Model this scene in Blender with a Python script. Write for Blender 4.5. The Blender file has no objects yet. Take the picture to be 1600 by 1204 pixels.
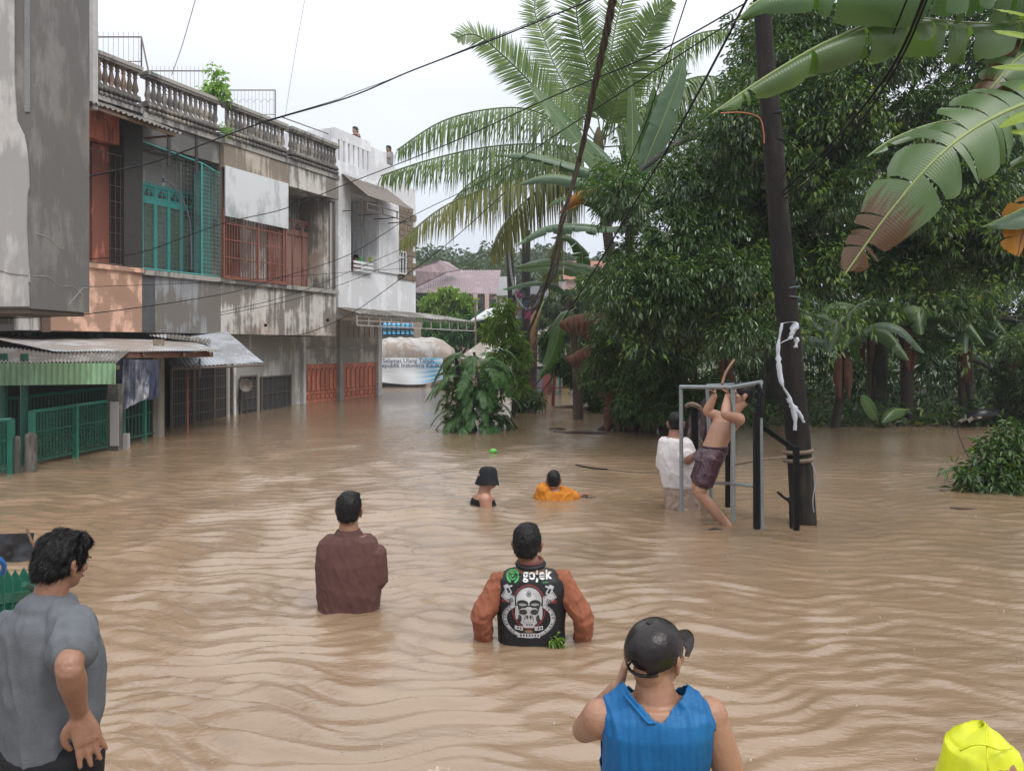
import bpy, bmesh, math, random
import numpy as np
from mathutils import Vector, Matrix, noise
from mathutils.bvhtree import BVHTree
random.seed(7); np.random.seed(7)
R = math.radians
SC = bpy.context.scene
COL = SC.collection

# ------------------------------------------------------------------ camera
HOR, F, HC = 540.0, 1250.0, 2.25          # horizon row, focal length in px of the 1600 px frame, eye height
cd = bpy.data.cameras.new('camera'); cam = bpy.data.objects.new('camera', cd); COL.objects.link(cam)
cd.sensor_width = 36; cd.lens = 36 * F / 1600; cd.clip_start = .05; cd.clip_end = 2000
cd.shift_y = -(602 - HOR) / 1600
cam.location = (0, 0, HC); cam.rotation_euler = (R(90), 0, 0)
SC.camera = cam

# ------------------------------------------------------------------ overcast sky and soft sun
SUN_EL, SUN_AZ = R(52), R(135)
w = bpy.data.worlds.new('World'); SC.world = w; w.use_nodes = True
nt = w.node_tree; nt.nodes.clear()
def N(t, **k):
    n = nt.nodes.new(t)
    for a, b in k.items(): setattr(n, a, b)
    return n
sky = N('ShaderNodeTexSky'); sky.sky_type = 'NISHITA'; sky.sun_disc = False
sky.sun_elevation = SUN_EL; sky.sun_rotation = SUN_AZ; sky.dust_density = 6; sky.air_density = 1.5
skn = N('ShaderNodeVectorMath', operation='SCALE'); skn.inputs[3].default_value = .10
tc = N('ShaderNodeTexCoord'); sep = N('ShaderNodeSeparateXYZ'); nt.links.new(tc.outputs['Generated'], sep.inputs[0])
rp = N('ShaderNodeValToRGB'); nt.links.new(sep.outputs['Z'], rp.inputs[0])
e = rp.color_ramp.elements; e[0].position = 0; e[0].color = (.68, .73, .83, 1); e[1].position = 1; e[1].color = (2.1, 2.12, 2.15, 1)
m_ = e.new(.30); m_.color = (.88, .92, 1.0, 1); m_ = e.new(.55); m_.color = (1.55, 1.58, 1.63, 1)
cl = N('ShaderNodeTexNoise'); cl.inputs['Scale'].default_value = 1.6; cl.inputs['Detail'].default_value = 4
mpg = N('ShaderNodeMapping'); mpg.inputs['Scale'].default_value = (1, 1, 2.4)
nt.links.new(tc.outputs['Generated'], mpg.inputs[0]); nt.links.new(mpg.outputs[0], cl.inputs[0])
mr = N('ShaderNodeMapRange'); mr.inputs[1].default_value = .3; mr.inputs[2].default_value = .7; mr.inputs[3].default_value = .93; mr.inputs[4].default_value = 1.13
nt.links.new(cl.outputs[0], mr.inputs[0])
cloud = N('ShaderNodeVectorMath', operation='SCALE'); nt.links.new(rp.outputs[0], cloud.inputs[0]); nt.links.new(mr.outputs[0], cloud.inputs[3])
nt.links.new(sky.outputs[0], skn.inputs[0])
mx = N('ShaderNodeMixRGB'); mx.inputs[0].default_value = .92
nt.links.new(skn.outputs[0], mx.inputs[1]); nt.links.new(cloud.outputs[0], mx.inputs[2])
bg = N('ShaderNodeBackground'); bg.inputs[1].default_value = 1.0
out = N('ShaderNodeOutputWorld'); nt.links.new(mx.outputs[0], bg.inputs[0]); nt.links.new(bg.outputs[0], out.inputs[0])
ld = bpy.data.lights.new('sun', 'SUN'); ld.energy = 1.5; ld.angle = R(24); ld.color = (1, .96, .90)
sun = bpy.data.objects.new('sun', ld); COL.objects.link(sun)
sun.rotation_euler = (R(90) - SUN_EL, 0, R(45))
vs = SC.view_settings; vs.view_transform = 'Standard'; vs.look = 'None'; vs.exposure = 0.08; vs.gamma = 1; vs.use_curve_mapping = False

# ------------------------------------------------------------------ helpers
def P(px, py, Y): return Vector(((px - 800) / F * Y, Y, HC + (HOR - py) / F * Y))
def WL(px, py, z=0):
    Y = (HC - z) * F / (py - HOR); return Vector(((px - 800) / F * Y, Y, z))
def tag(o, label=None, cat=None, group=None, kind=None):
    if label: o['label'] = label
    if cat: o['category'] = cat
    if group: o['group'] = group
    if kind: o['kind'] = kind
    return o
def thing(name, label, cat, loc=(0, 0, 0), rz=0, group=None):
    o = bpy.data.objects.new(name, None); COL.objects.link(o); o.location = loc; o.rotation_euler.z = rz
    o.empty_display_size = .2
    return tag(o, label, cat, group)
def link(name, me, mt, parent=None, world=False, smooth=False):
    if world and parent is not None:
        q = parent
        off = Vector((0, 0, 0))
        while q is not None: off += q.location; q = q.parent
        me.transform(Matrix.Translation(-off))
    if smooth: me.polygons.foreach_set('use_smooth', [True] * len(me.polygons))
    if mt and not me.materials: me.materials.append(mt)
    o = bpy.data.objects.new(name, me); COL.objects.link(o)
    if parent: o.parent = parent
    return o
def copy_tree(o, parent=None):
    c = o.copy(); COL.objects.link(c); c.parent = parent
    for ch in o.children: copy_tree(ch, c)
    return c
class MB:
    def __init__(s): s.v = []; s.f = []
    def add(s, vs_, fs):
        b = len(s.v); s.v += [tuple(x) for x in vs_]; s.f += [tuple(b + i for i in f) for f in fs]; return s
    def box(s, x0, x1, y0, y1, z0, z1, M=None):
        v = [Vector((x, y, z)) for z in (z0, z1) for x, y in ((x0, y0), (x1, y0), (x1, y1), (x0, y1))]
        if M is not None: v = [M @ p for p in v]
        return s.add(v, [(3, 2, 1, 0), (4, 5, 6, 7), (0, 1, 5, 4), (1, 2, 6, 5), (2, 3, 7, 6), (3, 0, 4, 7)])
    def bar(s, a, b, r, n=6, r2=None):
        a = Vector(a); b = Vector(b); d = (b - a).normalized(); u = d.orthogonal().normalized(); w_ = d.cross(u); r2 = r if r2 is None else r2
        v = []
        for p, q in ((a, r), (b, r2)):
            for k in range(n):
                t = 2 * math.pi * (k + .5) / n; v.append(p + (u * math.cos(t) + w_ * math.sin(t)) * q)
        return s.add(v, [tuple(reversed(range(n))), tuple(range(n, 2 * n))] + [(k, (k + 1) % n, n + (k + 1) % n, n + k) for k in range(n)])
    def sq(s, a, b, wx, wy):   # rectangular bar
        a = Vector(a); b = Vector(b); d = (b - a).normalized()
        up = Vector((0, 0, 1)) if abs(d.z) < .9 else Vector((0, 1, 0))
        u = d.cross(up).normalized(); w_ = u.cross(d).normalized()
        v = [p + u * i * wx + w_ * j * wy for p in (a, b) for i, j in ((-.5, -.5), (.5, -.5), (.5, .5), (-.5, .5))]
        return s.add(v, [(3, 2, 1, 0), (4, 5, 6, 7), (0, 1, 5, 4), (1, 2, 6, 5), (2, 3, 7, 6), (3, 0, 4, 7)])
    def tube(s, pts, r, n=6, rs=None):
        vs_, fs = tube_geo(pts, rs if rs else [r] * len(pts), n); return s.add(vs_, fs)
    def lathe(s, prof, c=(0, 0, 0), n=10):
        b = len(s.v); c = Vector(c)
        v = [c + Vector((r * math.cos(2 * math.pi * k / n), r * math.sin(2 * math.pi * k / n), z)) for r, z in prof for k in range(n)]
        f = [(i * n + k, i * n + (k + 1) % n, (i + 1) * n + (k + 1) % n, (i + 1) * n + k) for i in range(len(prof) - 1) for k in range(n)]
        f += [tuple(reversed(range(n))), tuple(range((len(prof) - 1) * n, len(prof) * n))]
        return s.add(v, f)
    def poly(s, pts2, y0, y1):   # prism: outline in x-z extruded along y
        n = len(pts2); v = [(x, y0, z) for x, z in pts2] + [(x, y1, z) for x, z in pts2]
        return s.add(v, [tuple(range(n)), tuple(reversed(range(n, 2 * n)))] + [(k, n + k, n + (k + 1) % n, (k + 1) % n) for k in range(n)])
    def mesh(s, name):
        me = bpy.data.meshes.new(name); me.from_pydata(s.v, [], s.f); me.update(); return me
    def build(s, name, mt, parent=None, world=False, smooth=False):
        return link(name, s.mesh(name), mt, parent, world, smooth)
def catmull(pts, sub):
    pts = [Vector(p) for p in pts]
    if len(pts) < 3: return [pts[0].lerp(pts[-1], i / (sub * (len(pts) - 1) or 1)) for i in range(sub * (len(pts) - 1) + 1)]
    o = []
    for i in range(len(pts) - 1):
        p0 = pts[max(0, i - 1)]; p1 = pts[i]; p2 = pts[i + 1]; p3 = pts[min(len(pts) - 1, i + 2)]
        for k in range(sub):
            t = k / sub; o.append(.5 * ((2 * p1) + (p2 - p0) * t + (2 * p0 - 5 * p1 + 4 * p2 - p3) * t * t + (3 * p1 - p0 - 3 * p2 + p3) * t ** 3))
    o.append(pts[-1]); return o
def tube_geo(pts, rs, n=6):
    pts = [Vector(p) for p in pts]; m = len(pts); v = []; f = []
    d = (pts[1] - pts[0]).normalized(); u = d.orthogonal().normalized()
    for i in range(m):
        d = (pts[min(m - 1, i + 1)] - pts[max(0, i - 1)]).normalized()
        u = (u - d * u.dot(d)); u = u.normalized() if u.length > 1e-6 else d.orthogonal().normalized(); w_ = d.cross(u)
        for k in range(n):
            t = 2 * math.pi * k / n; v.append(pts[i] + (u * math.cos(t) + w_ * math.sin(t)) * rs[i])
    for i in range(m - 1):
        for k in range(n): f.append((i * n + k, i * n + (k + 1) % n, (i + 1) * n + (k + 1) % n, (i + 1) * n + k))
    f += [tuple(reversed(range(n))), tuple(range((m - 1) * n, m * n))]
    return v, f
def np_mesh(name, V, Fc, uv=None):
    V = np.asarray(V, dtype=np.float32).reshape(-1, 3); Fc = np.asarray(Fc, dtype=np.int32); k = Fc.shape[1]
    me = bpy.data.meshes.new(name); me.vertices.add(len(V)); me.vertices.foreach_set('co', V.ravel())
    me.loops.add(Fc.size); me.loops.foreach_set('vertex_index', Fc.ravel())
    me.polygons.add(len(Fc)); me.polygons.foreach_set('loop_start', np.arange(0, Fc.size, k, dtype=np.int32))
    me.polygons.foreach_set('loop_total', np.full(len(Fc), k, dtype=np.int32))
    if uv is not None:
        l = me.uv_layers.new(name='UVMap'); l.data.foreach_set('uv', np.asarray(uv, dtype=np.float32)[Fc.ravel()].ravel())
    me.update(calc_edges=True); return me

# ------------------------------------------------------------------ materials
def G(mt):
    mt.use_nodes = True; t = mt.node_tree; t.nodes.clear()
    class K: pass
    k = K(); k.t = t
    def n(typ, **a):
        x = t.nodes.new(typ)
        for p, q in a.items(): setattr(x, p, q)
        return x
    k.n = n; k.l = lambda a, b: t.links.new(a, b)
    return k
def ramp(g, src, stops):
    r = g.n('ShaderNodeValToRGB'); g.l(src, r.inputs[0]); el = r.color_ramp.elements
    el[0].position = stops[0][0]; el[0].color = (*stops[0][1], 1); el[1].position = stops[-1][0]; el[1].color = (*stops[-1][1], 1)
    for p, c in stops[1:-1]:
        x = el.new(p); x.color = (*c, 1)
    return r.outputs[0]
def vec(g, sc, src='Object', rnd=True):
    if src == 'UV': c = g.n('ShaderNodeTexCoord').outputs['UV']
    elif src == 'Position': c = g.n('ShaderNodeNewGeometry').outputs['Position']
    else: c = g.n('ShaderNodeTexCoord').outputs['Object']
    if rnd:
        oi = g.n('ShaderNodeObjectInfo'); a = g.n('ShaderNodeVectorMath', operation='SCALE'); a.inputs[0].default_value = (17, 23, 5); g.l(oi.outputs['Random'], a.inputs[3])
        b = g.n('ShaderNodeVectorMath', operation='ADD'); g.l(c, b.inputs[0]); g.l(a.outputs[0], b.inputs[1]); c = b.outputs[0]
    m = g.n('ShaderNodeMapping'); m.inputs['Scale'].default_value = sc; g.l(c, m.inputs[0]); return m.outputs[0]
def noi(g, v, s=1, d=4, r=.55):
    n = g.n('ShaderNodeTexNoise'); n.inputs['Scale'].default_value = s; n.inputs['Detail'].default_value = d; n.inputs['Roughness'].default_value = r; g.l(v, n.inputs[0]); return n.outputs[0]
def mix(g, fac, a, b, mode='MIX'):
    m = g.n('ShaderNodeMixRGB', blend_type=mode)
    for i, x in ((0, fac), (1, a), (2, b)):
        if isinstance(x, (int, float)): m.inputs[i].default_value = x
        elif isinstance(x, tuple): m.inputs[i].default_value = (*x, 1)
        else: g.l(x, m.inputs[i])
    return m.outputs[0]
MATS = {}
def mat(name, col, rough=.75, col2=None, scale=2.5, streak=None, samt=.5, sscale=(5, 5, .5), bump=.0, bscale=30, metal=0, spec=.5, patch=None, pscale=1.2, pth=.55, coat=0, src='Object'):
    if name in MATS: return MATS[name]
    mt = bpy.data.materials.new(name); g = G(mt); MATS[name] = mt
    b = g.n('ShaderNodeBsdfPrincipled'); o = g.n('ShaderNodeOutputMaterial'); g.l(b.outputs[0], o.inputs[0])
    c2 = col2 or tuple(x * .72 for x in col)
    v = vec(g, (1, 1, 1), src)
    n1 = noi(g, v, scale, 6, .65); f = ramp(g, n1, [(.3, (0, 0, 0)), (.7, (1, 1, 1))])
    c = mix(g, f, col, c2)
    n3 = noi(g, v, scale * 9, 3); c = mix(g, .35, c, ramp(g, n3, [(.3, (.55, .55, .55)), (.75, (1, 1, 1))]), 'MULTIPLY')
    if patch:
        n4 = noi(g, vec(g, (1, 1, 1), src), pscale, 7, .6); pf = ramp(g, n4, [(pth - .045, (0, 0, 0)), (pth + .045, (.85, .85, .85))]); c = mix(g, pf, c, patch)
    if streak:
        n2 = noi(g, vec(g, sscale, src), 1, 7, .7); n5 = noi(g, v, .8, 3)
        ad = g.n('ShaderNodeMath', operation='ADD'); g.l(n2, ad.inputs[0]); g.l(n5, ad.inputs[1])
        sf = ramp(g, ad.outputs[0], [(1 - .16 - (samt - .5) * .4, (0, 0, 0)), (min(1, 1 + .18 - (samt - .5) * .4), (.9, .9, .9))]); c = mix(g, sf, c, streak)
    g.l(c, b.inputs['Base Color']); b.inputs['Roughness'].default_value = rough; b.inputs['Metallic'].default_value = metal
    b.inputs['Specular IOR Level'].default_value = spec; b.inputs['Coat Weight'].default_value = coat
    rr = ramp(g, n1, [(.2, (max(0, rough - .12),) * 3), (.8, (min(1, rough + .1),) * 3)]); g.l(rr, b.inputs['Roughness'])
    if bump:
        bn = g.n('ShaderNodeBump'); bn.inputs['Strength'].default_value = min(1, bump); bn.inputs['Distance'].default_value = .01 * max(1, bump)
        g.l(noi(g, v, bscale, 5), bn.inputs['Height']); g.l(bn.outputs[0], b.inputs['Normal'])
    return mt
def leafmat(name, c1, c2, rough=.38, trans=.25, veins=0, spec=.5, edge=None, c3=None, bias=0.5, tip=None):
    if name in MATS: return MATS[name]
    mt = bpy.data.materials.new(name); g = G(mt); MATS[name] = mt
    b = g.n('ShaderNodeBsdfPrincipled'); o = g.n('ShaderNodeOutputMaterial'); tr = g.n('ShaderNodeBsdfTranslucent'); ms = g.n('ShaderNodeMixShader')
    geo = g.n('ShaderNodeNewGeometry'); n1 = noi(g, vec(g, (1, 1, 1), 'Position', False), .9, 3)
    ri = geo.outputs['Random Per Island']
    if veins:
        ri = noi(g, vec(g, (1, 1, 1), 'Position', False), 3, 4)
    st = [(0.05, c1), (bias, tuple((a + d) / 2 for a, d in zip(c1, c2))), (.92, c2)]
    if c3: st.append((.985, c3))
    c = ramp(g, ri, st)
    c = mix(g, .6, c, ramp(g, n1, [(.3, (.55, .6, .6)), (.7, (1.0, 1.0, .95))]), 'MULTIPLY')
    if veins:
        uv = g.n('ShaderNodeTexCoord').outputs['UV']; wv = g.n('ShaderNodeTexWave'); wv.bands_direction = 'X'; wv.inputs['Scale'].default_value = veins; wv.inputs['Distortion'].default_value = .6; wv.inputs['Detail Scale'].default_value = 2; g.l(uv, wv.inputs[0])
        c = mix(g, .09, c, ramp(g, wv.outputs[0], [(.0, (.6, .65, .55)), (.6, (1.1, 1.1, 1.0))]), 'MULTIPLY')
        s = g.n('ShaderNodeSeparateXYZ'); g.l(uv, s.inputs[0])
        rib = ramp(g, s.outputs['Y'], [(.0, (1, 1, 1)), (.035, (1, 1, 1)), (.06, (0, 0, 0))]); c = mix(g, rib, c, (.26, .34, .1))
        if tip:
            nt_ = noi(g, uv, 5, 6, .75); a = g.n('ShaderNodeMath', operation='MULTIPLY'); a.inputs[1].default_value = .5; g.l(nt_, a.inputs[0]); ad = g.n('ShaderNodeMath', operation='ADD'); g.l(s.outputs['X'], ad.inputs[0]); g.l(a.outputs[0], ad.inputs[1])
            hf = g.n('ShaderNodeMath', operation='MULTIPLY'); hf.inputs[1].default_value = .5; g.l(ad.outputs[0], hf.inputs[0]); c = mix(g, ramp(g, hf.outputs[0], [(tip[1] - .03, (0, 0, 0)), (tip[1] + .05, (1, 1, 1))]), c, tip[0])
        if edge:
            ng = noi(g, uv, 5, 5, .7); a = g.n('ShaderNodeMath', operation='MULTIPLY'); a.inputs[1].default_value = .35; g.l(ng, a.inputs[0])
            ad = g.n('ShaderNodeMath', operation='ADD'); g.l(s.outputs['Y'], ad.inputs[0]); g.l(a.outputs[0], ad.inputs[1])
            c = mix(g, ramp(g, ad.outputs[0], [(edge[1], (0, 0, 0)), (edge[1] + .06, (1, 1, 1))]), c, edge[0])
        bn = g.n('ShaderNodeBump'); bn.inputs['Strength'].default_value = .12; bn.inputs['Distance'].default_value = .01; g.l(wv.outputs[0], bn.inputs['Height']); g.l(bn.outputs[0], b.inputs['Normal'])
    g.l(c, b.inputs['Base Color']); b.inputs['Roughness'].default_value = rough; b.inputs['Specular IOR Level'].default_value = spec
    cc = mix(g, 1.0, c, (1.5, 1.6, .6), 'MULTIPLY'); g.l(cc, tr.inputs[0]); ms.inputs[0].default_value = trans
    g.l(b.outputs[0], ms.inputs[1]); g.l(tr.outputs[0], ms.inputs[2]); g.l(ms.outputs[0], o.inputs[0])
    return mt
# ------------------------------------------------------------------ muddy flood water
PEOPLE_XY = [(-1.37, 6.9, .3), (.12, 6.1, .42), (-.4, 11.4, .3), (.65, 11.8, .4), (2.33, 11.2, .3), (2.9, 10.6, .3), (3.95, 10.2, .3)]
def wave_height(X, Y, DX):
    rs = np.random.RandomState(3); h = np.zeros_like(X)
    wx = X + .25 * np.sin(.9 * Y + 1.3 * np.sin(.5 * X)) + .18 * np.sin(2.3 * X + 1.1 * Y); wy = Y + .18 * np.sin(.8 * X + .4 * Y) + .12 * np.sin(2.9 * X - 1.7 * Y)+.05*np.sin(7.1*X+3*Y)
    patch = .5 + .5 * np.sin(.55 * X + .8 * np.sin(.35 * Y) + 1) * np.sin(.42 * Y + .9 * np.sin(.6 * X))
    lft = 1 / (1 + np.exp((X - 1.2 - .02 * Y) * 1.1))       # livelier water on the open left side
    for i in range(90):
        L = .055 * (.40 / .055) ** rs.rand(); a = rs.normal(0, .16) + .05; k = 2 * math.pi / L; ph = rs.rand() * 7
        sl = .045 * (.7 if L < .12 else 1.15 if .13 < L < .33 else .9)
        fade = np.clip((L / DX - 2.5) / 3, 0, 1)
        grp = .5 + .5 * np.sin(wx * k * .11 * rs.uniform(.5, 1.5) + ph * 3) * np.sin(wy * k * .09 + ph)
        h += sl / k * np.sin(k * (wy * math.cos(a) + wx * math.sin(a)) + ph) * fade * (.35 + 1.3 * grp)
    h *= (.24 + .34 * patch + .72 * lft)
    for (cx, cy, r) in PEOPLE_XY:
        d = np.hypot(X - cx, (Y - cy)) ; k = 2 * math.pi / .3
        calm = np.exp(-(np.hypot(X - cx, Y - cy + r * 1.2) / (r * 1.7)) ** 2)
        h *= 1 - .6 * calm
        h += .006 * np.cos(k * (d - r)+1.5*np.sin(3*np.arctan2(Y-cy,X-cx))*.3) * np.exp(-np.maximum(d - r, 0) / .8) * np.clip((.3 / DX - 2.5) / 3, 0, 1)
    return h
def build_water():
    nr, nc = 940, 560
    yy = 1.2 * (70 / 1.2) ** (np.arange(nr) / (nr - 1)); tt = np.linspace(-1, 1, nc)
    Y = np.repeat(yy[:, None], nc, 1); X = tt[None, :] * (1.05 * yy[:, None] * .78 + 2.0)
    dx = np.gradient(yy)[:, None] * np.ones((1, nc)) * 1.0
    Z = wave_height(X, Y, dx)
    V = np.stack([X, Y, Z], -1).reshape(-1, 3)
    i = np.arange(nr - 1)[:, None] * nc + np.arange(nc - 1)[None, :]
    Fc = np.stack([i, i + 1, i + nc + 1, i + nc], -1).reshape(-1, 4)
    me = np_mesh('water', V, Fc)
    mt = bpy.data.materials.new('flood_water'); g = G(mt); b = g.n('ShaderNodeBsdfPrincipled'); o = g.n('ShaderNodeOutputMaterial'); g.l(b.outputs[0], o.inputs[0])
    n1 = noi(g, vec(g, (.35, .8, 1), 'Position', False), .8, 5)
    g.l(ramp(g, n1, [(.3, (.205, .137, .084)), (.7, (.255, .175, .112))]), b.inputs['Base Color'])
    b.inputs['Roughness'].default_value = .04; b.inputs['IOR'].default_value = 1.55; b.inputs['Specular IOR Level'].default_value = .8
    v = vec(g, (1, 2.8, 1), 'Position', False); n2 = noi(g, v, 2.7, 6, .6); n3 = noi(g, v, 19, 3, .6)
    b1 = g.n('ShaderNodeBump'); b1.inputs['Strength'].default_value = 1; b1.inputs['Distance'].default_value = .019; g.l(n2, b1.inputs['Height'])
    b2 = g.n('ShaderNodeBump'); b2.inputs['Strength'].default_value = .4; b2.inputs['Distance'].default_value = .007; g.l(n3, b2.inputs['Height']); g.l(b1.outputs[0], b2.inputs['Normal'])
    g.l(b2.outputs[0], b.inputs['Normal'])
    MATS['flood_water'] = mt
    tag(link('water', me, mt, smooth=True), 'brown muddy flood water with pale ripples covering the street', kind='structure')
    m = MB(); m.add([(-400, -60, -.4), (400, -60, -.4), (400, 900, -.4), (-400, 900, -.4)], [(0, 1, 2, 3)]); tag(m.build('water', mt), 'flood water beyond the street', kind='structure')
    m = MB(); m.add([(-400, -60, -1.15), (400, -60, -1.15), (400, 900, -1.15), (-400, 900, -1.15)], [(0, 1, 2, 3)]); tag(m.build('ground', mat('mud', (.12, .08, .05))), 'street under the flood', kind='structure')
build_water()
rs = np.random.RandomState(12); m = MB()
for k in range(230):
    y = 3.2 + 17 * rs.rand() ** 1.2; x = rs.uniform(-.55, .64) * y + .5; r = rs.uniform(.005, .010); h = rs.uniform(.008, .022); b_ = len(m.v); m.v += [(x + r * math.cos(a), y + r * math.sin(a), 0) for a in (0, 1.26, 2.51, 3.77, 5.03)] + [(x + rs.normal(0, .004), y, h)]; m.f += [(b_ + i, b_ + (i + 1) % 5, b_ + 5) for i in range(5)]
    for q in range(3): a = rs.rand() * 6.28; d = r * rs.uniform(1.5, 3.5); m.lathe([(0, 0), (.003, .003), (0, .006)], (x + d * math.cos(a), y + d * math.sin(a), .006 + .02 * rs.rand()), 4)
tag(m.build('raindrop_splashes', mat('splash_water', (.36, .28, .22), .15, spec=.8), smooth=True), 'tiny raindrop splashes scattered over the brown water', kind='stuff')
# ------------------------------------------------------------------ row of houses on the left
TAN = .418; CO = 1 / math.hypot(1, TAN); SI = TAN * CO; ORG = Vector((-19.31, 0, 0))
RZ = math.atan2(CO, SI)                       # local x runs away along the street, local y goes into the houses
def FS(px, n=0.0):
    Y = (19.31 + n * (CO + SI * TAN)) / (TAN - (px - 800) / F)
    p = Vector(((px - 800) / F * Y, Y, 0)) - ORG
    return p.x * SI + p.y * CO
def FZ(px, py, n=0.0):
    Y = (19.31 + n * (CO + SI * TAN)) / (TAN - (px - 800) / F); return HC + (HOR - py) / F * Y
def at_s(s): return ORG + Vector((SI * s, CO * s, 0))
conc = mat('stained_concrete', (.40, .375, .345), .85, (.28, .265, .245), 2, (.09, .085, .08), .5, (4, 4, .45), .5)
concd = mat('blackened_concrete', (.19, .185, .18), .9, (.10, .098, .095), 3, (.36, .34, .31), .38, (6, 6, .5), .6)
concw = mat('streaky_white_plaster', (.66, .63, .60), .85, (.52, .49, .46), 1.5, (.16, .14, .12), .38, (4.5, 4.5, .35), .3, patch=(.36, .25, .19), pscale=.7, pth=.6)
balus = mat('mouldy_cast_stone', (.42, .37, .31), .85, (.2, .18, .16), 5, (.08, .075, .07), .45, (9, 9, 1.2), .5)
balusr = mat('rusty_cast_stone', (.36, .24, .17), .85, (.22, .15, .11), 5, (.09, .07, .055), .5, (9, 9, 1), .5)
beige = mat('beige_streaked_plaster', (.56, .49, .41), .85, (.46, .40, .34), 2, (.2, .16, .12), .42, (6, 6, .4), .3)
peach = mat('peach_plaster', (.82, .50, .37), .8, (.74, .45, .33), 1.5, (.33, .2, .14), .35, (2, 2, 1), .2, patch=(.36, .19, .12), pscale=.8, pth=.58)
salmon = mat('salmon_wall', (.66, .22, .14), .8, (.56, .18, .12), 2, (.2, .07, .05), .4, (4, 4, .6), .2)
black = mat('black_mould', (.03, .028, .026), .9, (.055, .05, .045), 4, bump=.5)
bluegrey = mat('blue_grey_plaster', (.34, .355, .375), .8, (.27, .28, .30), 2, (.15, .13, .11), .42, (5, 5, .35), .3)
cream = mat('pale_interior_wall', (.74, .76, .74), .8, (.68, .7, .68), 1, (.3, .3, .28), .35, (3, 3, .4))
white = mat('white_paint', (.86, .87, .90), .7, (.80, .81, .84), .8, (.62, .62, .64), .3, (3, 3, .35))
whited = mat('greyish_paint', (.74, .73, .70), .75, (.67, .66, .63), 1, (.33, .32, .3), .4, (3, 3, .4))
teal = mat('teal_paint', (.045, .40, .37), .5, (.04, .33, .31), 3)
tealdk = mat('teal_panel', (.03, .17, .16), .55, (.05, .11, .1), 4, (.03, .06, .06), .5, (6, 6, .6))
glassd = mat('dark_glass', (.03, .04, .04), .12, (.05, .07, .06), 3, spec=.8)
brownd = mat('brown_door_paint', (.23, .085, .06), .5, (.17, .06, .045), 3, (.28, .16, .13), .4, (6, 6, .7))
brgrille = mat('red_brown_iron', (.30, .10, .065), .6, (.2, .07, .05), 6)
iron = mat('dull_iron', (.10, .095, .09), .55, (.16, .11, .08), 6)
paleiron = mat('pale_painted_iron', (.50, .50, .50), .5, (.38, .37, .35), 6)
zinc = mat('galvanised_sheet', (.66, .69, .71), .38, (.50, .53, .55), 1.3, (.36, .32, .29), .36, (2, 2, 2), metal=.0, spec=.4, patch=(.50, .54, .58), pscale=.6, pth=.6)
zincdirty = mat('weathered_corrugated_sheet', (.42, .41, .39), .6, (.28, .265, .25), 2.2, (.13, .115, .10), .48, (3, 3, 3), metal=.3)
orange = mat('orange_gate_paint', (.92, .33, .20), .5, (.86, .29, .17), 2, (.6, .2, .12), .2, (3, 3, .8))
orangedk = mat('orange_gate_groove', (.33, .085, .05), .6)
wood = mat('old_wood', (.2, .12, .075), .8, (.13, .08, .05), 5)
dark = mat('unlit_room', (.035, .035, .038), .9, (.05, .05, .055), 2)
darkgrey = mat('dark_grey_shutter', (.12, .125, .135), .6, (.10, .105, .115), 2)

def balustrade(H, x0, x1, zb, zt, mt, y=0.0, depth=.28):
    """top rail, plinth, scalloped mouldings and one baluster per post"""
    h = zt - zb
    m = MB(); m.box(x0 - .04, x1 + .02, y - .10, y + depth, zt - .10, zt); m.box(x0 - .02, x1, y - .06, y + depth - .04, zt - .16, zt - .102)
    m.build('top_rail', concd, H)
    m = MB(); m.box(x0, x1, y - .02, y + depth, zb, zb + .14); m.build('plinth', conc, H)
    m = MB()
    for r, (dz, rr) in enumerate(((.02, .07), (-.13, .075))):
        n = int((x1 - x0) / .15)
        for k in range(n):
            x = x0 + (k + .5) * (x1 - x0) / n; m.lathe([(.0, -rr), (rr * .8, -rr * .6), (rr, 0), (rr * .8, rr * .6), (0, rr)], (x, y - .03, zb + dz), 6)
    tag(m.build('scalloped_moulding', balus, H, smooth=True), kind='stuff')
    prof = [(.075, 0), (.075, .06), (.045, .09), (.088, .24), (.084, .34), (.05, .58), (.042, .72), (.07, .78), (.045, .82), (.075, .95), (.075, 1.0)]
    b0 = zb + .14; hh = zt - .16 - b0; n = max(2, int((x1 - x0) / .185)); me = None
    for k in range(n):
        x = x0 + .1 + k * (x1 - x0 - .2) / (n - 1)
        if me is None:
            q = MB(); q.lathe([(r * 1.0, z * hh) for r, z in prof], (0, 0, 0), 8); me = q.mesh('baluster')
        o = link('baluster', me, mt, H, smooth=True); o.location = (x, y + .08, b0)
def wire_panel(H, name, x0, x1, z0, z1, y, nx, nz, mt, r=.006, post=.015, frame=True):
    m = MB()
    for k in range(nx + 1):
        x = x0 + (x1 - x0) * k / nx; m.bar((x, y, z0), (x, y, z1), r, 4)
    for k in range(nz + 1):
        z = z0 + (z1 - z0) * k / nz; m.bar((x0, y - .004, z), (x1, y - .004, z), r, 4)
    o = m.build(name, mt, H); tag(o, kind='stuff')
    if frame:
        m = MB()
        for a, b in (((x0, y, z0), (x1, y, z0)), ((x0, y, z1), (x1, y, z1)), ((x0, y, z0), (x0, y, z1)), ((x1, y, z0), (x1, y, z1))): m.bar(a, b, post, 4)
        m.build('mesh_frame', mt, H)
    return o
def arch_pts(x0, x1, z0, z1, n=8, point=False):
    c = (x0 + x1) / 2; r = (x1 - x0) / 2; zs = z1 - r * (1.25 if point else 1); o = [(x0, z0), (x1, z0)]
    for k in range(n + 1):
        t = math.pi * k / n
        hz = math.sin(t); 
        if point: hz = (math.sin(t) * .75 + (1 - abs(math.cos(t))) * .5)
        o.append((c + r * math.cos(t), zs + r * hz))
    return o
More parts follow.
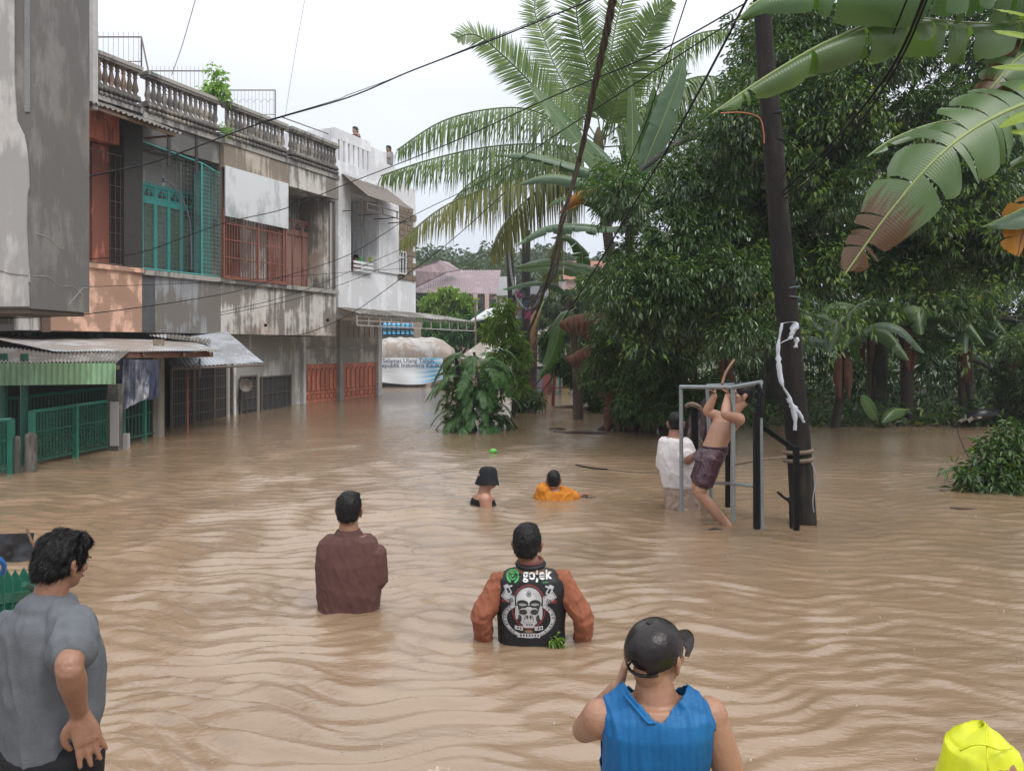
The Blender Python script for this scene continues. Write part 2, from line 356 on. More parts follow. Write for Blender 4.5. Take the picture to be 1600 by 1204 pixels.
def moorish_doors(H, xs, z0, zt, zl, y, frame_m, pane_m, leafname='window', depth=.06):
    """row of tall leaves with a small arched light over each; the leaf is a part, its panes sub-parts"""
    for a, b in zip(xs[:-1], xs[1:]):
        m = MB(); wd = b - a; t = .055
        m.box(a, a + t, y, y + depth, z0, zt); m.box(b - t, b - .004, y, y + depth, z0, zt); m.box(a + t, b - t, y, y + depth, z0, z0 + .08)
        m.box(a + t, b - t, y, y + depth, zl - .06, zl + .06); m.box(a + t, b - t, y, y + depth, zt - .1, zt)
        m.box(a + t, b - t, y + .005, y + depth - .01, zl + .06, zl + .14)
        f = m.build(leafname, frame_m, H)
        q = MB(); q.box(a + t, b - t, y + depth * .6, y + depth * .8, z0 + .08, zl - .06); q.build('pane', pane_m, f)
        q = MB(); q.box(a + t, b - t, y + depth * .55, y + depth * .75, zl + .14, zt - .1); q.build('arch_spandrel', frame_m, f)
        q = MB(); q.poly(arch_pts(a + t + .05, b - t - .05, zl + .16, zt - .14, 8, True), y + depth * .55 - .012, y + depth * .55 - .002); q.build('arched_light', glassd, f)
        q = MB(); c = (a + b) / 2; q.box(c - .012, c + .012, y + .004, y + .02, zl + .14, zt - .12); q.box(a + t, b - t, y + .004, y + .018, (zl + zt) / 2, (zl + zt) / 2 + .02); q.build('glazing_bar', frame_m, f)

s_ = {k: FS(k) for k in (145, 222, 345, 445, 525, 655)}
Z = dict(bot=2.62, cap=4.33, fb=7.75, cor=8.62, bb=8.85, top=9.80)

# ---- house with salmon wall
s0 = FS(30); H = thing('row_house', 'salmon and peach upper storey with a black mouldy pillar, partly behind the near grey building', 'house', at_s(s0), RZ, 'old two storey row houses'); W_ = s_[222] - s0; a_ = s_[145] - s0
m = MB(); m.box(0, W_ - .004, .9, 7, 4.33, 8.6); m.box(0, W_ - .004, .2, 7, 8.604, 8.8); m.build('wall', salmon, H)
m = MB(); m.box(0, W_ - .004, .15, 1.5, 7.62, 8.60); m.build('header_beam', salmon, H)
m = MB(); m.box(0, W_ - .006, 2.2, 7, -1.1, 4.3); m.build('ground_floor_wall', concw, H)
m = MB(); x = FS(78) - s0; m.box(x, W_, 0, .16, Z['bot'], 4.24); m.build('balcony_parapet', peach, H)
m = MB(); m.box(0, FS(64) - s0, .02, .16, 2.62, 4.24); m.build('balcony_parapet', concw, H)
m = MB(); m.box(FS(64) - s0 + .002, x - .002, -.03, .16, 2.58, 4.25); m.build('pilaster', mat('brown_plaster', (.16, .1, .08)), H)
m = MB(); m.box(0, W_, -.08, .3, 4.24, 4.36); m.build('parapet_cap', peach, H)
m = MB(); m.box(0, W_, .16, 2.2, 2.60, 2.76); m.build('balcony_floor', conc, H)
m = MB(); q = FS(193) - s0; m.box(q, W_, -.02, 1.0, 4.37, 8.55); m.build('mouldy_pillar', black, H)
m = MB(); m.box(q - .55, q - .02, .5, .88, 4.37, 7.6); m.build('pilaster', salmon, H)
m = MB(); m.box(q - 1.5, q - .6, .86, .896, 4.5, 7.0); m.build('door_surround', peach, H)
moorish_doors(H, [q - 1.95, q - 1.5, q - 1.05], 4.4, 6.9, 6.1, .78, mat('mauve_door', (.10, .07, .08)), glassd)
balustrade(H, 0, W_ - .06, Z['bb'] + .05, Z['top'] + .05, balusr)
m = MB(); m.box(0, W_ - .02, -.05, .9, 8.60, 8.72); m.build('cornice', concd, H)
wire_panel(H, 'wire_screen', q - 2.0, W_ - .02, 4.4, 7.3, .04, 16, 7, iron, .005)
# corrugated eave in front of it
def corrugated(name, A, B, C_, D, mt, parent=None, n=40, amp=.018, rows=6, sag=0, thick=.004, world=True, jag=0):
    """sheet A-B along one edge (waves run across it), D-C_ the opposite edge"""
    A, B, C_, D = map(Vector, (A, B, C_, D)); nn = n * 4; nrm = (B - A).cross(D - A).normalized(); V = []; Fq = []
    for side in (0, 1):
        for j in range(rows + 1):
            v = j / rows
            for i in range(nn + 1):
                u = i / nn; p = A.lerp(B, u).lerp(D.lerp(C_, u), v)
                if jag: p += (D - A).normalized() * (jag * (random.Random(int(u * 9)).random() - .5) * (1 if j == rows else 0))
                p += nrm * (amp * math.sin(u * n * 2 * math.pi) + .02 * noise.noise(p * 1.3)) - nrm * thick * side; p.z -= sag * math.sin(math.pi * v) * .5; V.append(p)
    k = nn + 1; off = k * (rows + 1)
    for s in (0, 1):
        for j in range(rows):
            for i in range(nn):
                a = s * off + j * k + i; Fq.append((a, a + 1, a + k + 1, a + k) if s == 0 else (a, a + k, a + k + 1, a + 1))
    me = bpy.data.meshes.new(name); me.from_pydata(V, [], Fq); me.update()
    return link(name, me, mt, parent, world, smooth=True)
E = thing('eave_awning', 'small corrugated eave sloping out above the salmon wall', 'awning', at_s(FS(30)), RZ)
corrugated('corrugated_sheet', (0, .3, 8.72), (W_ + .15, .3, 8.60), (W_ + .5, -1.0, 8.05), (0, -1.0, 8.15), zincdirty, E, 26, .03, world=False, jag=.12)
m = MB(); m.sq((0, -.9, 8.08), (W_ + .3, -.9, 8.0), .05, .08); m.sq((W_ + .1, .2, 8.5), (W_ + .25, -.9, 8.0), .05, .06); m.sq((W_ + .08, .0, 7.95), (W_ + .25, -.9, 7.97), .05, .05); m.build('timber_frame', wood, E)

# ---- house with teal windows
s0 = s_[222]; H = thing('row_house', 'grey balcony house with teal arched windows behind wire mesh', 'house', at_s(s0), RZ, 'old two storey row houses'); W_ = s_[345] - s0
m = MB(); m.box(0, W_ - .004, .92, 7, 4.3, 8.6); m.build('wall', cream, H)
m = MB(); m.box(0, W_ - .004, 0.02, 7, 8.62, 8.80); m.build('roof_slab', conc, H)
m = MB(); m.box(0, W_ - .004, .02, .2, Z['fb'] + .1, 8.615); m.build('fascia', mat('grey_plain_plaster', (.27, .27, .26), .85, (.2, .2, .19), 2, (.1, .095, .09), .5, (4, 4, .5)), H)
m = MB(); m.box(0, W_ - .004, .2, 1.5, Z['fb'] + .1, 8.61); m.build('balcony_ceiling', conc, H)
for px in (264, 307): m = MB(); x = FS(px) - s0; m.box(x - .05, x + .05, -.02, .015, 7.35, 8.5); m.build('black_downpipe', black, H)
m = MB(); m.box(0, W_ - .01, 0, .18, Z['bot'], 4.2); m.build('balcony_parapet', bluegrey, H)
m = MB(); m.box(0, .45, -.006, -.001, Z['bot'] + .01, 4.18); m.build('dark_patch_panel', mat('dark_grey_plaster', (.10, .105, .115), .85, (.07, .07, .075), 3), H)  # darker grey panel laid on the near end of the parapet
m = MB(); m.box(0, W_, -.1, .35, 4.2, 4.34); m.build('parapet_cap', concd, H)
m = MB(); m.box(0, W_ - .01, .18, 2.0, 2.60, 2.76); m.build('balcony_floor', conc, H)
m = MB(); m.box(0, W_ - .004, 1.8, 7, -1.1, 2.6); m.build('ground_floor_wall', whited, H)
m = MB(); m.box(W_ - .05, W_ + .05, -.02, .12, 4.34, 8.4); m.build('dark_post', iron, H)
balustrade(H, .12, W_ - .12, Z['bb'], Z['top'], balus, y=-.05)
m = MB(); m.box(0, W_ - .006, -.06, .5, 8.5, 8.66); m.build('cornice', concd, H)
x0, x1 = FS(222, .84) - s0, FS(303, .84) - s0
xs = [x0 + (x1 - x0) * k / 4 for k in range(5)]
moorish_doors(H, xs, 4.36, FZ(260, 292, .84), FZ(260, 320, .84), .84, teal, mat('reflecting_glass', (.06, .10, .085), .15, (.12, .17, .13), 5, spec=.8))
xa, xb = FS(316) - s0, FS(343) - s0
m = MB(); m.box(xa, xb, .3, .36, 4.36, 7.6); m.build('teal_side_panel', tealdk, H)
m = MB(); m.bar((xa, .02, 4.36), (xa, .02, 7.72), .025); m.bar((0, .02, 7.86), (xa, .02, 7.72), .022); m.bar((xa, .02, 7.72), (W_, .02, 7.55), .022); m.bar((.0, .02, 4.38), (W_, .02, 4.38), .02); m.build('screen_frame', teal, H)
wire_panel(H, 'wire_screen', .02, xa, 4.4, 7.7, .03, 16, 24, mat('wire_teal_grey', (.16, .2, .19)), .0045, frame=False)
wire_panel(H, 'wire_screen', xa, W_ - .05, 4.4, 7.6, .0, 12, 26, mat('pale_teal_wire', (.25, .45, .42)), .005, frame=False)
m = MB(); cx = FS(257, .1) - s0
m.tube(catmull([(cx, .1, 6.95), (cx + .3, .1, 6.85), (cx + .65, .1, 6.55), (cx + .9, .1, 6.1), (cx + 1.0, .1, 5.5), (cx + 1.02, .1, 4.5)], 4), .022, 6); m.lathe([(.0, -.05), (.06, -.05), (.06, .05), (0, .05)], (cx, .1, 6.96)); m.bar((cx + .62, .1, 7.6), (cx + .6, .1, 4.4), .015); m.build('bent_pipe', mat('grey_pipe', (.15, .17, .2)), H)

# ---- house with brown cage
s0 = s_[345]; H = thing('row_house', 'streaky balcony house with red brown grille cage under a pale metal sheet', 'house', at_s(s0), RZ, 'old two storey row houses'); W_ = s_[445] - s0
m = MB(); m.box(0, W_ - .004, 1.5, 7, 4.3, 8.6); m.build('wall', cream, H)
m = MB(); m.box(0, W_ - .004, 0.02, 7, 8.62, 8.80); m.build('roof_slab', conc, H)
m = MB(); m.box(0, W_ - .004, -.12, .1, Z['fb'], 8.5); m.build('fascia', beige, H)
m = MB(); m.box(0, W_ - .004, .1, 1.5, Z['fb'] + .1, 8.61); m.build('balcony_ceiling', conc, H)
m = MB(); m.box(.02, W_ - .02, -.17, -.13, 6.25, Z['fb'] + .05); m.build('metal_sheet', mat('pale_zinc_cover', (.50, .53, .53), .45, (.42, .45, .45), 1, (.72, .73, .74), .55, (1.6, 1.6, .5), metal=.3, patch=(.36, .39, .40), pscale=.7, pth=.52), H)
m = MB(); m.box(0, W_ - .004, 0, .18, Z['bot'], 4.2); m.build('balcony_parapet', concw, H)
m = MB(); m.box(0, W_, -.1, .35, 4.2, 4.34); m.build('parapet_cap', conc, H)
m = MB(); m.box(0, W_ - .01, .18, 2.0, 2.60, 2.76); m.build('balcony_floor', conc, H)
m = MB(); m.box(0, W_ - .004, 1.8, 7, -1.1, 2.6); m.build('ground_floor_wall', whited, H)
balustrade(H, .12, W_ - .12, Z['bb'], Z['top'], balus, y=-.15)
m = MB(); m.box(0, W_ - .006, -.17, .5, 8.5, 8.66); m.build('cornice', concd, H)
m = MB(); n = 24
for k in range(n + 1): x = .05 + (W_ - .1) * k / n; m.sq((x, -.06, 4.36), (x, -.06, 6.9), .02, .02)
for z in (4.42, 5.0, 5.55, 6.05): m.sq((.05, -.075, z), (W_ - .05, -.075, z), .03, .03)
tag(m.build('cage_bars', brgrille, H), kind='stuff')
m = MB(); xa = FS(400) - s0
for x in (.04, xa, W_ - .05): m.sq((x, -.08, 4.35), (x, -.08, 6.5), .06, .05)
m.sq((0, -.09, 4.36), (W_, -.09, 4.36), .07, .06); m.build('cage_frame', brgrille, H)
for k in range(5):
    m = MB(); x = .1 + k * .36; m.box(x, x + .33, .9, .95, 4.36, 6.3); m.build('door_panel', brownd, H)
m = MB(); m.box(xa + .12, xa + .36, .3, .34, 4.36, 6.1); m.build('pale_strip_door', cream, H)
m = MB(); m.box(W_ - .75, W_ - .05, .1, .15, 4.36, 6.2); m.build('door_panel', brownd, H)

# ---- last old house
s0 = s_[445]; H = thing('row_house', 'open balcony house with tall brown doors, next to the white building', 'house', at_s(s0), RZ, 'old two storey row houses'); W_ = s_[525] - s0
m = MB(); m.box(0, W_ - .004, 1.5, 7, 4.3, 8.6); m.build('wall', cream, H)
m = MB(); m.box(0, W_ - .004, 0.02, 7, 8.62, 8.80); m.build('roof_slab', conc, H)
m = MB(); m.box(0, W_ - .004, -.12, .1, Z['fb'], 8.5); m.build('fascia', concw, H)
m = MB(); m.box(0, W_ - .004, .1, 1.5, Z['fb'] + .1, 8.61); m.build('balcony_ceiling', cream, H)
m = MB(); m.box(0, W_ - .004, 0, .18, Z['bot'], 4.2); m.build('balcony_parapet', concw, H)
m = MB(); m.box(0, W_ + .05, -.1, .35, 4.2, 4.34); m.build('parapet_cap', concd, H)
m = MB(); m.box(0, W_ - .01, .18, 2.0, 2.60, 2.76); m.build('balcony_floor', conc, H)
m = MB(); m.box(0, W_ - .004, 1.8, 7, -1.1, 2.6); m.build('ground_floor_wall', whited, H)
m = MB(); m.box(W_ - .42, W_ - .02, .25, 1.49, 4.36, 7.84); m.build('side_wall', concw, H)
m = MB(); m.tube([(W_ - .1, .02, 7.65), (W_ - .1, .02, 4.36)], .06, 8); m.bar((W_ - .35, .02, 7.65), (W_ - .1, .02, 7.65), .05); m.build('drain_pipe', iron, H)
balustrade(H, .12, W_ - .12, Z['bb'], Z['top'], balus, y=-.15)
m = MB(); m.box(0, W_ - .006, -.17, .5, 8.5, 8.66); m.build('cornice', concd, H)
x0, x1 = FS(443, .95) - s0, FS(488, .95) - s0; d = (x1 - x0) / 3
moorish_doors(H, [x0 + d * k for k in range(4)], 4.36, FZ(465, 343, .95), FZ(465, 366, .95), .95, brownd, brownd, 'door')

# ---- rooftop wire railings, plant
def roof_railing(xa, xb, Yr, yb, yt, label, posts=14, arch=False):
    a = P(xa, yb, Yr); T = thing('roof_railing', label, 'railing', a, group='wire railings on the flat roofs'); L = P(xb, yb, Yr).x - a.x; h = P(xa, yt, Yr).z - a.z; up = .14
    for A_, B_, r in (((0, 0, h), (L, 0, h), .022), ((L, 0, 0), (L, 0, h), .022), ((0, 0, 0), (0, 0, h), .022), ((0, 0, .25), (L, 0, .25), .014)):
        m = MB(); m.bar(A_, B_, r, 6); m.build('railing_pipe', iron, T)
    q = MB(); q.bar((0, 0, 0), (0, 0, h + (0 if arch else up)), .008, 4); me = q.mesh('upright_wire')
    for k in range(posts):
        o = link('upright_wire', me, paleiron, T); o.location = (L * (k + .5) / posts, -.01, 0)
    if arch:
        for k in range(posts // 2):
            x = L * (k + .5) / (posts // 2); r = L / posts; m = MB()
            m.tube([(x + r * math.cos(t * math.pi / 6), 0, h - .45 + r * math.sin(t * math.pi / 6)) for t in range(7)], .008, 4); m.build('arch_wire', paleiron, T)
    return T
T = roof_railing(110, 221, 22.6, 110, 58, 'wire railing with a slanting end brace on the roof of the salmon house', 14)
m = MB(); m.bar(P(221, 58, 22.6), P(232, 112, 22.2), .022); m.build('end_brace', iron, T, world=True)
roof_railing(228, 334, 25.5, 160, 111, 'straight wire railing behind the balustrade of the teal window house', 16)
roof_railing(352, 430, 28.5, 190, 141, 'arched wire railing on the roof of the caged balcony house', 14, True)
m = MB(); p = at_s(FS(440)); m.bar(p + Vector((0, 0, FZ(440, 183))), p + Vector((1.3, 4.8, FZ(440, 183) + .4)), .02); tag(m.build('steel_rod', iron), 'thin steel rod lying across the roof edge near the last old house', 'rod')

# ---- white building
s0 = s_[525]; H = thing('white_building', 'white two storey building with orange gates and slotted roof parapet', 'building', at_s(s0), RZ); W_ = s_[655] - s0
zt = 10.55; g_ = lambda px, n=0.0: FS(px, n) - s0
def wbox(name, x0, x1, y0, y1, z0, z1, mt=white, par=None):
    m = MB(); m.box(x0, x1, y0, y1, z0, z1); return m.build(name, mt, par or H)
xr0, xr1 = g_(552), g_(592)
zr0, zr1 = FZ(570, 425), FZ(560, 303)
WB = 3.42
wbox('wall', .3, xr0, .1, 7, WB, 9.0); wbox('wall', 0, .3 - .003, .45, 7, WB, 9.0)
wbox('wall', xr1, W_ * .73, .1, 7, WB, 9.0)
wbox('wall', xr0 + .002, xr1 - .002, .102, 7, WB, zr0); wbox('wall', xr0 + .002, xr1 - .002, .102, 7, zr1, 9.0)
wbox('recess_back', xr0 + .002, xr1 - .002, 1.3, 1.4, zr0, zr1, darkgrey)
wbox('shutter_rail', xr1 - .5, xr1 - .42, .5, .56, zr0, zr1, whited)
wbox('wall', W_ * .73 + .002, W_ - .003, .18, 7, WB, 8.6)
wbox('projecting_frame', xr1 + .05, W_ * .73, .03, .097, FZ(600, 425), FZ(600, 315))
xg = [.3 + .55 * k for k in range(0)]
# roof parapet with upright slots
wbox('parapet', 0.1, 2.6, .12, .32, 9.0, 9.35); wbox('parapet', .1, 2.6 - .002, .122, .318, 10.15, zt)
nx = 8
for k in range(nx): x = .1 + k * 2.5 / (nx - .5) ; wbox('parapet_pier', x, x + .22, .13, .31, 9.352, 10.148)
wbox('parapet_return', .1, .28, .33, 5, 9.0, zt - .002)
wbox('parapet_inner', .3, 2.6, .9, 1.0, 9.0, 10.4)
wbox('parapet', 2.61, W_ * .60, .14, .3, 9.0, zt - .16); wbox('parapet', W_ * .60 + .002, W_ * .73, .142, .298, 9.0, zt - .6); wbox('parapet', W_ * .73 + .002, W_ - .003, .2, .4, 8.6, 9.3)
# stone pillar and window on the right end
xs0 = g_(626); m = MB(); stone = mat('stone_cladding', (.26, .2, .14), .85, (.15, .115, .085), 6, bump=.8)
zs0, zs1 = FZ(640, 437), FZ(640, 322)
me = None
for r in range(12):
    for c in range(4):
        q = MB(); ww = (W_ - xs0) / 4; x = xs0 + c * ww + (.1 if r % 2 else 0); z = zs0 + (zs1 - zs0) * r / 12
        if me is None: q.box(0, ww - .03, -.03, .02, 0, (zs1 - zs0) / 12 - .025); me = q.mesh('stone')
        if x + ww > W_ + .03: continue
        if 622 < 0: continue
        o = link('stone', me, stone, H); o.location = (x, .15 + random.uniform(-.01, .01), z)
wf = MB(); x0, x1 = g_(621), g_(636); z0, z1 = FZ(628, 428), FZ(628, 392)
wf.box(x0, x1, .02, .08, z0, z0 + .06); wf.box(x0, x1, .02, .08, z1 - .06, z1)
for k in range(4): x = x0 + (x1 - x0 - .05) * k / 3; wf.box(x, x + .05, .02, .08, z0 + .06, z1 - .06)
wf.box(x0, x1, .03, .07, z0 + .7 * (z1 - z0), z0 + .7 * (z1 - z0) + .05)
wn = wf.build('window', white, H); q = MB(); q.box(x0, x1, .085, .097, z0, z1); q.build('pane', glassd, wn)
# window ledge rails with cups
for k in range(3): wbox('ledge_rail', g_(552), g_(582), -.05, .0, FZ(565, 425) + k * .16, FZ(565, 425) + k * .16 + .09)
# ground floor: columns, gates, wall above the gates
y1 = 1.8; G0, G1, G2, G3 = 0, g_(528, 1.8), g_(533.5, 1.8), g_(588, 1.8)
wbox('column', -.15, .12, y1 - .12, y1 + .2, -1.1, 2.6, whited); wbox('column', .16, .3, y1 - .2, y1 + .1, -1.1, WB - .1)
wbox('column', G1 - .02, G2, y1 - .12, y1 + .2, -1.1, WB - .1, whited); wbox('column', G3, G3 + .3, y1 - .12, y1 + .2, -1.1, WB - .1)
zg = 1.52; za = FZ(500, 542, 1.8)
wbox('wall_over_gate', .3, G1 - .02, y1 + .02, y1 + .15, zg, WB - .1, whited); wbox('wall_over_gate', G2, G3, y1 + .02, y1 + .15, zg, WB - .1, whited)
wbox('ledge', .3, G3, y1 - .05, y1 + .018, zg + .62, zg + .67, whited)
for k in range(7): x = G2 + .12 + k * (G3 - G2 - .25) / 6; wbox('vent_slot', x - .03, x + .03, y1 + .005, y1 + .018, 2.62, 3.15, concd)
wbox('soffit', 0.02, W_, .12, 2.6, WB - .1, WB - .005, white); wbox('back_wall', -.1, W_, 3, 7, -1.1, WB - .1, whited)
for (a, b) in ((.31, G1 - .03), (G2 + .01, G3 - .01)):
    n = 4
    for k in range(n):
        x0 = a + (b - a) * k / n; x1 = a + (b - a) * (k + 1) / n - .012
        m = MB(); m.box(x0, x1, y1 + .03, y1 + .07, -.9, zg - .01); leaf = m.build('gate_leaf', orange, H)
        hw = (x1 - x0)
        for j in range(2):
            u0 = x0 + .04 + j * hw / 2; u1 = u0 + hw / 2 - .08
            q = MB(); q.poly(arch_pts(u0, u1, .42, 1.36, 6, True), y1 + .022, y1 + .029); q.build('arched_moulding', orangedk, leaf)
            q = MB(); q.poly(arch_pts(u0 + .028, u1 - .028, .45, 1.31, 6, True), y1 + .008, y1 + .021); q.build('arched_panel', orange, leaf)
            q = MB(); q.box(u0, u1, y1 + .022, y1 + .029, .1, .32); q.build('panel_groove', orangedk, leaf)
            q = MB(); q.box(u0 + .025, u1 - .025, y1 + .008, y1 + .021, .125, .295); q.build('square_panel', orange, leaf)
# upper metal awning and long lower awning
A = thing('window_awning', 'small dark metal awning above the open recess of the white building', 'awning', at_s(s0), RZ)
x0, x1 = g_(537), g_(600)
corrugated('roof_sheet', (x0, .1, FZ(540, 272)), (x1 + .4, .1, FZ(540, 272)), (x1 + .6, -1.1, 7.92), (x0, -1.1, 7.92), iron, A, 14, .015, world=False)
m = MB(); 
for z in (7.4, 7.66): m.sq((x0, -1.05, z), (x1 + .5, -1.05, z), .04, .04)
for k in range(4): x = x0 + (x1 + .4 - x0) * k / 3; m.sq((x, -1.05, 7.4), (x, -1.05, 7.7), .04, .04); m.sq((x, .05, 7.42), (x, -1.05, 7.42), .03, .04)
m.build('truss_frame', iron, A)
A = thing('long_awning', 'long flat metal awning with truss rail above the orange gates', 'awning', at_s(s0), RZ)
x1 = W_ + 1.2; z = 3.55
corrugated('roof_sheet', (.05, .08, 3.72), (x1, .08, 3.72), (x1, -2.3, 3.32), (.05, -1.0, 3.45), zincdirty, A, 36, .02, world=False)
m = MB(); yA, yB = -.9, -2.2
for zz in (3.02, 3.36): m.sq((.05, yA, zz), (x1, yB, zz - .1), .04, .04)
for k in range(13): t = k / 12; x = .05 + (x1 - .05) * t; y = yA + (yB - yA) * t; m.sq((x, y, 3.02 - .1 * t), (x, y, 3.4 - .1 * t), .04, .04)
m.sq((.05, yA, 3.2), (x1 * .45, yA + (yB - yA) * .45, 3.16), .03, .03); m.build('truss_rail', paleiron, A)

# ---- ground floor in front of the old houses: placed on their water lines
def gp(px, py, Y): return P(px, py, Y)
def panel_between(name, pa, pb, z0, z1, mt, parent, t=.06):
    a = Vector((pa.x, pa.y, 0)); b = Vector((pb.x, pb.y, 0)); m = MB(); m.sq(a + Vector((0, 0, (z0 + z1) / 2)), b + Vector((0, 0, (z0 + z1) / 2)), t, z1 - z0); return m.build(name, mt, parent, world=True)
def lp(px, Y): return Vector(((px - 800) / F * Y, Y, 0))
def ground_unit(label, px0, Y0, px1, Y1, z1, wallm):
    a, b = lp(px0, Y0), lp(px1, Y1); T = thing('shop_front', label, 'shop front', a); panel_between('wall', a, b, -1.1, z1, wallm, T, .12); return T, a, b
T, a, b = ground_unit('grey plaster ground floor wall with two dark grilled openings, left of the orange gates', 352, 25.7, 466, 30.9, 2.62, whited)
n_ = Vector((CO, -SI, 0))
def grille(T, px0, px1, z0, z1, Ya, Yb, mt, nb=9, nh=4, bm=None):
    a_, b_ = lp(px0, Ya), lp(px1, Yb); off = n_ * .09
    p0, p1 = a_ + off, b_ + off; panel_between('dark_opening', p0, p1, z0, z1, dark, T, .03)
    p0, p1 = p0 + n_ * .05, p1 + n_ * .05; fr = MB()
    for z in (z0, z1): fr.sq(p0 + Vector((0, 0, z)), p1 + Vector((0, 0, z)), .05, .05)
    for p in (p0, p1): fr.sq(p + Vector((0, 0, z0)), p + Vector((0, 0, z1)), .05, .05)
    f = fr.build('window_grille', bm or iron, T, world=True)
    for k in range(1, nb):
        q = MB(); p = p0.lerp(p1, k / nb); q.sq(p + Vector((0, 0, z0)), p + Vector((0, 0, z1)), .018, .018); q.build('grille_bar', bm or iron, f, world=True)
    for k in range(1, nh):
        q = MB(); z = z0 + (z1 - z0) * k / nh; q.sq(p0 + Vector((0, 0, z)), p1 + Vector((0, 0, z)), .02, .02); q.build('grille_bar', bm or iron, f, world=True)
def Yg(px): return 25.7 + (30.9 - 25.7) * (px - 352) / 114
grille(T, 404, 450, -.6, HC - 47 / F * 29, Yg(404) - .25, Yg(450) - .25, paleiron, 6, 3)
grille(T, 372, 396, -.6, HC - 48 / F * 26.5, Yg(372) - .25, Yg(396) - .25, iron, 3, 5)
m = MB()
for px in (356, 366): p = lp(px, Yg(px) - .4); m.bar(p + Vector((0, 0, -1)), p + Vector((0, 0, 1.75)), .06, 8)
m.build('drain_pipe', whited, T, world=True)
p = P(383, 603, 26.2); m = MB(); m.lathe([(.0, 0), (.12, .02), (.2, .1), (.22, .13), (.19, .1), (0, .05)], (0, 0, 0), 12); o = m.build('satellite_dish', iron, smooth=True); o.location = p; o.rotation_euler = (R(80), 0, R(30)); tag(o, 'small round dish hung on the ground floor wall between the pipe and the grille', 'dish')
# dark iron grille doors
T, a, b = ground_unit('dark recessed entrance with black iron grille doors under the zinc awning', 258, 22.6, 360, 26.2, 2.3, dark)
def Yh(px): return 22.6 - .3 + 3.6 * (px - 258) / 102
for (xa, xb) in ((262, 296), (298, 328), (330, 358)): grille(T, xa, xb, -.8, HC - 32 / F * 23, Yh(xa), Yh(xb), iron, 8, 7)
m = MB(); p = lp(293, 20.6); m.bar(p + Vector((0, 0, -1)), p + Vector((0, 0, 1.55)), .03, 6); tag(m.build('iron_post', brgrille), 'thin rust red iron post in front of the grille doors', 'post')
# ------------------------------------------------------------------ near grey building, terrace with green fence, awnings
nb_m = mat('near_grey_plaster', (.235, .225, .215), .85, (.175, .168, .16), 1.2, (.12, .115, .11), .42, (3, 3, .8), .4, patch=(.19, .155, .125), pscale=1.3, pth=.6)
nb_l = mat('near_light_plaster', (.56, .54, .52), .85, (.48, .465, .45), 1, (.3, .29, .28), .4, (3, 3, .6), .2)
Yn = 12.0; xr = (48 - 800) / F * Yn; zb = HC + (HOR - 482) / F * Yn
H = thing('concrete_building', 'near grey plastered upper wall with rough patches filling the top left corner', 'building', (xr, Yn, 0), R(-3.4))
def nb(name, x0, x1, y0, y1, z0, z1, mt): m = MB(); m.box(x0, x1, y0, y1, z0, z1); return m.build(name, mt, H)
nb('wall', -9, 0, 0, 1.5, zb, 12.5, nb_m)
# uneven pale render coat on the front face, wrapping a little round the corner
rr = random.Random(4)
edge = [(-.012, zb + .03), (-.02, zb + .4), (.0, 3.2), (-.03, 3.6), (-.05, 4.0), (-.04, 4.5), (-.012, 4.62), (-.02, 4.9), (-.05, 5.2), (-.09, 5.4), (-.20, 5.62), (-.24, 6.2), (-.26, 12.4)]
m = MB(); m.poly([(-8.9, zb + .03)] + edge + [(-8.9, 12.4)], -.03, -.003); m.build('render_coat', nb_l, H)
nb('pale_corner_strip', -.085, -.004, -.02, -.003, 5.75, 12.4, mat('grey_corner', (.24, .245, .25)))
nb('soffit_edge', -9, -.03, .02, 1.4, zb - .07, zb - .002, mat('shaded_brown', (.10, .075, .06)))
for pts in ([(-1.3, 3.42), (-.6, 3.40), (-.3, 3.33), (-.02, 3.30)],): 
    m = MB(); m.tube(catmull([(a, -.034, b) for a, b in pts], 5), .006, 4); m.build('plaster_crack', nb_m, H)
def side_crack(pts):
    m = MB(); m.tube(catmull([(.003, a, b) for a, b in pts], 3), .005, 4); m.build('plaster_crack', nb_l, H)
side_crack([(.05, 3.3), (.4, 3.32), (.7, 3.2), (1.0, 3.22), (1.3, 3.1)]); side_crack([(.1, 3.95), (.4, 3.93), (.7, 3.8), (.8, 3.82)]); side_crack([(.9, 2.9), (1.1, 3.05), (1.3, 3.2), (1.45, 3.22)])
m = MB(); p = lp(146, 19.5); m.bar(p + Vector((0, 0, 8)), p + Vector((0, 0, 13)), .1, 8); tag(m.build('roof_pole', paleiron), 'pale vertical pole rising behind the near grey building', 'pole')

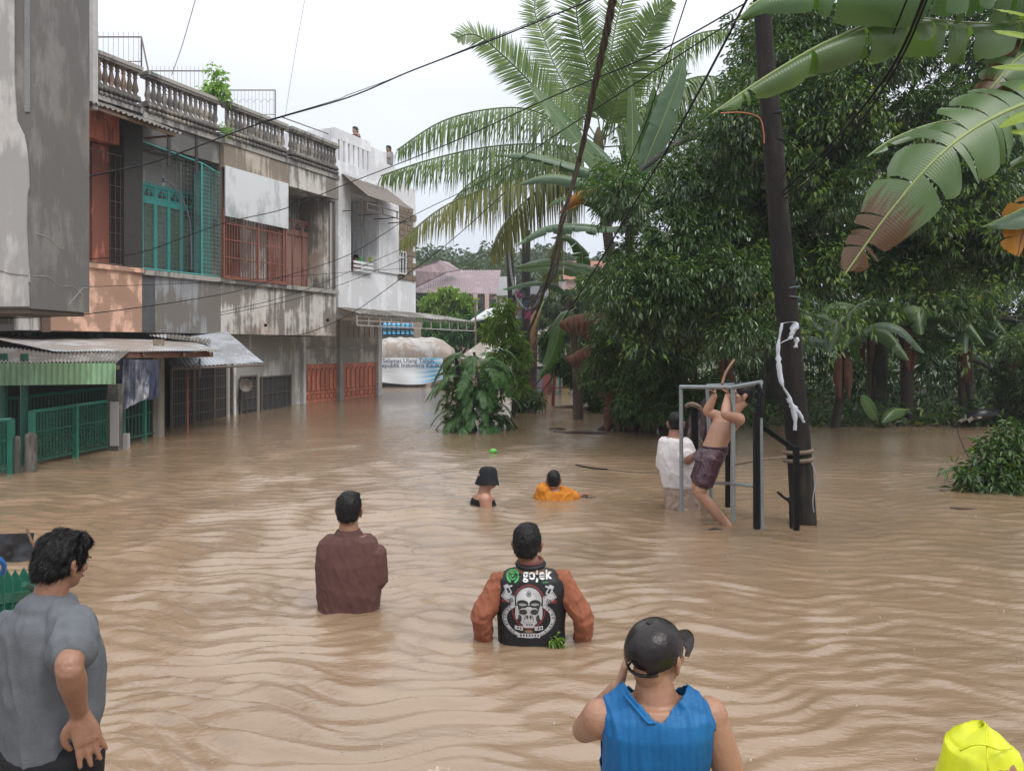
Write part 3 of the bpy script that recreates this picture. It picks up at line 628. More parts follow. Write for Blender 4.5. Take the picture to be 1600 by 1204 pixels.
green = mat('dark_green_iron', (.012, .115, .075), .45, (.009, .085, .055), 4, spec=.5)
greenl = mat('green_rail', (.02, .20, .135), .4, (.018, .15, .1), 4)
fascia = mat('pale_green_sheet', (.30, .50, .30), .5, (.24, .42, .25), 2, (.16, .26, .15), .4, (4, 4, .6))
def fence_panel(label, pa, Ya, pb, Yb, zt=1.05, n=22, deco=True, tall=0, posts=(0, 1), railz=None):
    a, b = lp(pa, Ya), lp(pb, Yb); T = thing('iron_fence', label, 'fence', a, group='green iron fences along the terrace'); U = Vector((0, 0, 1)); za, zb_ = (zt if isinstance(zt, tuple) else (zt, zt))
    zz = lambda t: za + (zb_ - za) * t
    m = MB(); m.bar(a + U * za, b + U * zb_, .035, 8); m.build('top_rail', greenl, T, world=True)
    m = MB(); m.sq(a + U * .1, b + U * .1, .04, .04); m.sq(a + U * (za * .62), b + U * (zb_ * .62), .03, .03); m.build('cross_rail', green, T, world=True)
    L = (b - a).length; me = None; q = MB(); q.sq((0, 0, -.9), (0, 0, 0), .022, .03); me = q.mesh('fence_bar')
    for k in range(n):
        t = (k + .5) / n; o = link('fence_bar', me, green, T); o.location = (b - a) * t + U * (zz(t) - .01 + tall)
        if tall: o.location.z = zz(t) + tall
    for t in posts:
        m = MB(); p = a.lerp(b, t); m.sq(p + U * -1.0, p + U * (zz(t) + .02), .09, .09); m.build('fence_post', greenl, T, world=True)
    if deco:
        m = MB(); d = (b - a).normalized()
        k = 0
        for row in range(2):
            for i in range(int(L / .26)):
                c = a + d * (.13 + i * .26) + U * (.22 + row * .27) + Vector((.03, -.03, 0)); s = 1 if (i + row) % 2 else -1
                m.tube([c + d * (s * .11 * (1 - j / 14) * math.cos(j * .75)) + U * (.11 * (1 - j / 14) * math.sin(j * .75)) for j in range(12)], .009, 4)
        tag(m.build('scroll_work', green, T, world=True), kind='stuff')
    return T

fence_panel('dark green iron fence panel with scroll work between the bollards and the concrete pillar', 50, 14.9, 172, 17.3, (1.02, 1.06), 26, posts=(0, .52, 1))
fence_panel('short green iron fence piece at the left frame edge beside the bollards', -60, 13.6, 17, 14.1, (.93, .95), 12, posts=(1,))
fence_panel('taller back row of green iron bars behind the front fence under the awning', 8, 16.5, 172, 19.0, (1.16, 1.26), 30, deco=False, posts=(), tall=.03)
fence_panel('green iron side gate behind the hanging grey tarp', 192, 18.4, 246, 20.0, (.95, 1.0), 10, deco=False, posts=(.0, .6, 1))
for px in (6, 38):
    m = MB(); p = lp(px, 15.2); m.bar(p + Vector((0, 0, -1)), p + Vector((0, 0, 2.1)), .07, 10); tag(m.build('awning_post', green), 'round dark green awning post, ' + ('leftmost by the frame edge' if px == 6 else 'second from the left, behind the fence'), 'post', 'green posts holding the awning')
# dark shop interior
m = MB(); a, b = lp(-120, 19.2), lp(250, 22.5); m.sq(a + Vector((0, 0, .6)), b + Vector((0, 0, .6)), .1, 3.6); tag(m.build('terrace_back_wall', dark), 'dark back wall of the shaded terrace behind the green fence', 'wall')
# bollards
bol = mat('bollard_concrete', (.22, .2, .17), .85, (.13, .12, .1), 4, (.06, .055, .05), .5, (5, 5, 1), .5)
for px, py, wd, tp, lb in ((26, 735, 11, 680, 'shorter left concrete bollard standing in the water by the green fence'), (48, 732, 18, 674, 'thicker right concrete bollard in front of the green fence panel')):
    Yb = 14.15 if px == 26 else 14.35; r = wd / 2 / F * Yb; zt = HC + (HOR - tp) / F * Yb; p = lp(px, Yb)
    m = MB(); m.lathe([(r * 1.05, -1.1), (r, 0), (r * .97, zt - r * .9), (r * .8, zt - r * .35), (r * .45, zt - .03), (0, zt)], (0, 0, 0), 14); o = m.build('bollard', bol, smooth=True); o.location = p; tag(o, lb, 'bollard', 'concrete bollards')
# concrete pillar
p = lp(180, 17.3); m = MB(); m.box(-.11, .11, -.11, .11, -1.1, HC - 60 / F * 17.3); T = thing('concrete_pillar', 'bare concrete pillar with peeling faces at the end of the green fence', 'pillar', p); m.build('shaft', bol, T); m = MB(); m.box(-.05, .135, -.13, -.112, .1, 1.05); m.build('peeling_plaster', nb_l, T)
m = MB(); m.box(-.125, .125, -.12, .12, 1.0, 1.22); m.build('capital_block', bol, T)
p = lp(248, 19.9); m = MB(); m.box(-.1, .1, -.1, .1, -1.1, HC + 10 / F * 20); T = thing('awning_column', 'slim beige and brown column under the end of the zinc awning', 'column', p); m.build('shaft', mat('beige_column', (.35, .28, .2)), T); m = MB(); m.box(.04, .11, -.115, -.102, -1, 2.3); m.build('pale_strip', nb_l, T)
p = lp(197, 17.6); m = MB(); m.box(-.06, .06, -.06, .06, -1.1, .32); o = m.build('marker_post', nb_l); o.location = p; tag(o, 'short white square post beside the concrete pillar', 'post')
# hanging tarp
def cloth(name, tl, tr, bl, br, mt, nu=36, nv=30, amp=.08, parent=None, freq=3.0, seed=0, th=.006, smooth=True):
    tl, tr, bl, br = map(Vector, (tl, tr, bl, br)); nrm = (tr - tl).cross(bl - tl).normalized(); V = []; Fq = []
    for s in (0, 1):
        for j in range(nv + 1):
            for i in range(nu + 1):
                u, v = i / nu, j / nv; p = tl.lerp(tr, u).lerp(bl.lerp(br, u), v)
                q = Vector((u * freq * 2.2, v * freq * .5, seed)); d = noise.noise(q) * 1.2 + .5 * noise.noise(q * 2.7) + .3 * math.sin(u * 17 + 3 * v + seed)
                p += nrm * (d * amp * (.35 + .65 * v)) + nrm * th * s
                p.z += .04 * noise.noise(Vector((u * 5, v, seed + 5))) * (v if j == nv else 0); V.append(p)
    k = nu + 1; off = k * (nv + 1)
    for s in (0, 1):
        for j in range(nv):
            for i in range(nu): a = s * off + j * k + i; Fq.append((a, a + 1, a + k + 1, a + k))
    me = bpy.data.meshes.new(name); me.from_pydata(V, [], Fq); me.update(); return link(name, me, mt, parent, smooth=smooth, world=parent is not None)
tarp = mat('grey_plastic_tarp', (.42, .43, .46), .3, (.30, .31, .35), 2, (.05, .06, .10), .42, (3, 3, .5), spec=.7, patch=(.04, .05, .10), pscale=1.6, pth=.62)
navy = mat('navy_tarp', (.03, .045, .09), .35, (.05, .06, .1), 2)
T = thing('hanging_tarp', 'crumpled grey and navy plastic tarp hanging beside the concrete pillar', 'tarp', lp(215, 17.8))
cloth('grey_sheet', P(192, 560, 17.7), P(236, 564, 18.0), P(191, 641, 17.7), P(232, 620, 18.0), tarp, parent=T, amp=.12)
cloth('navy_sheet', P(182, 560, 17.9), P(248, 562, 18.4), P(186, 632, 17.9), P(246, 622, 18.4), navy, parent=T, amp=.06, seed=3)
# awnings
T = thing('corrugated_awning', 'weathered corrugated awning with a pale green pleated fascia at the left edge', 'awning', lp(60, 15))
A_ = P(-260, 566, 13.6); B_ = P(183, 566, 15.6); D_ = P(-260, 538, 18.5); C_ = P(205, 546, 18.3)
corrugated('roof_sheet', A_, B_, C_, D_, zincdirty, T, 70, .02)
fz = .42
corrugated('fascia_sheet', A_ + Vector((0, -.05, -.01)), B_ + Vector((0, -.05, -.01)), B_ + Vector((0, -.05, -fz)), A_ + Vector((0, -.05, -fz)), fascia, T, 46, .022)
m = MB(); m.sq(A_ + Vector((0, .1, -.1)), B_ + Vector((0, .1, -.1)), .06, .08); m.build('timber_beam', wood, T, world=True)
T = thing('zinc_awning', 'long shiny zinc sheet awning stretching from the terrace to the slim column', 'awning', lp(180, 18))
a1, b1, c1, d1 = P(85, 549, 17.0), P(348, 548, 19.3), P(300, 533, 22.6), P(-40, 522, 19.5)
corrugated('roof_sheet', a1, b1, c1, d1, zinc, T, 60, .014)
m = MB(); m.sq(a1 + Vector((.3, .15, -.09)), b1 + Vector((-.3, .15, -.09)), .05, .12); m.build('front_beam', mat('red_brown_timber', (.22, .1, .06)), T, world=True)
m = MB()
for t in (.25, .5, .75, .92): m.sq(a1.lerp(b1, t) + Vector((0, 0, -.08)), d1.lerp(c1, t) + Vector((0, 0, -.08)), .05, .07)
m.build('rafter', wood, T, world=True)
T = thing('lean_to_sheet', 'bright bluish zinc lean-to sheet sloping down below the white balcony', 'awning', lp(340, 23))
corrugated('roof_sheet', P(268, 573, 19.8), P(412, 566, 22.4), P(348, 512, 25.2), P(238, 521, 23.4), mat('bluish_zinc', (.52, .55, .60), .4, (.44, .47, .52), 1.2, (.3, .31, .33), .35, (2, 2, 2), metal=.0, spec=.4), T, 24, .016)
m = MB(); m.bar(P(268, 574, 19.8) + Vector((0, 0, -.04)), P(412, 568, 22.4) + Vector((0, 0, -.04)), .03); m.bar(P(312, 590, 20), P(312, 560, 20), .025); m.bar(P(290, 578, 19.5), P(312, 566, 20.2), .02); m.build('frame_bar', iron, T, world=True)
T = thing('debris_sheets', 'loose torn roofing strips lying on top of the zinc awning', 'debris', lp(250, 22))
for k in range(5):
    x = 232 + k * 17; corrugated('torn_strip', P(x, 523 + k * 2.4, 22.2), P(x + 28, 528 + k * 2.2, 21.8), P(x + 30, 521 + k * 2.4, 22.9), P(x + 4, 517 + k * 2.3, 23.2), zincdirty if k else paleiron, T, 5, .02)
# porch corner with green picket fence behind the grey shirt man
T = thing('picket_gate', 'dark green spear topped picket gate behind the man in the grey shirt', 'gate', lp(20, 2.9) + Vector((0, 0, .9)))
q = MB(); q.poly([(-.022, -1.0), (.022, -1.0), (.022, .02), (0, .065), (-.022, .02)], -.006, .006); me = q.mesh('picket')
for k in range(10):
    px = -44 + k * 13.5; Yk = 2.75 + .09 * k; zt = HC + (HOR - (905 - 7 * math.sin(k * .9) + abs(k - 6) * 3)) / F * Yk
    if k > 7: continue
    o = link('picket', me, green, T); pw = lp(px, Yk); o.location = Vector((pw.x, pw.y, zt)) - T.location; o.rotation_euler.z = .35
for k, py in enumerate((950, 1020, 1110)):
    m = MB(); m.sq(P(-60, py - 6, 2.74), P(52, py - 22, 3.3), .02, .035); m.build('cross_bar', green, T, world=True)
m = MB(); m.sq(P(4, 960, 2.62), P(6, 1300, 2.62), .05, .05); m.build('gate_post', green, T, world=True)
m = MB(); m.tube([P(38, 912, 3.1), P(48, 915, 3.15), P(56, 926, 3.2), P(58, 945, 3.2)], .012, 6); m.build('curved_rail', green, T, world=True)
m = MB(); m.tube(catmull([P(-20, 868, 2.8), P(-4, 872, 2.82), P(6, 882, 2.85), P(4, 896, 2.88)], 4), .009, 8); tag(m.build('blue_strap', mat('blue_plastic', (.02, .16, .5), .4)), 'bright blue plastic strap tied on the picket gate', 'strap')
# black netting with a stick
T = thing('netting_screen', 'black sagging netting with a broken stick behind the head of the grey shirt man', 'netting', lp(20, 7))
cloth('black_cloth', P(-60, 836, 6.6), P(52, 832, 7.4), P(-60, 884, 6.6), P(56, 874, 7.4), mat('black_net', (.022, .024, .03), .6), parent=T, amp=.05)
m = MB(); m.tube([P(42, 826, 7.1), P(49, 845, 7.1), P(56, 858, 7.1), P(48, 872, 7.1), P(45, 1000, 7.1)], .012, 6); m.bar(P(-40, 830, 6.7), P(-40, 1000, 6.7), .02); m.build('stick', wood, T, world=True)
# ------------------------------------------------------------------ beyond the bend of the street
mauve = mat('mauve_roof_sheet', (.30, .215, .235), .6, (.25, .18, .195), 2, (.18, .13, .14), .4, (2, 2, 1))
pinkw = mat('pale_pink_wall', (.55, .42, .38), .8, (.5, .38, .34))
# mauve roofed house
Yh_ = 62.0
def Q(px, py, Y=Yh_): return P(px, py, Y)
T = thing('house', 'pale pink house with a large mauve sheet roof behind the yellow green tree', 'house', lp(730, Yh_))
def slab(name, pts, mt, par, th=.12, world=True, d=(0, 0, -1)):
    d = Vector(d); n = len(pts); v = [Vector(p) for p in pts] + [Vector(p) + d * th for p in pts]
    m = MB(); m.add(v, [tuple(range(n)), tuple(reversed(range(n, 2 * n)))] + [(k, n + k, n + (k + 1) % n, (k + 1) % n) for k in range(n)]); return m.build(name, mt, par, world=world)
corrugated('roof', Q(600, 456, 58), Q(776, 459, 58), Q(783, 422, 66), Q(600, 422, 66), mauve, T, 50, .04)
slab('gable_roof', [Q(640, 452, 57), Q(698, 424, 60), Q(686, 407, 60), Q(640, 420, 57)], mauve, T)
slab('gable_roof', [Q(686, 407, 60), Q(698, 424, 60), Q(718, 421, 63), Q(700, 409, 64)], mauve, T)
m = MB(); a, b = lp(700, 58.6), lp(776, 58.6); m.sq(a + Vector((0, 0, 2.9)), b + Vector((0, 0, 2.9)), .2, 6); m.build('wall', pinkw, T, world=True)
for px in (752, 768): m = MB(); p = Q(px, 480, 58.3); m.box(-.35, .35, -.06, .06, -.6, .6); o = m.build('window', glassd, T); o.location = p - T.location
for px in (743, 761): m = MB(); m.sq(Q(px, 560, 58), Q(px, 459, 58), .3, .3); m.build('porch_column', pinkw, T, world=True)
# more roofs
grey_r = mat('grey_roof', (.33, .33, .34), .6, (.25, .25, .26), 2)
def simple_house(label, px0, px1, py_e, py_r, Y, wm, rm, dp=5):
    T = thing('far_house', label, 'house', lp((px0 + px1) / 2, Y)); a, b = P(px0, py_e, Y), P(px1, py_e, Y); c, d = P(px1, py_r, Y + dp), P(px0, py_r, Y + dp)
    corrugated('roof', a, b, c, d, rm, T, 24, .03); m = MB(); z = a.z; m.box(a.x + .2, b.x - .2, Y + .4, Y + dp, -1, z - .05); m.build('wall', wm, T, world=True)
    for k in range(2):
        x = a.x + (b.x - a.x) * (.3 + .4 * k); m = MB(); m.box(x - .4, x + .4, Y + .34, Y + .395, z - 1.9, z - .7); m.build('window', glassd, T, world=True)
simple_house('low grey roofed house showing between the dark poles', 776, 806, 462, 432, 66, whited, grey_r)
simple_house('house with rusty red roof seen through the banana leaves', 880, 960, 436, 408, 55, pinkw, mat('rust_roof', (.33, .13, .08), .7))
simple_house('dark roofed house right of the far pole', 826, 886, 470, 440, 70, whited, mat('dark_roof', (.1, .1, .11), .7))
m = MB(); corr = None
T = thing('far_canopy', 'pale grey canopy roof on a thin post beside the yellow green tree', 'canopy', lp(750, 50))
slab('canopy_sheet', [P(735, 500, 50), P(775, 494, 50), P(800, 478, 54), P(762, 482, 54)], mat('pale_canopy', (.5, .53, .53), .5), T, .1)
m = MB(); m.bar(P(743, 640, 49.5), P(743, 470, 49.5), .06); m.build('post', iron, T, world=True)
# tents
tentm = mat('old_tarpaulin', (.46, .43, .39), .7, (.36, .33, .30), 3, (.2, .17, .14), .45, (4, 4, 1), .5)
def barrel(name, px0, px1, Y, zb_, zt_, depth, mt, parent, n=14):
    """barrel vaulted cover: arch across the depth, long side facing the camera, with hoops"""
    a, b = lp(px0, Y).x, lp(px1, Y).x; V = []; Fq = []; k = n + 1; nx = 40
    for i in range(nx + 1):
        u = i / nx; x = a + (b - a) * u; sc = 1 - .55 * max(0, (u - .72) / .28) ** 2 - .15 * max(0, (.15 - u) / .15) ** 2; hoop = .05 * abs(math.sin(u * math.pi * 7))
        for j in range(k):
            t = math.pi * j / n; V.append((x, Y + depth / 2 - depth / 2 * math.cos(t), zb_ + ((zt_ - zb_) * sc - hoop) * math.sin(t) ** .7 + .04 * noise.noise(Vector((x * 2, j * .5, 0)))))
    for i in range(nx):
        for j in range(n): q = i * k + j; Fq.append((q, q + 1, q + k + 1, q + k))
    Fq += [tuple(reversed(range(k))), tuple(range(nx * k, nx * k + k))]
    me = bpy.data.meshes.new(name); me.from_pydata(V, [], Fq); return link(name, me, mt, parent, world=True, smooth=True)
Yt = 44.0
T = thing('covered_stall', 'flooded roadside stall under a bulging dirty white tarpaulin cover', 'stall', lp(645, Yt))
z1 = HC + (HOR - 560) / F * Yt; z2 = HC + (HOR - 526) / F * Yt
barrel('tarpaulin_cover', 585, 705, Yt, z1, z2, 3.2, mat('bulging_cover', (.46, .45, .44), .6, (.34, .33, .33), 2, (.24, .19, .15), .5, (3, 3, .7), .5), T)
m = MB(); m.box(lp(588, Yt).x, lp(700, Yt).x, Yt - .02, Yt + 3, z1 - .12, z1 + .02); m.build('edge_board', mat('brown_edge', (.3, .19, .14)), T, world=True)
m = MB(); m.box(lp(590, Yt).x, lp(636, Yt).x, Yt + .2, Yt + 3, -.9, .15); m.build('dark_counter', dark, T, world=True)
for px in (590, 640, 690): m = MB(); p = lp(px, Yt + .1); m.bar(p + Vector((0, 0, -1)), p + Vector((0, 0, z1 - .1)), .05); m.build('post', iron, T, world=True)
m = MB(); m.box(lp(660, Yt).x, lp(700, Yt).x, Yt - .1, Yt - .04, z1 - .45, z1 - .12); m.build('red_board', mat('red_board', (.4, .07, .05)), T, world=True)
# banner with lettering
T = thing('banner', 'white and blue independence day banner with two lines of dark text', 'banner', P(640, 570, 43.5))
za, zb2 = HC + (HOR - 559) / F * 43.5, HC + (HOR - 596) / F * 43.5; xa, xb = lp(592, 43.5).x, lp(692, 43.5).x
bm_ = bpy.data.materials.new('banner_cloth'); g = G(bm_); b = g.n('ShaderNodeBsdfPrincipled'); o = g.n('ShaderNodeOutputMaterial'); g.l(b.outputs[0], o.inputs[0])
uv = g.n('ShaderNodeTexCoord').outputs['UV']; sx = g.n('ShaderNodeSeparateXYZ'); g.l(uv, sx.inputs[0]); wv = g.n('ShaderNodeTexWave', wave_type='RINGS'); mp_ = g.n('ShaderNodeMapping'); mp_.inputs['Location'].default_value = (-.3, -1.35, 0); mp_.inputs['Scale'].default_value = (1, .8, 1); g.l(uv, mp_.inputs[0]); g.l(mp_.outputs[0], wv.inputs[0]); wv.inputs['Scale'].default_value = 2.2
c = mix(g, ramp(g, sx.outputs['X'], [(.55, (0, 0, 0)), (.85, (1, 1, 1)), (1.0, (.5, .5, .5))]), (.74, .80, .86), (.12, .42, .68)); c = mix(g, ramp(g, wv.outputs[0], [(.5, (0, 0, 0)), (.9, (.6, .6, .6))]), c, (.80, .84, .85)); g.l(c, b.inputs['Base Color']); b.inputs['Roughness'].default_value = .5
V = []; UV = []; Fq = []; nu, nv = 44, 14
for j in range(nv + 1):
    for i in range(nu + 1):
        u, v = i / nu, j / nv; zz = zb2 + (za - zb2) * v - (1 - v) * .16 * math.sin(math.pi * u) - .10 * v * math.sin(math.pi * (u * 1.0)) * 0 + (1 - v) * .45 * max(0, u - .7)
        V.append((xa + (xb - xa) * u, 43.5 + .06 * math.sin(u * 9 + v * 3) * (1 - v * .6), zz)); UV.append((u, v))
for j in range(nv):
    for i in range(nu): q = j * (nu + 1) + i; Fq.append((q, q + 1, q + nu + 2, q + nu + 1))
me = np_mesh('banner_sheet', V, Fq, UV); link('banner_sheet', me, bm_, T, world=True, smooth=True)
inkb = mat('navy_ink', (.03, .05, .12), .6)
def text_obj(name, txt, mt, parent, loc, size, rot=(R(90), 0, 0), align='CENTER', bold=0, ext=.0, world=True, proj=None, sx=1.0, rz2=0, gap=1.0):
    cu = bpy.data.curves.new(name, 'FONT'); cu.body = txt; cu.space_character = gap; cu.size = size; cu.align_x = align; cu.offset = bold; cu.extrude = ext; cu.resolution_u = 3
    tmp = bpy.data.objects.new(name, cu); COL.objects.link(tmp); tmp.location = loc; tmp.rotation_euler = rot; tmp.scale.x = sx; bpy.context.view_layer.update()
    me = bpy.data.meshes.new_from_object(tmp.evaluated_get(bpy.context.evaluated_depsgraph_get())); me.transform(tmp.matrix_world); bpy.data.objects.remove(tmp)
    if proj: proj(me)
    return link(name, me, mt, parent, world)
text_obj('lettering', 'Selamat Ulang Tahun', inkb, T, P(638, 566.5, 43.38), .33, bold=.004)
text_obj('lettering', 'Republik Indonesia Ke-80', inkb, T, P(640, 574, 43.36), .33, bold=.004)
# grey tent right of it and blue gallons
T = thing('market_tent', 'grey sagging market tent roof behind the feathery shrub', 'tent', lp(770, 46))
slab('tent_cloth', [P(712, 562, 45), P(830, 556, 45), P(820, 520, 48), P(768, 522, 48)], tentm, T, .08)
for px in (722, 770, 818): m = MB(); p = lp(px, 45.3); m.bar(p + Vector((0, 0, -1)), p + Vector((0, 0, 1.5)), .06); m.build('post', iron, T, world=True)
gal = mat('blue_gallon', (.18, .48, .72), .25, (.1, .36, .6), 4, spec=.7)
q = MB(); q.lathe([(.11, -.2), (.14, -.18), (.14, -.02), (.125, 0), (.14, .02), (.14, .14), (.1, .2), (.045, .24), (.045, .29), (0, .29)], (0, 0, 0), 8); gme = q.mesh('water_gallon')
T = thing('gallon_rack', 'rack filled with rows of blue water gallons behind the white column', 'rack', P(622, 520, 47))
m = MB(); m.box(lp(597, 47.3).x, lp(648, 47.3).x, 47.2, 47.5, P(0, 525, 47.3).z, P(0, 504, 47.3).z); m.build('backboard', mat('deep_blue_board', (.02, .1, .22)), T, world=True)
for j in range(2):
    m = MB(); z = P(0, 524.5 - j * 10, 47).z; m.box(lp(597, 47).x, lp(648, 47).x, 46.8, 47.19, z - .03, z); m.build('shelf', iron, T, world=True)
for j in range(2):
    for k in range(7):
        o = link('water_gallon', gme, gal, None, smooth=True); o.location = (lp(601.5 + k * 7, 46.95).x, 46.98, P(0, 524.5 - j * 10, 47).z + .2); o.scale = (.85, .85, .72)
        tag(o, ('%s gallon from the left on the %s shelf of the blue gallon rack' % (['first', 'second', 'third', 'fourth', 'fifth', 'sixth', 'seventh'][k], ['lower', 'upper'][j])), 'water gallon', 'blue water gallons in the rack')
m = MB(); m.box(lp(646, 47).x, lp(656, 47).x, 46.9, 47.6, -1, P(0, 503, 47).z); tag(m.build('brick_pillar', mat('far_brown_pillar', (.33, .27, .22))), 'brown pillar at the right end of the gallon rack', 'pillar')
m = MB(); a, b = lp(585, 46.5), lp(662, 46.5); m.box(a.x, b.x, 47.6, 51, -1, P(0, 545, 47).z); tag(m.build('far_shop_wall', mat('far_cream', (.5, .46, .4))), 'cream wall under the gallon rack behind the stall cover', 'wall')
# parked / floating clutter between the poles
T = thing('market_stall', 'cluttered flooded market stall with blue and yellow sheets seen between the trunks', 'stall', lp(870, 38))
cols = [(.05, .35, .6), (.62, .5, .25), (.25, .28, .33), (.6, .6, .62), (.07, .3, .5), (.35, .12, .1), (.12, .14, .18), (.66, .6, .4)]
rr = random.Random(8)
for k in range(16):
    px = 812 + k * 7.2; wpx = rr.uniform(9, 22); Y = 37 + rr.random() * 3; h = rr.uniform(.3, .9)
    cme = cloth('hung_sheet', P(px, 590, Y) + Vector((0, 0, h - .3)), P(px + wpx, 588, Y) + Vector((0, 0, h - .35)), lp(px, Y) + Vector((0, 0, .0)), lp(px + wpx, Y) + Vector((0, 0, .02)), mat('stall_cloth_%s' % 'abcdefgh'[k % 8], cols[k % 8], .5), 8, 6, .12, T, seed=k)
m = MB(); a, b = lp(800, 41), lp(935, 41); m.sq(a + Vector((0, 0, .6)), b + Vector((0, 0, .6)), .2, 1.2); m.build('counter', dark, T, world=True)
m = MB(); m.sq(P(800, 606, 37.2), P(912, 605, 37.2), .05, .05); m.build('red_bar', mat('red_bar', (.35, .05, .05)), T, world=True)

# ------------------------------------------------------------------ far poles with tangled wires
polem = mat('black_pole', (.03, .028, .027), .8, (.06, .055, .05), 4)
T = thing('far_pole', 'dark utility pole with a pale cable running down it, left of the tangled pair', 'utility pole', lp(805, 27), group='poles at the bend'); m = MB(); m.tube([P(812, 640, 27), P(800, 470, 27), P(790, 268, 27)], .14, 8, [.17, .14, .1]); m.build('shaft', polem, T, world=True, smooth=True)
m = MB(); m.tube(catmull([P(792, 270, 26.8), P(796, 400, 26.8), P(806, 460, 26.7), P(820, 481, 26.6), P(838, 475, 26.4), P(850, 440, 26)], 6), .04, 6); m.build('pale_cable', mat('pale_cable', (.45, .45, .45), .5), T, world=True)
T = thing('far_pole', 'second dark pole right beside the cable wrapped pole', 'utility pole', lp(822, 28), group='poles at the bend'); m = MB(); m.tube([P(822, 640, 28), P(822, 360, 28)], .15, 8); m.build('shaft', polem, T, world=True)
m = MB(); m.tube([P(864, 637, 30), P(866, 590, 30), P(860, 575, 30)], .07, 6); tag(m.build('stake', mat('red_stake', (.16, .05, .05))), 'thin dark red stake standing in the water right of the brown banana stem', 'stake')
rr = random.Random(2)
T = thing('hanging_scraps', 'bundle of pink and white scraps tangled on the cables between the dark poles', 'scraps', P(806, 460, 26.5))
for k in range(10):
    px, py = 800 + rr.uniform(0, 20), 448 + rr.uniform(0, 40); s = rr.uniform(6, 12)
    cloth('scrap', P(px, py, 26.4), P(px + s, py + rr.uniform(-4, 4), 26.4), P(px + rr.uniform(-3, 3), py + s * 1.3, 26.4), P(px + s, py + s * 1.2, 26.4), mat('scrap_' + 'pwb'[k % 3], [(.6, .12, .3), (.6, .62, .65), (.1, .13, .2)][k % 3], .5), 6, 6, .1, T, seed=k)
# ------------------------------------------------------------------ vegetation
bark = mat('dark_bark', (.055, .045, .035), .9, (.10, .085, .065), 5, (.02, .018, .016), .5, (6, 6, 1), 1)
L_tree = leafmat('tree_leaf', (.022, .060, .018), (.095, .180, .045), .24, .28, c3=(.19, .20, .04), spec=.9)
L_far = leafmat('far_leaf', (.05, .085, .045), (.09, .135, .06), .5, .2)
L_yel = leafmat('yellow_green_leaf', (.10, .20, .02), (.24, .36, .05), .45, .3)
L_shrub = leafmat('shrub_leaf', (.025, .085, .02), (.085, .20, .04), .35, .25)
L_under = leafmat('understorey_leaf', (.03, .075, .02), (.10, .18, .04), .38, .25, c3=(.2, .2, .03))
def leaf_mesh(name, base, dirs, nrm, L, Wd, fold=.25, droop=.25):
    """diamond leaves folded along the midrib, all arrays N x 3"""
    n = len(base); side = np.cross(dirs, nrm); side /= np.linalg.norm(side, axis=1)[:, None] + 1e-9; up = np.cross(side, dirs)
    L = np.broadcast_to(np.asarray(L), (n,))[:, None]; Wd = np.broadcast_to(np.asarray(Wd), (n,))[:, None]
    mid = base + dirs * L * .45; tip = base + dirs * L + np.array([0, 0, -1.0]) * L * droop
    a = mid + side * Wd * .5 + up * Wd * fold; b = mid - side * Wd * .5 + up * Wd * fold
    V = np.stack([base, a, tip, b], 1).reshape(-1, 3); i = np.arange(n)[:, None] * 4
    Fc = np.concatenate([i + np.array([[0, 1, 2]]), i + np.array([[0, 2, 3]])], 0)
    return np_mesh(name, V, Fc)
def rnd_dirs(rs, n):
    v = rs.normal(size=(n, 3)); return v / np.linalg.norm(v, axis=1)[:, None]
def twig_cloud(name, clumps, ntw, leaf, mt, parent, seed=1, per=7, hollow=.55, down=.5, spread=.13, wr=.3, shrink=1.0):
    """clumps: list of (centre, (rx, ry, rz)); leaves sit in whorls on twigs spread through each clump"""
    rs = np.random.RandomState(seed); vol = np.array([c[1][0] * c[1][2] for c in clumps]) ** .9; cnt = np.maximum(3, (ntw * vol / vol.sum()).astype(int)); B = []; D = []; Nn = []
    for (c, r), k in zip(clumps, cnt):
        d = rnd_dirs(rs, k); rad = (hollow + (1 - hollow) * rs.rand(k)) * (.8 + .35 * np.sin(d[:, 0] * 5 + c[0]) * np.sin(d[:, 2] * 6 + c[1]))
        p = np.array(c) + d * rad[:, None] * np.array(r)
        for q in range(per):
            t = rnd_dirs(rs, k); dd = d * .8 + t * .9 + np.array([0, 0, -down]); dd /= np.linalg.norm(dd, axis=1)[:, None]
            B.append(p + t * spread * .35 + d * rs.rand(k, 1) * spread); D.append(dd); Nn.append(rnd_dirs(rs, k) * .5 + np.array([0, 0, 1.0]))
    B = np.concatenate(B); D = np.concatenate(D); Nn = np.concatenate(Nn); L = leaf * rs.uniform(.6, 1.25, len(B))
    me = leaf_mesh(name, B, D, Nn, L, L * wr); return tag(link(name, me, mt, parent, world=True), kind='stuff')
def clumps_in(rs, cx, cy, cz, rx, ry, rz, n, s0, s1, shell=.55):
    o = []
    for _ in range(n):
        d = rnd_dirs(rs, 1)[0]; q = shell + (1 - shell) * rs.rand(); s = rs.uniform(s0, s1)
        o.append(((cx + d[0] * rx * q, cy + d[1] * ry * q, cz + d[2] * rz * q), (s, s * .9, s * .75)))
    return o
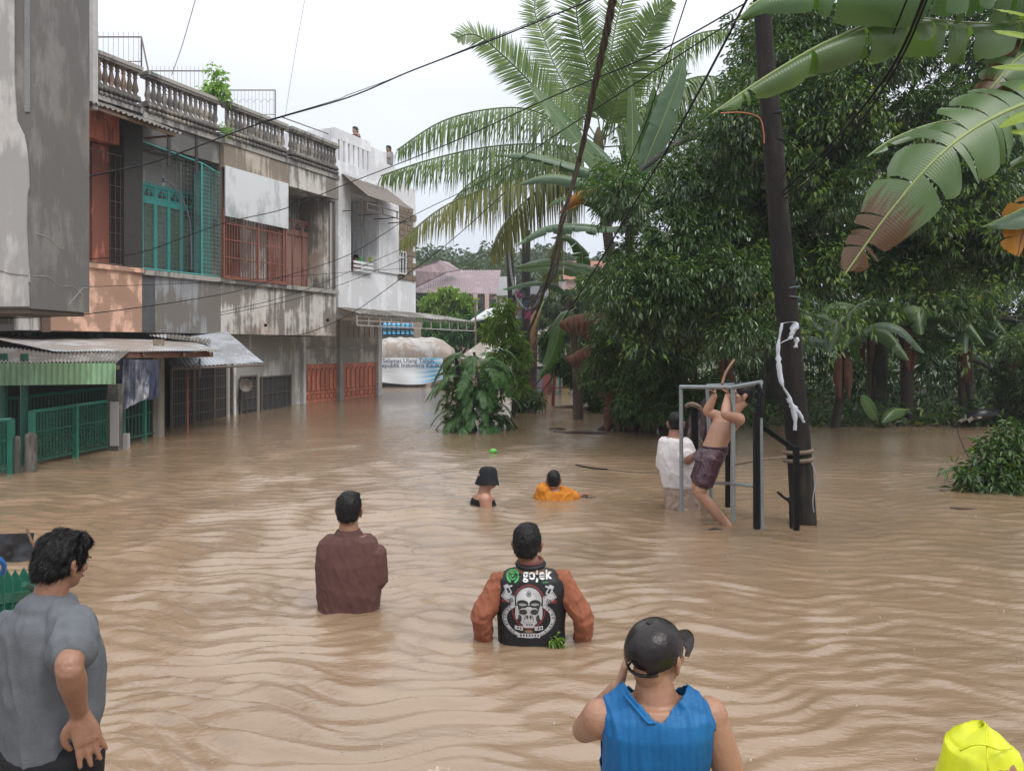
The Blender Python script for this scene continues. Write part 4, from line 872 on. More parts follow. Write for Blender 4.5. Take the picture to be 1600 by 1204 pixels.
def tree(name, label, base, hgt, clumps, ntw, leaf, lm, seed=1, r=.2, group=None, bm=bark, per=7, cat='tree', limbs=8, wr=.3, lean=(0, 0), down=.5):
    T = thing(name, label, cat, base, group=group); rr = random.Random(seed); base = Vector(base); top = base + Vector((lean[0], lean[1], hgt))
    m = MB(); pts = catmull([base + Vector((0, 0, -1)), base.lerp(top, .35) + Vector((rr.uniform(-.2, .2), 0, 0)), base.lerp(top, .7) + Vector((rr.uniform(-.2, .2), 0, 0)), top], 4); m.tube(pts, r, 9, [r * (1.25 - .8 * i / len(pts)) for i in range(len(pts))]); m.build('trunk', bm, T, world=True, smooth=True)
    for k in range(limbs):
        c = Vector(clumps[(k * 7) % len(clumps)][0]); s = pts[int(len(pts) * rr.uniform(.35, .95))]; mid = s.lerp(c, .5) + Vector((0, 0, .15 * (c - s).length))
        q = MB(); lp_ = catmull([s, mid, c], 4); q.tube(lp_, r, 6, [r * .5 * (1 - .85 * i / len(lp_)) + .008 for i in range(len(lp_))]); q.build('limb', bm, T, world=True, smooth=True)
    twig_cloud('crown', clumps, ntw, leaf, lm, T, seed, per, wr=wr, down=down); return T
# ---- the big dark tree behind the pole; its clumps traced region by region
def pc(px, py, Y, r, ry=None): p = P(px, py, Y); return ((p.x, p.y, p.z), (r, r * .8, (ry or r * .8)))
rs = np.random.RandomState(5)
cl_ = []
def region(n, x0, x1, y0, y1, Y0, Y1, s0, s1, test=None):
    k = 0
    while k < n:
        px, py = rs.uniform(x0, x1), rs.uniform(y0, y1)
        if test and not test(px, py): continue
        cl_.append(pc(px, py, rs.uniform(Y0, Y1), rs.uniform(s0, s1))); k += 1
def inner(px, py):
    if px < 1120: return py > 235 + (1120 - px) * .25 and py < 570
    if px < 1180: return py > 60 + (1180 - px) * 2.0
    return not (1320 < px < 1365 and 225 < py < 285) and not (1255 < px < 1290 and 195 < py < 225)
region(74, 960, 1230, 60, 520, 15.5, 18, .45, .85, inner)
region(70, 1200, 1640, 40, 330, 16.0, 19, .45, .9, inner)
region(46, 1100, 1640, 330, 440, 17.5, 19, .45, .8)
tree('broadleaf_tree', 'huge dark glossy leaved tree spreading behind the leaning utility pole', (8.0, 24.5, 0), 7.5, cl_, 26000, .13, L_tree, 5, .28, limbs=14, per=8)
cl_ = []; region(26, 1200, 1700, -60, 90, 17, 20, .6, 1.0); region(14, 1150, 1330, 150, 420, 20, 22, .7, 1.0)
tree('broadleaf_tree', 'second dark tree rising above and behind the big one near the top edge', (11.6, 25.5, 0), 8.0, cl_, 6500, .15, L_tree, 6, .25, limbs=8, per=8)
cl_ = []; region(40, 930, 1120, 420, 640, 19.5, 21, .3, .55, lambda x, y: y < 640 and x > 900 + (y - 420) * .05)
tree('broadleaf_tree', 'lower leafy tree hanging over the brown stumps left of the pull up frame', (4.6, 22, 0), 3.2, cl_, 5200, .13, L_under, 9, .14, limbs=8)
cl_ = []; region(34, 1330, 1700, 430, 640, 21, 24, .4, .8, lambda x, y: y < 540 or x > 1560)
tree('broadleaf_tree', 'lower tree with yellowish leaves at the right edge above the bank', (14.5, 25.5, 0), 4, cl_, 5000, .14, L_under, 10, .16, limbs=8, bm=bark)
cl_ = []; region(60, 1050, 1800, 380, 640, 26, 31, .8, 1.5); region(60, 1040, 1950, 530, 650, 31, 36, 1.0, 1.5); region(30, 1000, 1800, 150, 420, 28, 34, 1.0, 1.8)
tree('broadleaf_tree', 'dense shaded thicket of trees closing the view behind the banana plants', (10, 29, 0), 6, cl_, 11000, .3, L_tree, 11, .3, limbs=8, per=6)
# ---- yellow green tree and shrubs in front of the mauve house
cl_ = [pc(px, py, 55, r) for px, py, r in ((680, 475, 1.0), (700, 465, 1.1), (722, 478, 1.0), (690, 492, 1.0), (712, 500, 1.1), (730, 500, .8), (668, 500, .9), (672, 480, .8))]
tree('shade_tree', 'bright yellow green rounded tree in front of the mauve roof', (lp(700, 55).x, 55, 0), 3.0, cl_, 2200, .3, L_yel, 12, .15, limbs=4)
cl_ = [pc(px, py, 53, r) for px, py, r in ((680, 520, 1.0), (705, 528, 1.0), (730, 518, 1.1), (750, 505, 1.0), (715, 512, .9), (745, 530, 1.0), (765, 510, .9), (660, 515, .8))]
tree('shade_tree', 'darker green bushy tree under the yellow green one behind the stall cover', (lp(715, 53).x, 53, 0), 2.0, cl_, 2000, .28, L_shrub, 13, .15, limbs=4)
# ---- far hill with woods
hillm = mat('far_hill', (.06, .09, .05), .9, (.045, .07, .04), .2)
V = []; Fq = []; nx_, ny_ = 60, 10
for j in range(ny_ + 1):
    for i in range(nx_ + 1):
        x = -60 + 170 * i / nx_; y = 105 + 60 * j / ny_; z = (1 - math.exp(-j / 3)) * (17 + 3 * math.sin(x * .07) + 2 * math.sin(x * .19 + 1)) * min(1, max(.3, 1 - (x - 10) * .006)) - 1; V.append((x, y, z))
for j in range(ny_):
    for i in range(nx_): q = j * (nx_ + 1) + i; Fq.append((q, q + 1, q + nx_ + 2, q + nx_ + 1))
tag(link('hills', np_mesh('hills', V, Fq), hillm, smooth=True), 'wooded hill beyond the houses', kind='structure')
rs2 = np.random.RandomState(77); cl2 = []
for k in range(240):
    px = rs2.uniform(560, 1000); Y = rs2.uniform(85, 125); t = (Y - 85) / 40; py = 470 - t * 65 + rs2.uniform(-12, 14); cl2.append(pc(px, py, Y, rs2.uniform(1.6, 3.0)))
T = twig_cloud('far_woodland', cl2, 9000, .9, L_far, None, 21, 6, hollow=.6, spread=.5, wr=.5); tag(T, 'misty green wooded hillside behind the mauve roofed house', kind='stuff')
# ---- right bank
V = []; Fq = []; nx_, ny_ = 90, 16
for j in range(ny_ + 1):
    for i in range(nx_ + 1):
        x = 2.2 + 30 * i / nx_; y = 21.6 + 16 * (j / ny_) ** 1.3; e_ = min(1, max(0, (x - 2.4) / 1.5)); z = -.45 + .55 * (1 - math.exp(-max(0, y - 22.2 + .5 * math.sin(x * .9)) / .7)) * e_ + .10 * noise.noise(Vector((x * .8, y * .8, 0))) + .05 * noise.noise(Vector((x * 3, y * 3, 2))) + .02 * (y - 22); V.append((x, y, z))
for j in range(ny_):
    for i in range(nx_): q = j * (nx_ + 1) + i; Fq.append((q, q + 1, q + nx_ + 2, q + nx_ + 1))
tag(link('bank', np_mesh('bank', V, Fq), mat('bank_soil', (.06, .045, .032), .9, (.035, .03, .022), 5, patch=(.03, .045, .015), pscale=2.5, pth=.52, bump=1), smooth=True), 'low muddy bank with leaf litter under the trees', kind='structure')
rs4 = np.random.RandomState(9); n4 = 9000; bx_ = rs4.uniform(4, 26, n4); by_ = 22.3 + rs4.rand(n4) ** 1.6 * 9; base = np.stack([bx_, by_, .02 + rs4.rand(n4) ** 2 * .55], 1); d4 = rnd_dirs(rs4, n4) + np.array([0, -.2, .55]); d4 /= np.linalg.norm(d4, axis=1)[:, None]
tag(link('undergrowth', leaf_mesh('undergrowth', base, d4, rnd_dirs(rs4, n4) * .6 + np.array([0, -.3, 1]), rs4.uniform(.12, .4, n4), rs4.uniform(.05, .12, n4)), L_under), 'low tangled leafy undergrowth covering the bank', kind='stuff')
# ---- pinnate fronds: coconut palm and feathery shrub
def frond_mesh(name, path, LL, n, w, droop, seed=0, plane=None, hang=.5, thin=.015, taper=.25):
    """rachis tube plus two rows of hanging leaflets"""
    rr = random.Random(seed); pts = catmull(path, 10); m = MB(); m.tube(pts[::2] if len(pts) % 2 else pts, thin, 5, None); V = list(m.v); Fc = list(m.f); N_ = len(pts) - 1
    tot = [0]
    for a, b in zip(pts[:-1], pts[1:]): tot.append(tot[-1] + (b - a).length)
    for s in (-1, 1):
        for k in range(n):
            t = .12 + .87 * k / (n - 1) + rr.uniform(-.004, .004); t = min(.995, t); d_ = t * tot[-1]; i = max(j for j in range(len(tot)) if tot[j] <= d_); i = min(i, N_ - 1); f = (d_ - tot[i]) / max(1e-6, tot[i + 1] - tot[i]); p = pts[i].lerp(pts[i + 1], f); tan = (pts[i + 1] - pts[i]).normalized()
            side = tan.cross(plane or Vector((0, 0, 1))); side = side.normalized() if side.length > .05 else Vector((1, 0, 0)); l = LL * (math.sin(math.pi * min(1, t * .8 + .16)) ** .6) * (1 - taper * t) * rr.uniform(.72, 1.12)
            d = (side * s * .9 + tan * .55).normalized(); q = p; wd = w * rr.uniform(.8, 1.1); prev = None; b0 = len(V); seg = 4; nrm = d.cross(tan).normalized(); wv = nrm.cross(d).normalized() * (wd / 2)
            dr = droop * rr.uniform(.7, 1.3)
            for j in range(seg + 1):
                u = j / seg; ww = (0.5, 1, .9, .6, .05)[j]; V += [q - wv * ww, q + wv * ww]
                d = (d + Vector((rr.uniform(-.07, .07), rr.uniform(-.05, .05), -1)) * dr * (hang + u)).normalized(); q = q + d * l / seg
            for j in range(seg): a = b0 + j * 2; Fc.append((a, a + 1, a + 3, a + 2))
    me = bpy.data.meshes.new(name); me.from_pydata([tuple(v) for v in V], [], Fc); me.update(); return me
L_coco = leafmat('coconut_leaflet', (.06, .12, .025), (.16, .24, .06), .38, .3, spec=.5)
L_coco2 = leafmat('coconut_leaflet_old', (.12, .15, .04), (.28, .27, .10), .42, .35)
T = thing('coconut_palm', 'coconut palm with long drooping fronds reaching over the white building', 'palm tree', (3.0, 24.2, 0))
C0 = P(935, 225, 24)
m = MB(); m.tube(catmull([Vector((3.6, 24.6, -1)), Vector((3.3, 24.4, 2.5)), Vector((2.9, 24.1, 5.5)), C0 + Vector((0, 0, -.3))], 5), .16, 9); m.build('trunk', mat('palm_trunk', (.16, .13, .1), .9, (.1, .08, .06), 8, bump=1), T, world=True, smooth=True)
m = MB(); m.tube([C0 + Vector((0, 0, -.6)), C0 + Vector((0, 0, .2)), C0 + Vector((0, 0, .5))], .2, 8, [.18, .15, .04]); m.build('crownshaft', mat('palm_fibre', (.10, .09, .04), .9, (.07, .06, .03), 6), T, world=True, smooth=True)
FR = [  # via points in the picture with a depth step
    [(935, 225, 24), (860, 160, 23.5), (795, 95, 23), (745, 55, 22.6), (712, 60, 22.4)],
    [(930, 225, 24), (840, 175, 23.2), (770, 170, 22.5), (690, 190, 22.0), (620, 235, 21.6)],
    [(930, 235, 24), (850, 225, 23), (760, 230, 22.2), (670, 250, 21.5), (595, 275, 21.2)],
    [(925, 245, 24), (860, 262, 22.8), (770, 290, 22), (690, 325, 21.4), (625, 378, 21.2)],
    [(925, 245, 24), (870, 275, 23.4), (820, 315, 23), (790, 350, 22.7), (765, 400, 22.6)],
    [(940, 220, 24), (925, 130, 24), (905, 50, 23.6), (900, -20, 23.2), (912, -80, 23)],
    [(940, 220, 24), (950, 130, 24.4), (962, 40, 24.6), (985, -30, 24.6), (1010, -80, 24.5)],
    [(940, 220, 24), (985, 150, 24.6), (1030, 95, 25), (1085, 55, 25.3), (1140, 45, 25.5)],
    [(940, 220, 24), (1000, 170, 23.4), (1060, 130, 23), (1115, 120, 22.8), (1150, 150, 22.6)],
    [(935, 220, 24), (880, 130, 24.6), (850, 60, 25.1), (835, 10, 25.4), (850, -30, 25.6)],
    [(940, 230, 24), (1000, 230, 23.5), (1040, 260, 23), (1060, 310, 22.8), (1070, 360, 22.7)],
    [(935, 240, 24), (880, 240, 25), (800, 250, 25.8), (730, 290, 26.2), (690, 340, 26.4)],
    [(935, 240, 24), (900, 300, 24.6), (880, 350, 25), (862, 400, 25.2), (855, 450, 25.2)],
    [(940, 220, 24), (965, 150, 23.4), (995, 90, 22.9), (1020, 30, 22.6), (1050, 0, 22.4)],
]
for k, f in enumerate(FR):
    path = [P(*q) for q in f]; up = k in (5, 6, 9, 13, 0)
    fm = frond_mesh('frond', path, 1.8 if not up else 1.05, 104, .055, .75 if not up else .07, k, plane=Vector((0, -1, .3)) if up else Vector((0, -.35, 1)), hang=.9 if not up else .3, thin=.022)
    link('frond', fm, L_coco2 if k in (3, 4, 12) else L_coco, T, world=True)
# feathery shrub at the bend, leaves radiating and hanging
T = thing('feathery_shrub', 'big shrub with drooping feathery leaves standing in the water at the bend', 'shrub', WL(745, 672))
rr = random.Random(31); Yb = WL(745, 672).y; cb = P(745, 620, Yb)
m = MB()
for k in range(5): m = MB(); a = P(735 + k * 6, 680, Yb); m.tube(catmull([a, a + Vector((rr.uniform(-.2, .2), 0, .7)), cb + Vector((rr.uniform(-.7, .7), rr.uniform(-.3, .3), rr.uniform(.5, 1.2)))], 4), .04, 6); m.build('stem', bark, T, world=True)
for k in range(84):
    a = rr.uniform(0, 2 * math.pi); el = rr.random(); zz = HC + (HOR - (675 - 125 * el)) / F * Yb; rad = 1.08 * math.sqrt(max(.05, 1 - (abs(el - .38) / .66) ** 2)); c = Vector((cb.x, cb.y, zz)); dr = Vector((math.cos(a), math.sin(a) * .8, 0)); s = c + dr * rad * rr.uniform(.15, .6); ln = rr.uniform(.55, .95)
    path = [s, s + dr * ln * .4 + Vector((0, 0, .16)), s + dr * ln * .8 + Vector((0, 0, .02)), s + dr * ln * 1.05 + Vector((0, 0, -.26 - .1 * rr.random()))]
    link('feathery_leaf', frond_mesh('feathery_leaf', path, .27, 17, .042, .2, k, thin=.008, hang=.4), L_shrub, T, world=True)
cls = [((cb.x + dx, cb.y + .1, z), (.45, .4, .4)) for dx in (-.45, 0, .4) for z in (.3, .8, 1.2)]
twig_cloud('inner_leaves', cls, 350, .15, L_shrub, T, 4)
# taller leaves right of it with twining leaves round the pole
cl_ = [pc(px, py, 25, r) for px, py, r in ((785, 500, .35), (765, 520, .3), (800, 530, .35), (785, 555, .35), (770, 580, .35), (805, 600, .4), (790, 480, .25), (815, 560, .3))]
tree('creeper_tree', 'leafy creeper covered young tree climbing the dark pole', (lp(795, 25.2).x, 25.2, 0), 2.6, cl_, 520, .2, L_yel, 15, .07, limbs=5)
cl_ = [pc(px, py, 27, r) for px, py, r in ((880, 570, .35), (900, 590, .35), (860, 530, .3), (925, 610, .4), (905, 550, .3), (940, 630, .35), (838, 625, .22), (815, 630, .2))]
tree('creeper_tree', 'thin leafy young tree right of the brown banana stem', (lp(900, 27.4).x, 27.4, 0), 2.6, cl_, 900, .2, L_under, 16, .06, limbs=5)
cl_ = [pc(px, py, Y, r) for px, py, Y, r in ((900, 470, 38, .9), (930, 500, 36, .9), (880, 520, 38, .9), (950, 460, 36, .9), (915, 545, 36, .8), (870, 480, 40, .8), (960, 540, 33, .8), (860, 550, 40, .6), (945, 580, 33, .6), (840, 500, 42, .6))]
tree('shade_tree', 'mid green tree filling the gap behind the far poles and the dead banana leaves', (lp(905, 38).x, 38, 0), 3.0, cl_, 2600, .24, L_far, 19, .12, limbs=5)
# ---- bush in the water at the right edge
cl_ = [pc(px, py, Y, r) for px, py, Y, r in ((1600, 700, 12.6, .42), (1570, 720, 12.6, .35), (1620, 740, 12.6, .45), (1560, 755, 12.4, .33), (1530, 735, 12.6, .25), (1600, 760, 12.3, .4), (1650, 720, 12.6, .5), (1545, 700, 12.8, .2), (1520, 765, 12.4, .18), (1585, 680, 12.8, .2), (1515, 745, 12.4, .16), (1556, 688, 12.7, .1), (1500, 752, 12.4, .1), (1495, 735, 12.5, .08), (1572, 668, 12.8, .1), (1535, 712, 12.6, .12), (1490, 765, 12.4, .09))]
tree('leafy_bush', 'half drowned dark leafy bush at the right edge of the water', (lp(1600, 12.8).x, 12.8, 0), .7, cl_, 520, .16, L_under, 17, .03, cat='bush', limbs=14)

rs5 = np.random.RandomState(4); cl_ = [pc(rs5.uniform(970, 1600), rs5.uniform(120, 560), 15.6, rs5.uniform(.3, .8)) for _ in range(40)]; cl_ = [c for c in cl_ if (c[0][0] > 3.6 or c[0][2] < 5.2)]
tag(twig_cloud('climbing_vine', cl_, 620, .13, leafmat('vine_leaf', (.05, .11, .025), (.15, .24, .05), .35, .35, c3=(.26, .25, .05)), None, 33, 4, hollow=.1, spread=.2, wr=.42), 'lighter yellow green vine leaves scattered over the big dark tree', kind='stuff')
# ------------------------------------------------------------------ banana plants
BL = leafmat('banana_leaf', (.05, .115, .035), (.085, .17, .045), .30, .3, veins=26, spec=.6, edge=((.25, .2, .06), 1.12))
BLp = leafmat('banana_leaf_pale', (.09, .165, .06), (.14, .22, .085), .34, .35, veins=24, spec=.6)
BLg = leafmat('banana_leaf_glaucous', (.10, .17, .11), (.15, .23, .15), .38, .25, veins=22)
BLo = leafmat('banana_leaf_dying', (.42, .16, .03), (.5, .24, .04), .6, .35, veins=20)
BLb = leafmat('banana_leaf_dead', (.11, .045, .03), (.24, .10, .065), .8, .15, veins=20)
BLx = leafmat('banana_leaf_browning', (.08, .155, .055), (.13, .21, .08), .34, .3, veins=26, spec=.6, edge=((.20, .13, .05), 1.16), tip=((.085, .04, .014), .99))
stemm = mat('banana_stem', (.16, .13, .06), .7, (.11, .075, .05), 3, (.06, .035, .025), .55, (5, 5, .6), .6)
stemb = mat('brown_banana_stem', (.13, .07, .05), .85, (.08, .045, .035), 4, (.03, .02, .02), .5, (5, 5, .6), .8)
def banana_leaf(name, path, wid, mt, parent, up=(0, 0, 1), seed=0, tears=9, droop=.5, split=.06, r=.02, curl=.0, world=True, tipw=.25):
    rr = random.Random(seed); pts = catmull(path, 14); n = len(pts); tot = [0]
    for a, b in zip(pts[:-1], pts[1:]): tot.append(tot[-1] + (b - a).length)
    LT = tot[-1]; V = []; Fq = []; UV = []
    def at(t):
        d = min(max(t, 0), .9999) * LT; i = 0
        while tot[i + 1] < d: i += 1
        f = (d - tot[i]) / (tot[i + 1] - tot[i]); return pts[i].lerp(pts[i + 1], f), (pts[i + 1] - pts[i]).normalized()
    U = Vector(up)
    def width(t): 
        t = (t - .1) / .9
        return wid * max(0, math.sin(math.pi * min(1, max(0, t)) ** .75) ** .55) if t > 0 else 0
    for s in (-1, 1):
        cuts = sorted([.1, 1.0] + [rr.uniform(.16, .96) for _ in range(tears)])
        for a, b in zip(cuts[:-1], cuts[1:]):
            if b - a < .004: continue
            k = max(3, int((b - a) * 46)); wj = rr.uniform(.84, 1.03); dr = droop * rr.uniform(.6, 1.5); gap = min(.25 * (b - a), split * .12) * rr.uniform(.2, 1); b0 = len(V); nw = 5; tw = rr.uniform(-.25, .25)
            for i in range(k + 1):
                f = i / k; t = a + (b - a) * f; p, tan = at(t); side = tan.cross(U).normalized() * s; upv = side.cross(tan) * s; upv = upv if upv.dot(U) > 0 else -upv
                w_ = width(t) * wj * (1 - .16 * abs(2 * f - 1) ** 3 * min(1, gap * 60))
                for j in range(nw + 1):
                    u = j / nw; ang = -dr * u * 1.1 + .10 + tw * (f - .5) * u
                    lean = .20 * u * w_; tt = tan * lean + tan * ((.5 - f) * gap * LT * u * 2)
                    q = p + tt + (side * math.cos(ang) + upv * math.sin(ang)) * (w_ * u) + Vector((0, 0, -1)) * (dr * .18 * w_ * u * u) + upv * (.012 * math.sin(t * 55 + j)) * u * wid * 2
                    V.append(q); UV.append((t * 2.0, u))
            for i in range(k):
                for j in range(nw): q = b0 + i * (nw + 1) + j; Fq.append((q, q + 1, q + nw + 2, q + nw + 1))
    me = np_mesh(name, [tuple(v) for v in V], Fq, UV)
    o = link(name, me, mt, parent, world=world, smooth=True)
    m = MB(); m.tube(pts, r, 6, [r * (1 - .75 * i / n) for i in range(n)]); m.build('midrib', mat('midrib_green', (.28, .36, .12), .5) if mt not in (BLo, BLb) else mat('midrib_brown', (.22, .12, .06), .7), o, world=True, smooth=True)
    return o
def stem(T, pts, r0, r1, mt, name='pseudostem', n=12):
    m = MB(); p = catmull(pts, 6); m.tube(p, r0, n, [r0 + (r1 - r0) * i / (len(p) - 1) for i in range(len(p))]); return m.build(name, mt, T, world=True, smooth=True)
def pp(l): return [P(*q) for q in l]
# ---- plant at the centre with big upright and dying leaves
Yc = 21.5
T = thing('banana_plant', 'tall banana plant with upright leaves and an orange dying leaf before the palm', 'banana plant', WL(1000, 668))
stem(T, pp([(1010, 690, 22), (1005, 560, 22), (985, 430, 22), (985, 300, 22)]), .2, .11, stemm)
LV = [
    ([(985, 320, 22), (960, 285, 21.8), (915, 235, 21.6), (870, 180, 21.4), (828, 132, 21.3)], .42, BL, (.5, -.8, .4), 2, .15),
    ([(990, 300, 22), (1010, 250, 22), (1035, 190, 22), (1058, 130, 22), (1070, 88, 22)], .38, BLg, (.2, -1, .1), 1, .1),
    ([(988, 300, 22), (988, 240, 22), (988, 180, 22), (985, 120, 22)], .17, BLp, (-.2, -1, 0), 0, .2),
    ([(990, 310, 22), (1005, 240, 22.2), (1018, 190, 22.3), (1022, 135, 22.3)], .3, BL, (.3, -1, 0), 2, .1),
    ([(985, 320, 22), (940, 275, 21.4), (880, 252, 21.2), (825, 240, 21.1), (782, 242, 21.1)], .26, BLg, (0, -.3, 1), 8, .9),
    ([(985, 325, 22), (935, 290, 21), (885, 275, 20.8), (845, 275, 20.7), (810, 288, 20.7)], .26, BLg, (0, -.3, 1), 8, .8),
    ([(985, 330, 22), (950, 320, 21), (905, 305, 20.8), (870, 312, 20.7), (855, 325, 20.7)], .24, BL, (0, -.3, 1), 6, .9),
    ([(985, 340, 22), (960, 300, 20.8), (925, 292, 20.5), (895, 305, 20.4), (872, 335, 20.4)], .34, BLo, (0, -.4, 1), 12, 1.25),
    ([(985, 350, 22), (955, 355, 20.8), (905, 350, 20.5), (850, 355, 20.4), (805, 385, 20.4)], .26, BLg, (0, -.2, 1), 8, .8),
    ([(990, 330, 22), (1015, 310, 21), (1045, 310, 20.6), (1065, 325, 20.5), (1080, 345, 20.4)], .34, BLg, (0, -.2, 1), 5, .9),
    ([(990, 330, 22), (1000, 340, 20.8), (1025, 370, 20.5), (1040, 420, 20.4)], .3, BL, (.3, -.8, .4), 4, .5),
    ([(985, 320, 22), (955, 250, 22.4), (905, 210, 22.6), (875, 215, 22.8)], .3, BLg, (0, -.3, 1), 5, .7),
]
for k, (pt, wd, mt_, up, te, dr) in enumerate(LV): banana_leaf('leaf', pp(pt), wd, mt_, T, up, 40 + k, te, dr)
T = thing('banana_plant', 'lower banana plant with broad leaf over the pink scrap, left of the lower tree', 'banana plant', lp(905, 24.5))
stem(T, pp([(905, 690, 24.5), (900, 560, 24.5), (890, 470, 24.5)]), .17, .1, stemm)
for k, (pt, wd, mt_, up, te, dr) in enumerate([
    ([(895, 470, 24.5), (935, 430, 24), (900, 415, 23.6), (860, 412, 23.4), (805, 418, 23.2)], .42, BL, (0, -.8, .7), 3, .4),
    ([(895, 480, 24.5), (930, 440, 24), (970, 440, 23.6), (1000, 470, 23.4)], .4, BL, (.1, -.8, .6), 3, .6),
    ([(890, 470, 24.5), (870, 445, 24), (830, 440, 23.6), (785, 452, 23.4)], .25, BLg, (0, -.2, 1), 5, .7),
    ([(900, 480, 24.5), (880, 500, 23.5), (860, 560, 23.4), (840, 590, 23.3)], .28, BL, (.3, -.8, .4), 3, .5),
    ([(900, 470, 24.5), (910, 400, 24.3), (890, 370, 24.2), (860, 372, 24)], .3, BL, (0, -.5, .8), 4, .5)]): banana_leaf('leaf', pp(pt), wd, mt_, T, up, 60 + k, te, dr)
T = thing('banana_plant', 'dead banana plant with curtains of dark red brown leaves over the water', 'banana plant', lp(975, 22.5))
stem(T, pp([(985, 690, 22.8), (978, 600, 22.8), (965, 520, 22.8)]), .2, .13, stemb)
for k, (pt, wd) in enumerate([([(965, 500, 22.6), (940, 490, 22), (900, 492, 21.8), (872, 505, 21.7)], .62), ([(975, 510, 22.6), (950, 520, 22), (910, 545, 21.8), (882, 560, 21.7)], .6), ([(975, 520, 22.5), (960, 535, 22), (945, 570, 21.9), (940, 620, 21.9)], .4), ([(980, 500, 22.6), (1010, 520, 22.2), (1030, 570, 22), (1040, 630, 22)], .4)]): banana_leaf('dead_leaf', pp(pt), wd, BLb, T, (0, -.3, 1) if k < 2 else (.4, -.8, .2), 70 + k, 24, 1.15, split=.6)
T = thing('brown_banana', 'bare banana stem wrapped in a brown collapsed leaf, right of the far poles', 'banana plant', lp(826, 29.6))
stem(T, pp([(826, 650, 29.4), (828, 590, 29.4), (832, 500, 29.4), (836, 460, 29.4)]), .32, .16, stemb)
banana_leaf('dead_leaf', pp([(850, 470, 29), (838, 500, 28.6), (826, 540, 28.4), (818, 585, 28.4)]), .45, leafmat('rust_leaf', (.26, .12, .07), (.36, .18, .11), .7, .2, veins=18), T, (.6, -.8, .1), 80, 10, 1.0)
# ---- brown stumps beside the pull up frame
T = thing('banana_clump', 'cluster of rotten brown banana stumps with a leaning trunk at the water edge', 'banana plant', WL(1000, 672))
for k, (x0, y0, x1, y1, r) in enumerate([(965, 676, 1000, 560, .16), (985, 680, 1010, 540, .2), (1012, 682, 1020, 545, .22), (1040, 682, 1035, 540, .2), (1062, 680, 1058, 520, .17), (935, 678, 1010, 610, .12)]): stem(T, pp([(x0, y0, 21.3), ((x0 + x1) / 2 + 4, (y0 + y1) / 2, 21.3), (x1, y1, 21.6)]), r, r * .7, stemb if k % 2 else mat('dark_stump', (.07, .05, .04), .9, (.045, .035, .03), 4, bump=1))
for k in range(9):
    x = 950 + k * 13; banana_leaf('dead_leaf', pp([(x + 8, 590 + k % 3 * 12, 21.2), (x + 4, 630, 20.9), (x - 2 + (k % 3) * 5, 672, 20.8)]), .18, BLb, T, (.3, -.9, .1), 90 + k, 4, .5)
banana_leaf('leaf', pp([(1000, 640, 21), (985, 600, 20.8), (972, 590, 20.7), (962, 575, 20.6)]), .22, BL, T, (.2, -1, .2), 101, 1, .3); banana_leaf('leaf', pp([(1000, 640, 21), (1000, 600, 20.8), (1005, 570, 20.6), (1012, 560, 20.6)]), .2, BLp, T, (-.2, -1, .2), 102, 1, .3)
# ---- plants standing along the right bank
def banana_plant(px, Y, h, label, seed, nl=8, lsc=1.0, brown=.3, r=.13):
    rr = random.Random(seed); b = lp(px, Y); T = thing('banana_plant', label, 'banana plant', b, group='banana plants along the right bank'); top = b + Vector((rr.uniform(-.3, .3), 0, h))
    stem(T, [b + Vector((0, 0, -.6)), b.lerp(top, .5) + Vector((rr.uniform(-.1, .1), 0, 0)), top], r, r * .6, stemb if rr.random() < brown else stemm)
    for k in range(nl):
        a = 2 * math.pi * (k / nl) + rr.uniform(-.4, .4); d = Vector((math.cos(a), math.sin(a) * .8, 0)); ln = lsc * rr.uniform(1.3, 1.9); e_ = rr.uniform(.35, 1.0)
        path = [top, top + d * ln * .35 + Vector((0, 0, ln * .4 * e_)), top + d * ln * .7 + Vector((0, 0, ln * .38 * e_)), top + d * ln * 1.0 + Vector((0, 0, ln * (.45 * e_ - .4)))]
        banana_leaf('leaf', path, .28 * lsc * rr.uniform(.8, 1.15), rr.choice([BL, BL, BLg, BLp]), T, (0, -.25, 1), seed * 20 + k, rr.randint(2, 8), rr.uniform(.4, .9))
    for k in range(3):
        a = rr.uniform(3.5, 6); d = Vector((math.cos(a), math.sin(a), 0)); banana_leaf('dead_leaf', [top, top + d * .25 + Vector((0, 0, -.2)), top + d * .3 + Vector((0, 0, -.8)), top + d * .25 + Vector((0, 0, -1.3))], .18, BLb, T, (.3, -.9, .2), seed * 20 + 15 + k, 4, .7)
    return T
banana_plant(1145, 22.5, 2.0, 'banana plant behind the pull up man, with leaves just over the frame', 1, 7, 1.17)
banana_plant(1300, 22.0, 2.1, 'banana plant just right of the leaning pole with a split brown stem', 2, 7, 1.175)
banana_plant(1420, 23.0, 2.8, 'tallest bank banana plant with a peeling reddish stem left of the raft', 3, 8, 1.3, 1.0, .2)
banana_plant(1510, 24.0, 2.4, 'banana plant directly behind the pale raft', 4, 7, 1.17)
banana_plant(1580, 23.0, 2.2, 'rightmost bank banana plant near the frame edge', 5, 7, 1.17)
banana_plant(1225, 25.0, 2.6, 'shaded banana plant standing deeper behind the leaning pole', 6, 7, 1.3)
banana_plant(1365, 25.5, 3.0, 'deeper banana plant between the split stem and the peeling stem', 7, 8, 1.3)
banana_plant(1085, 24.5, 2.4, 'banana plant behind the white shirt man and the stumps', 8, 7, 1.17)
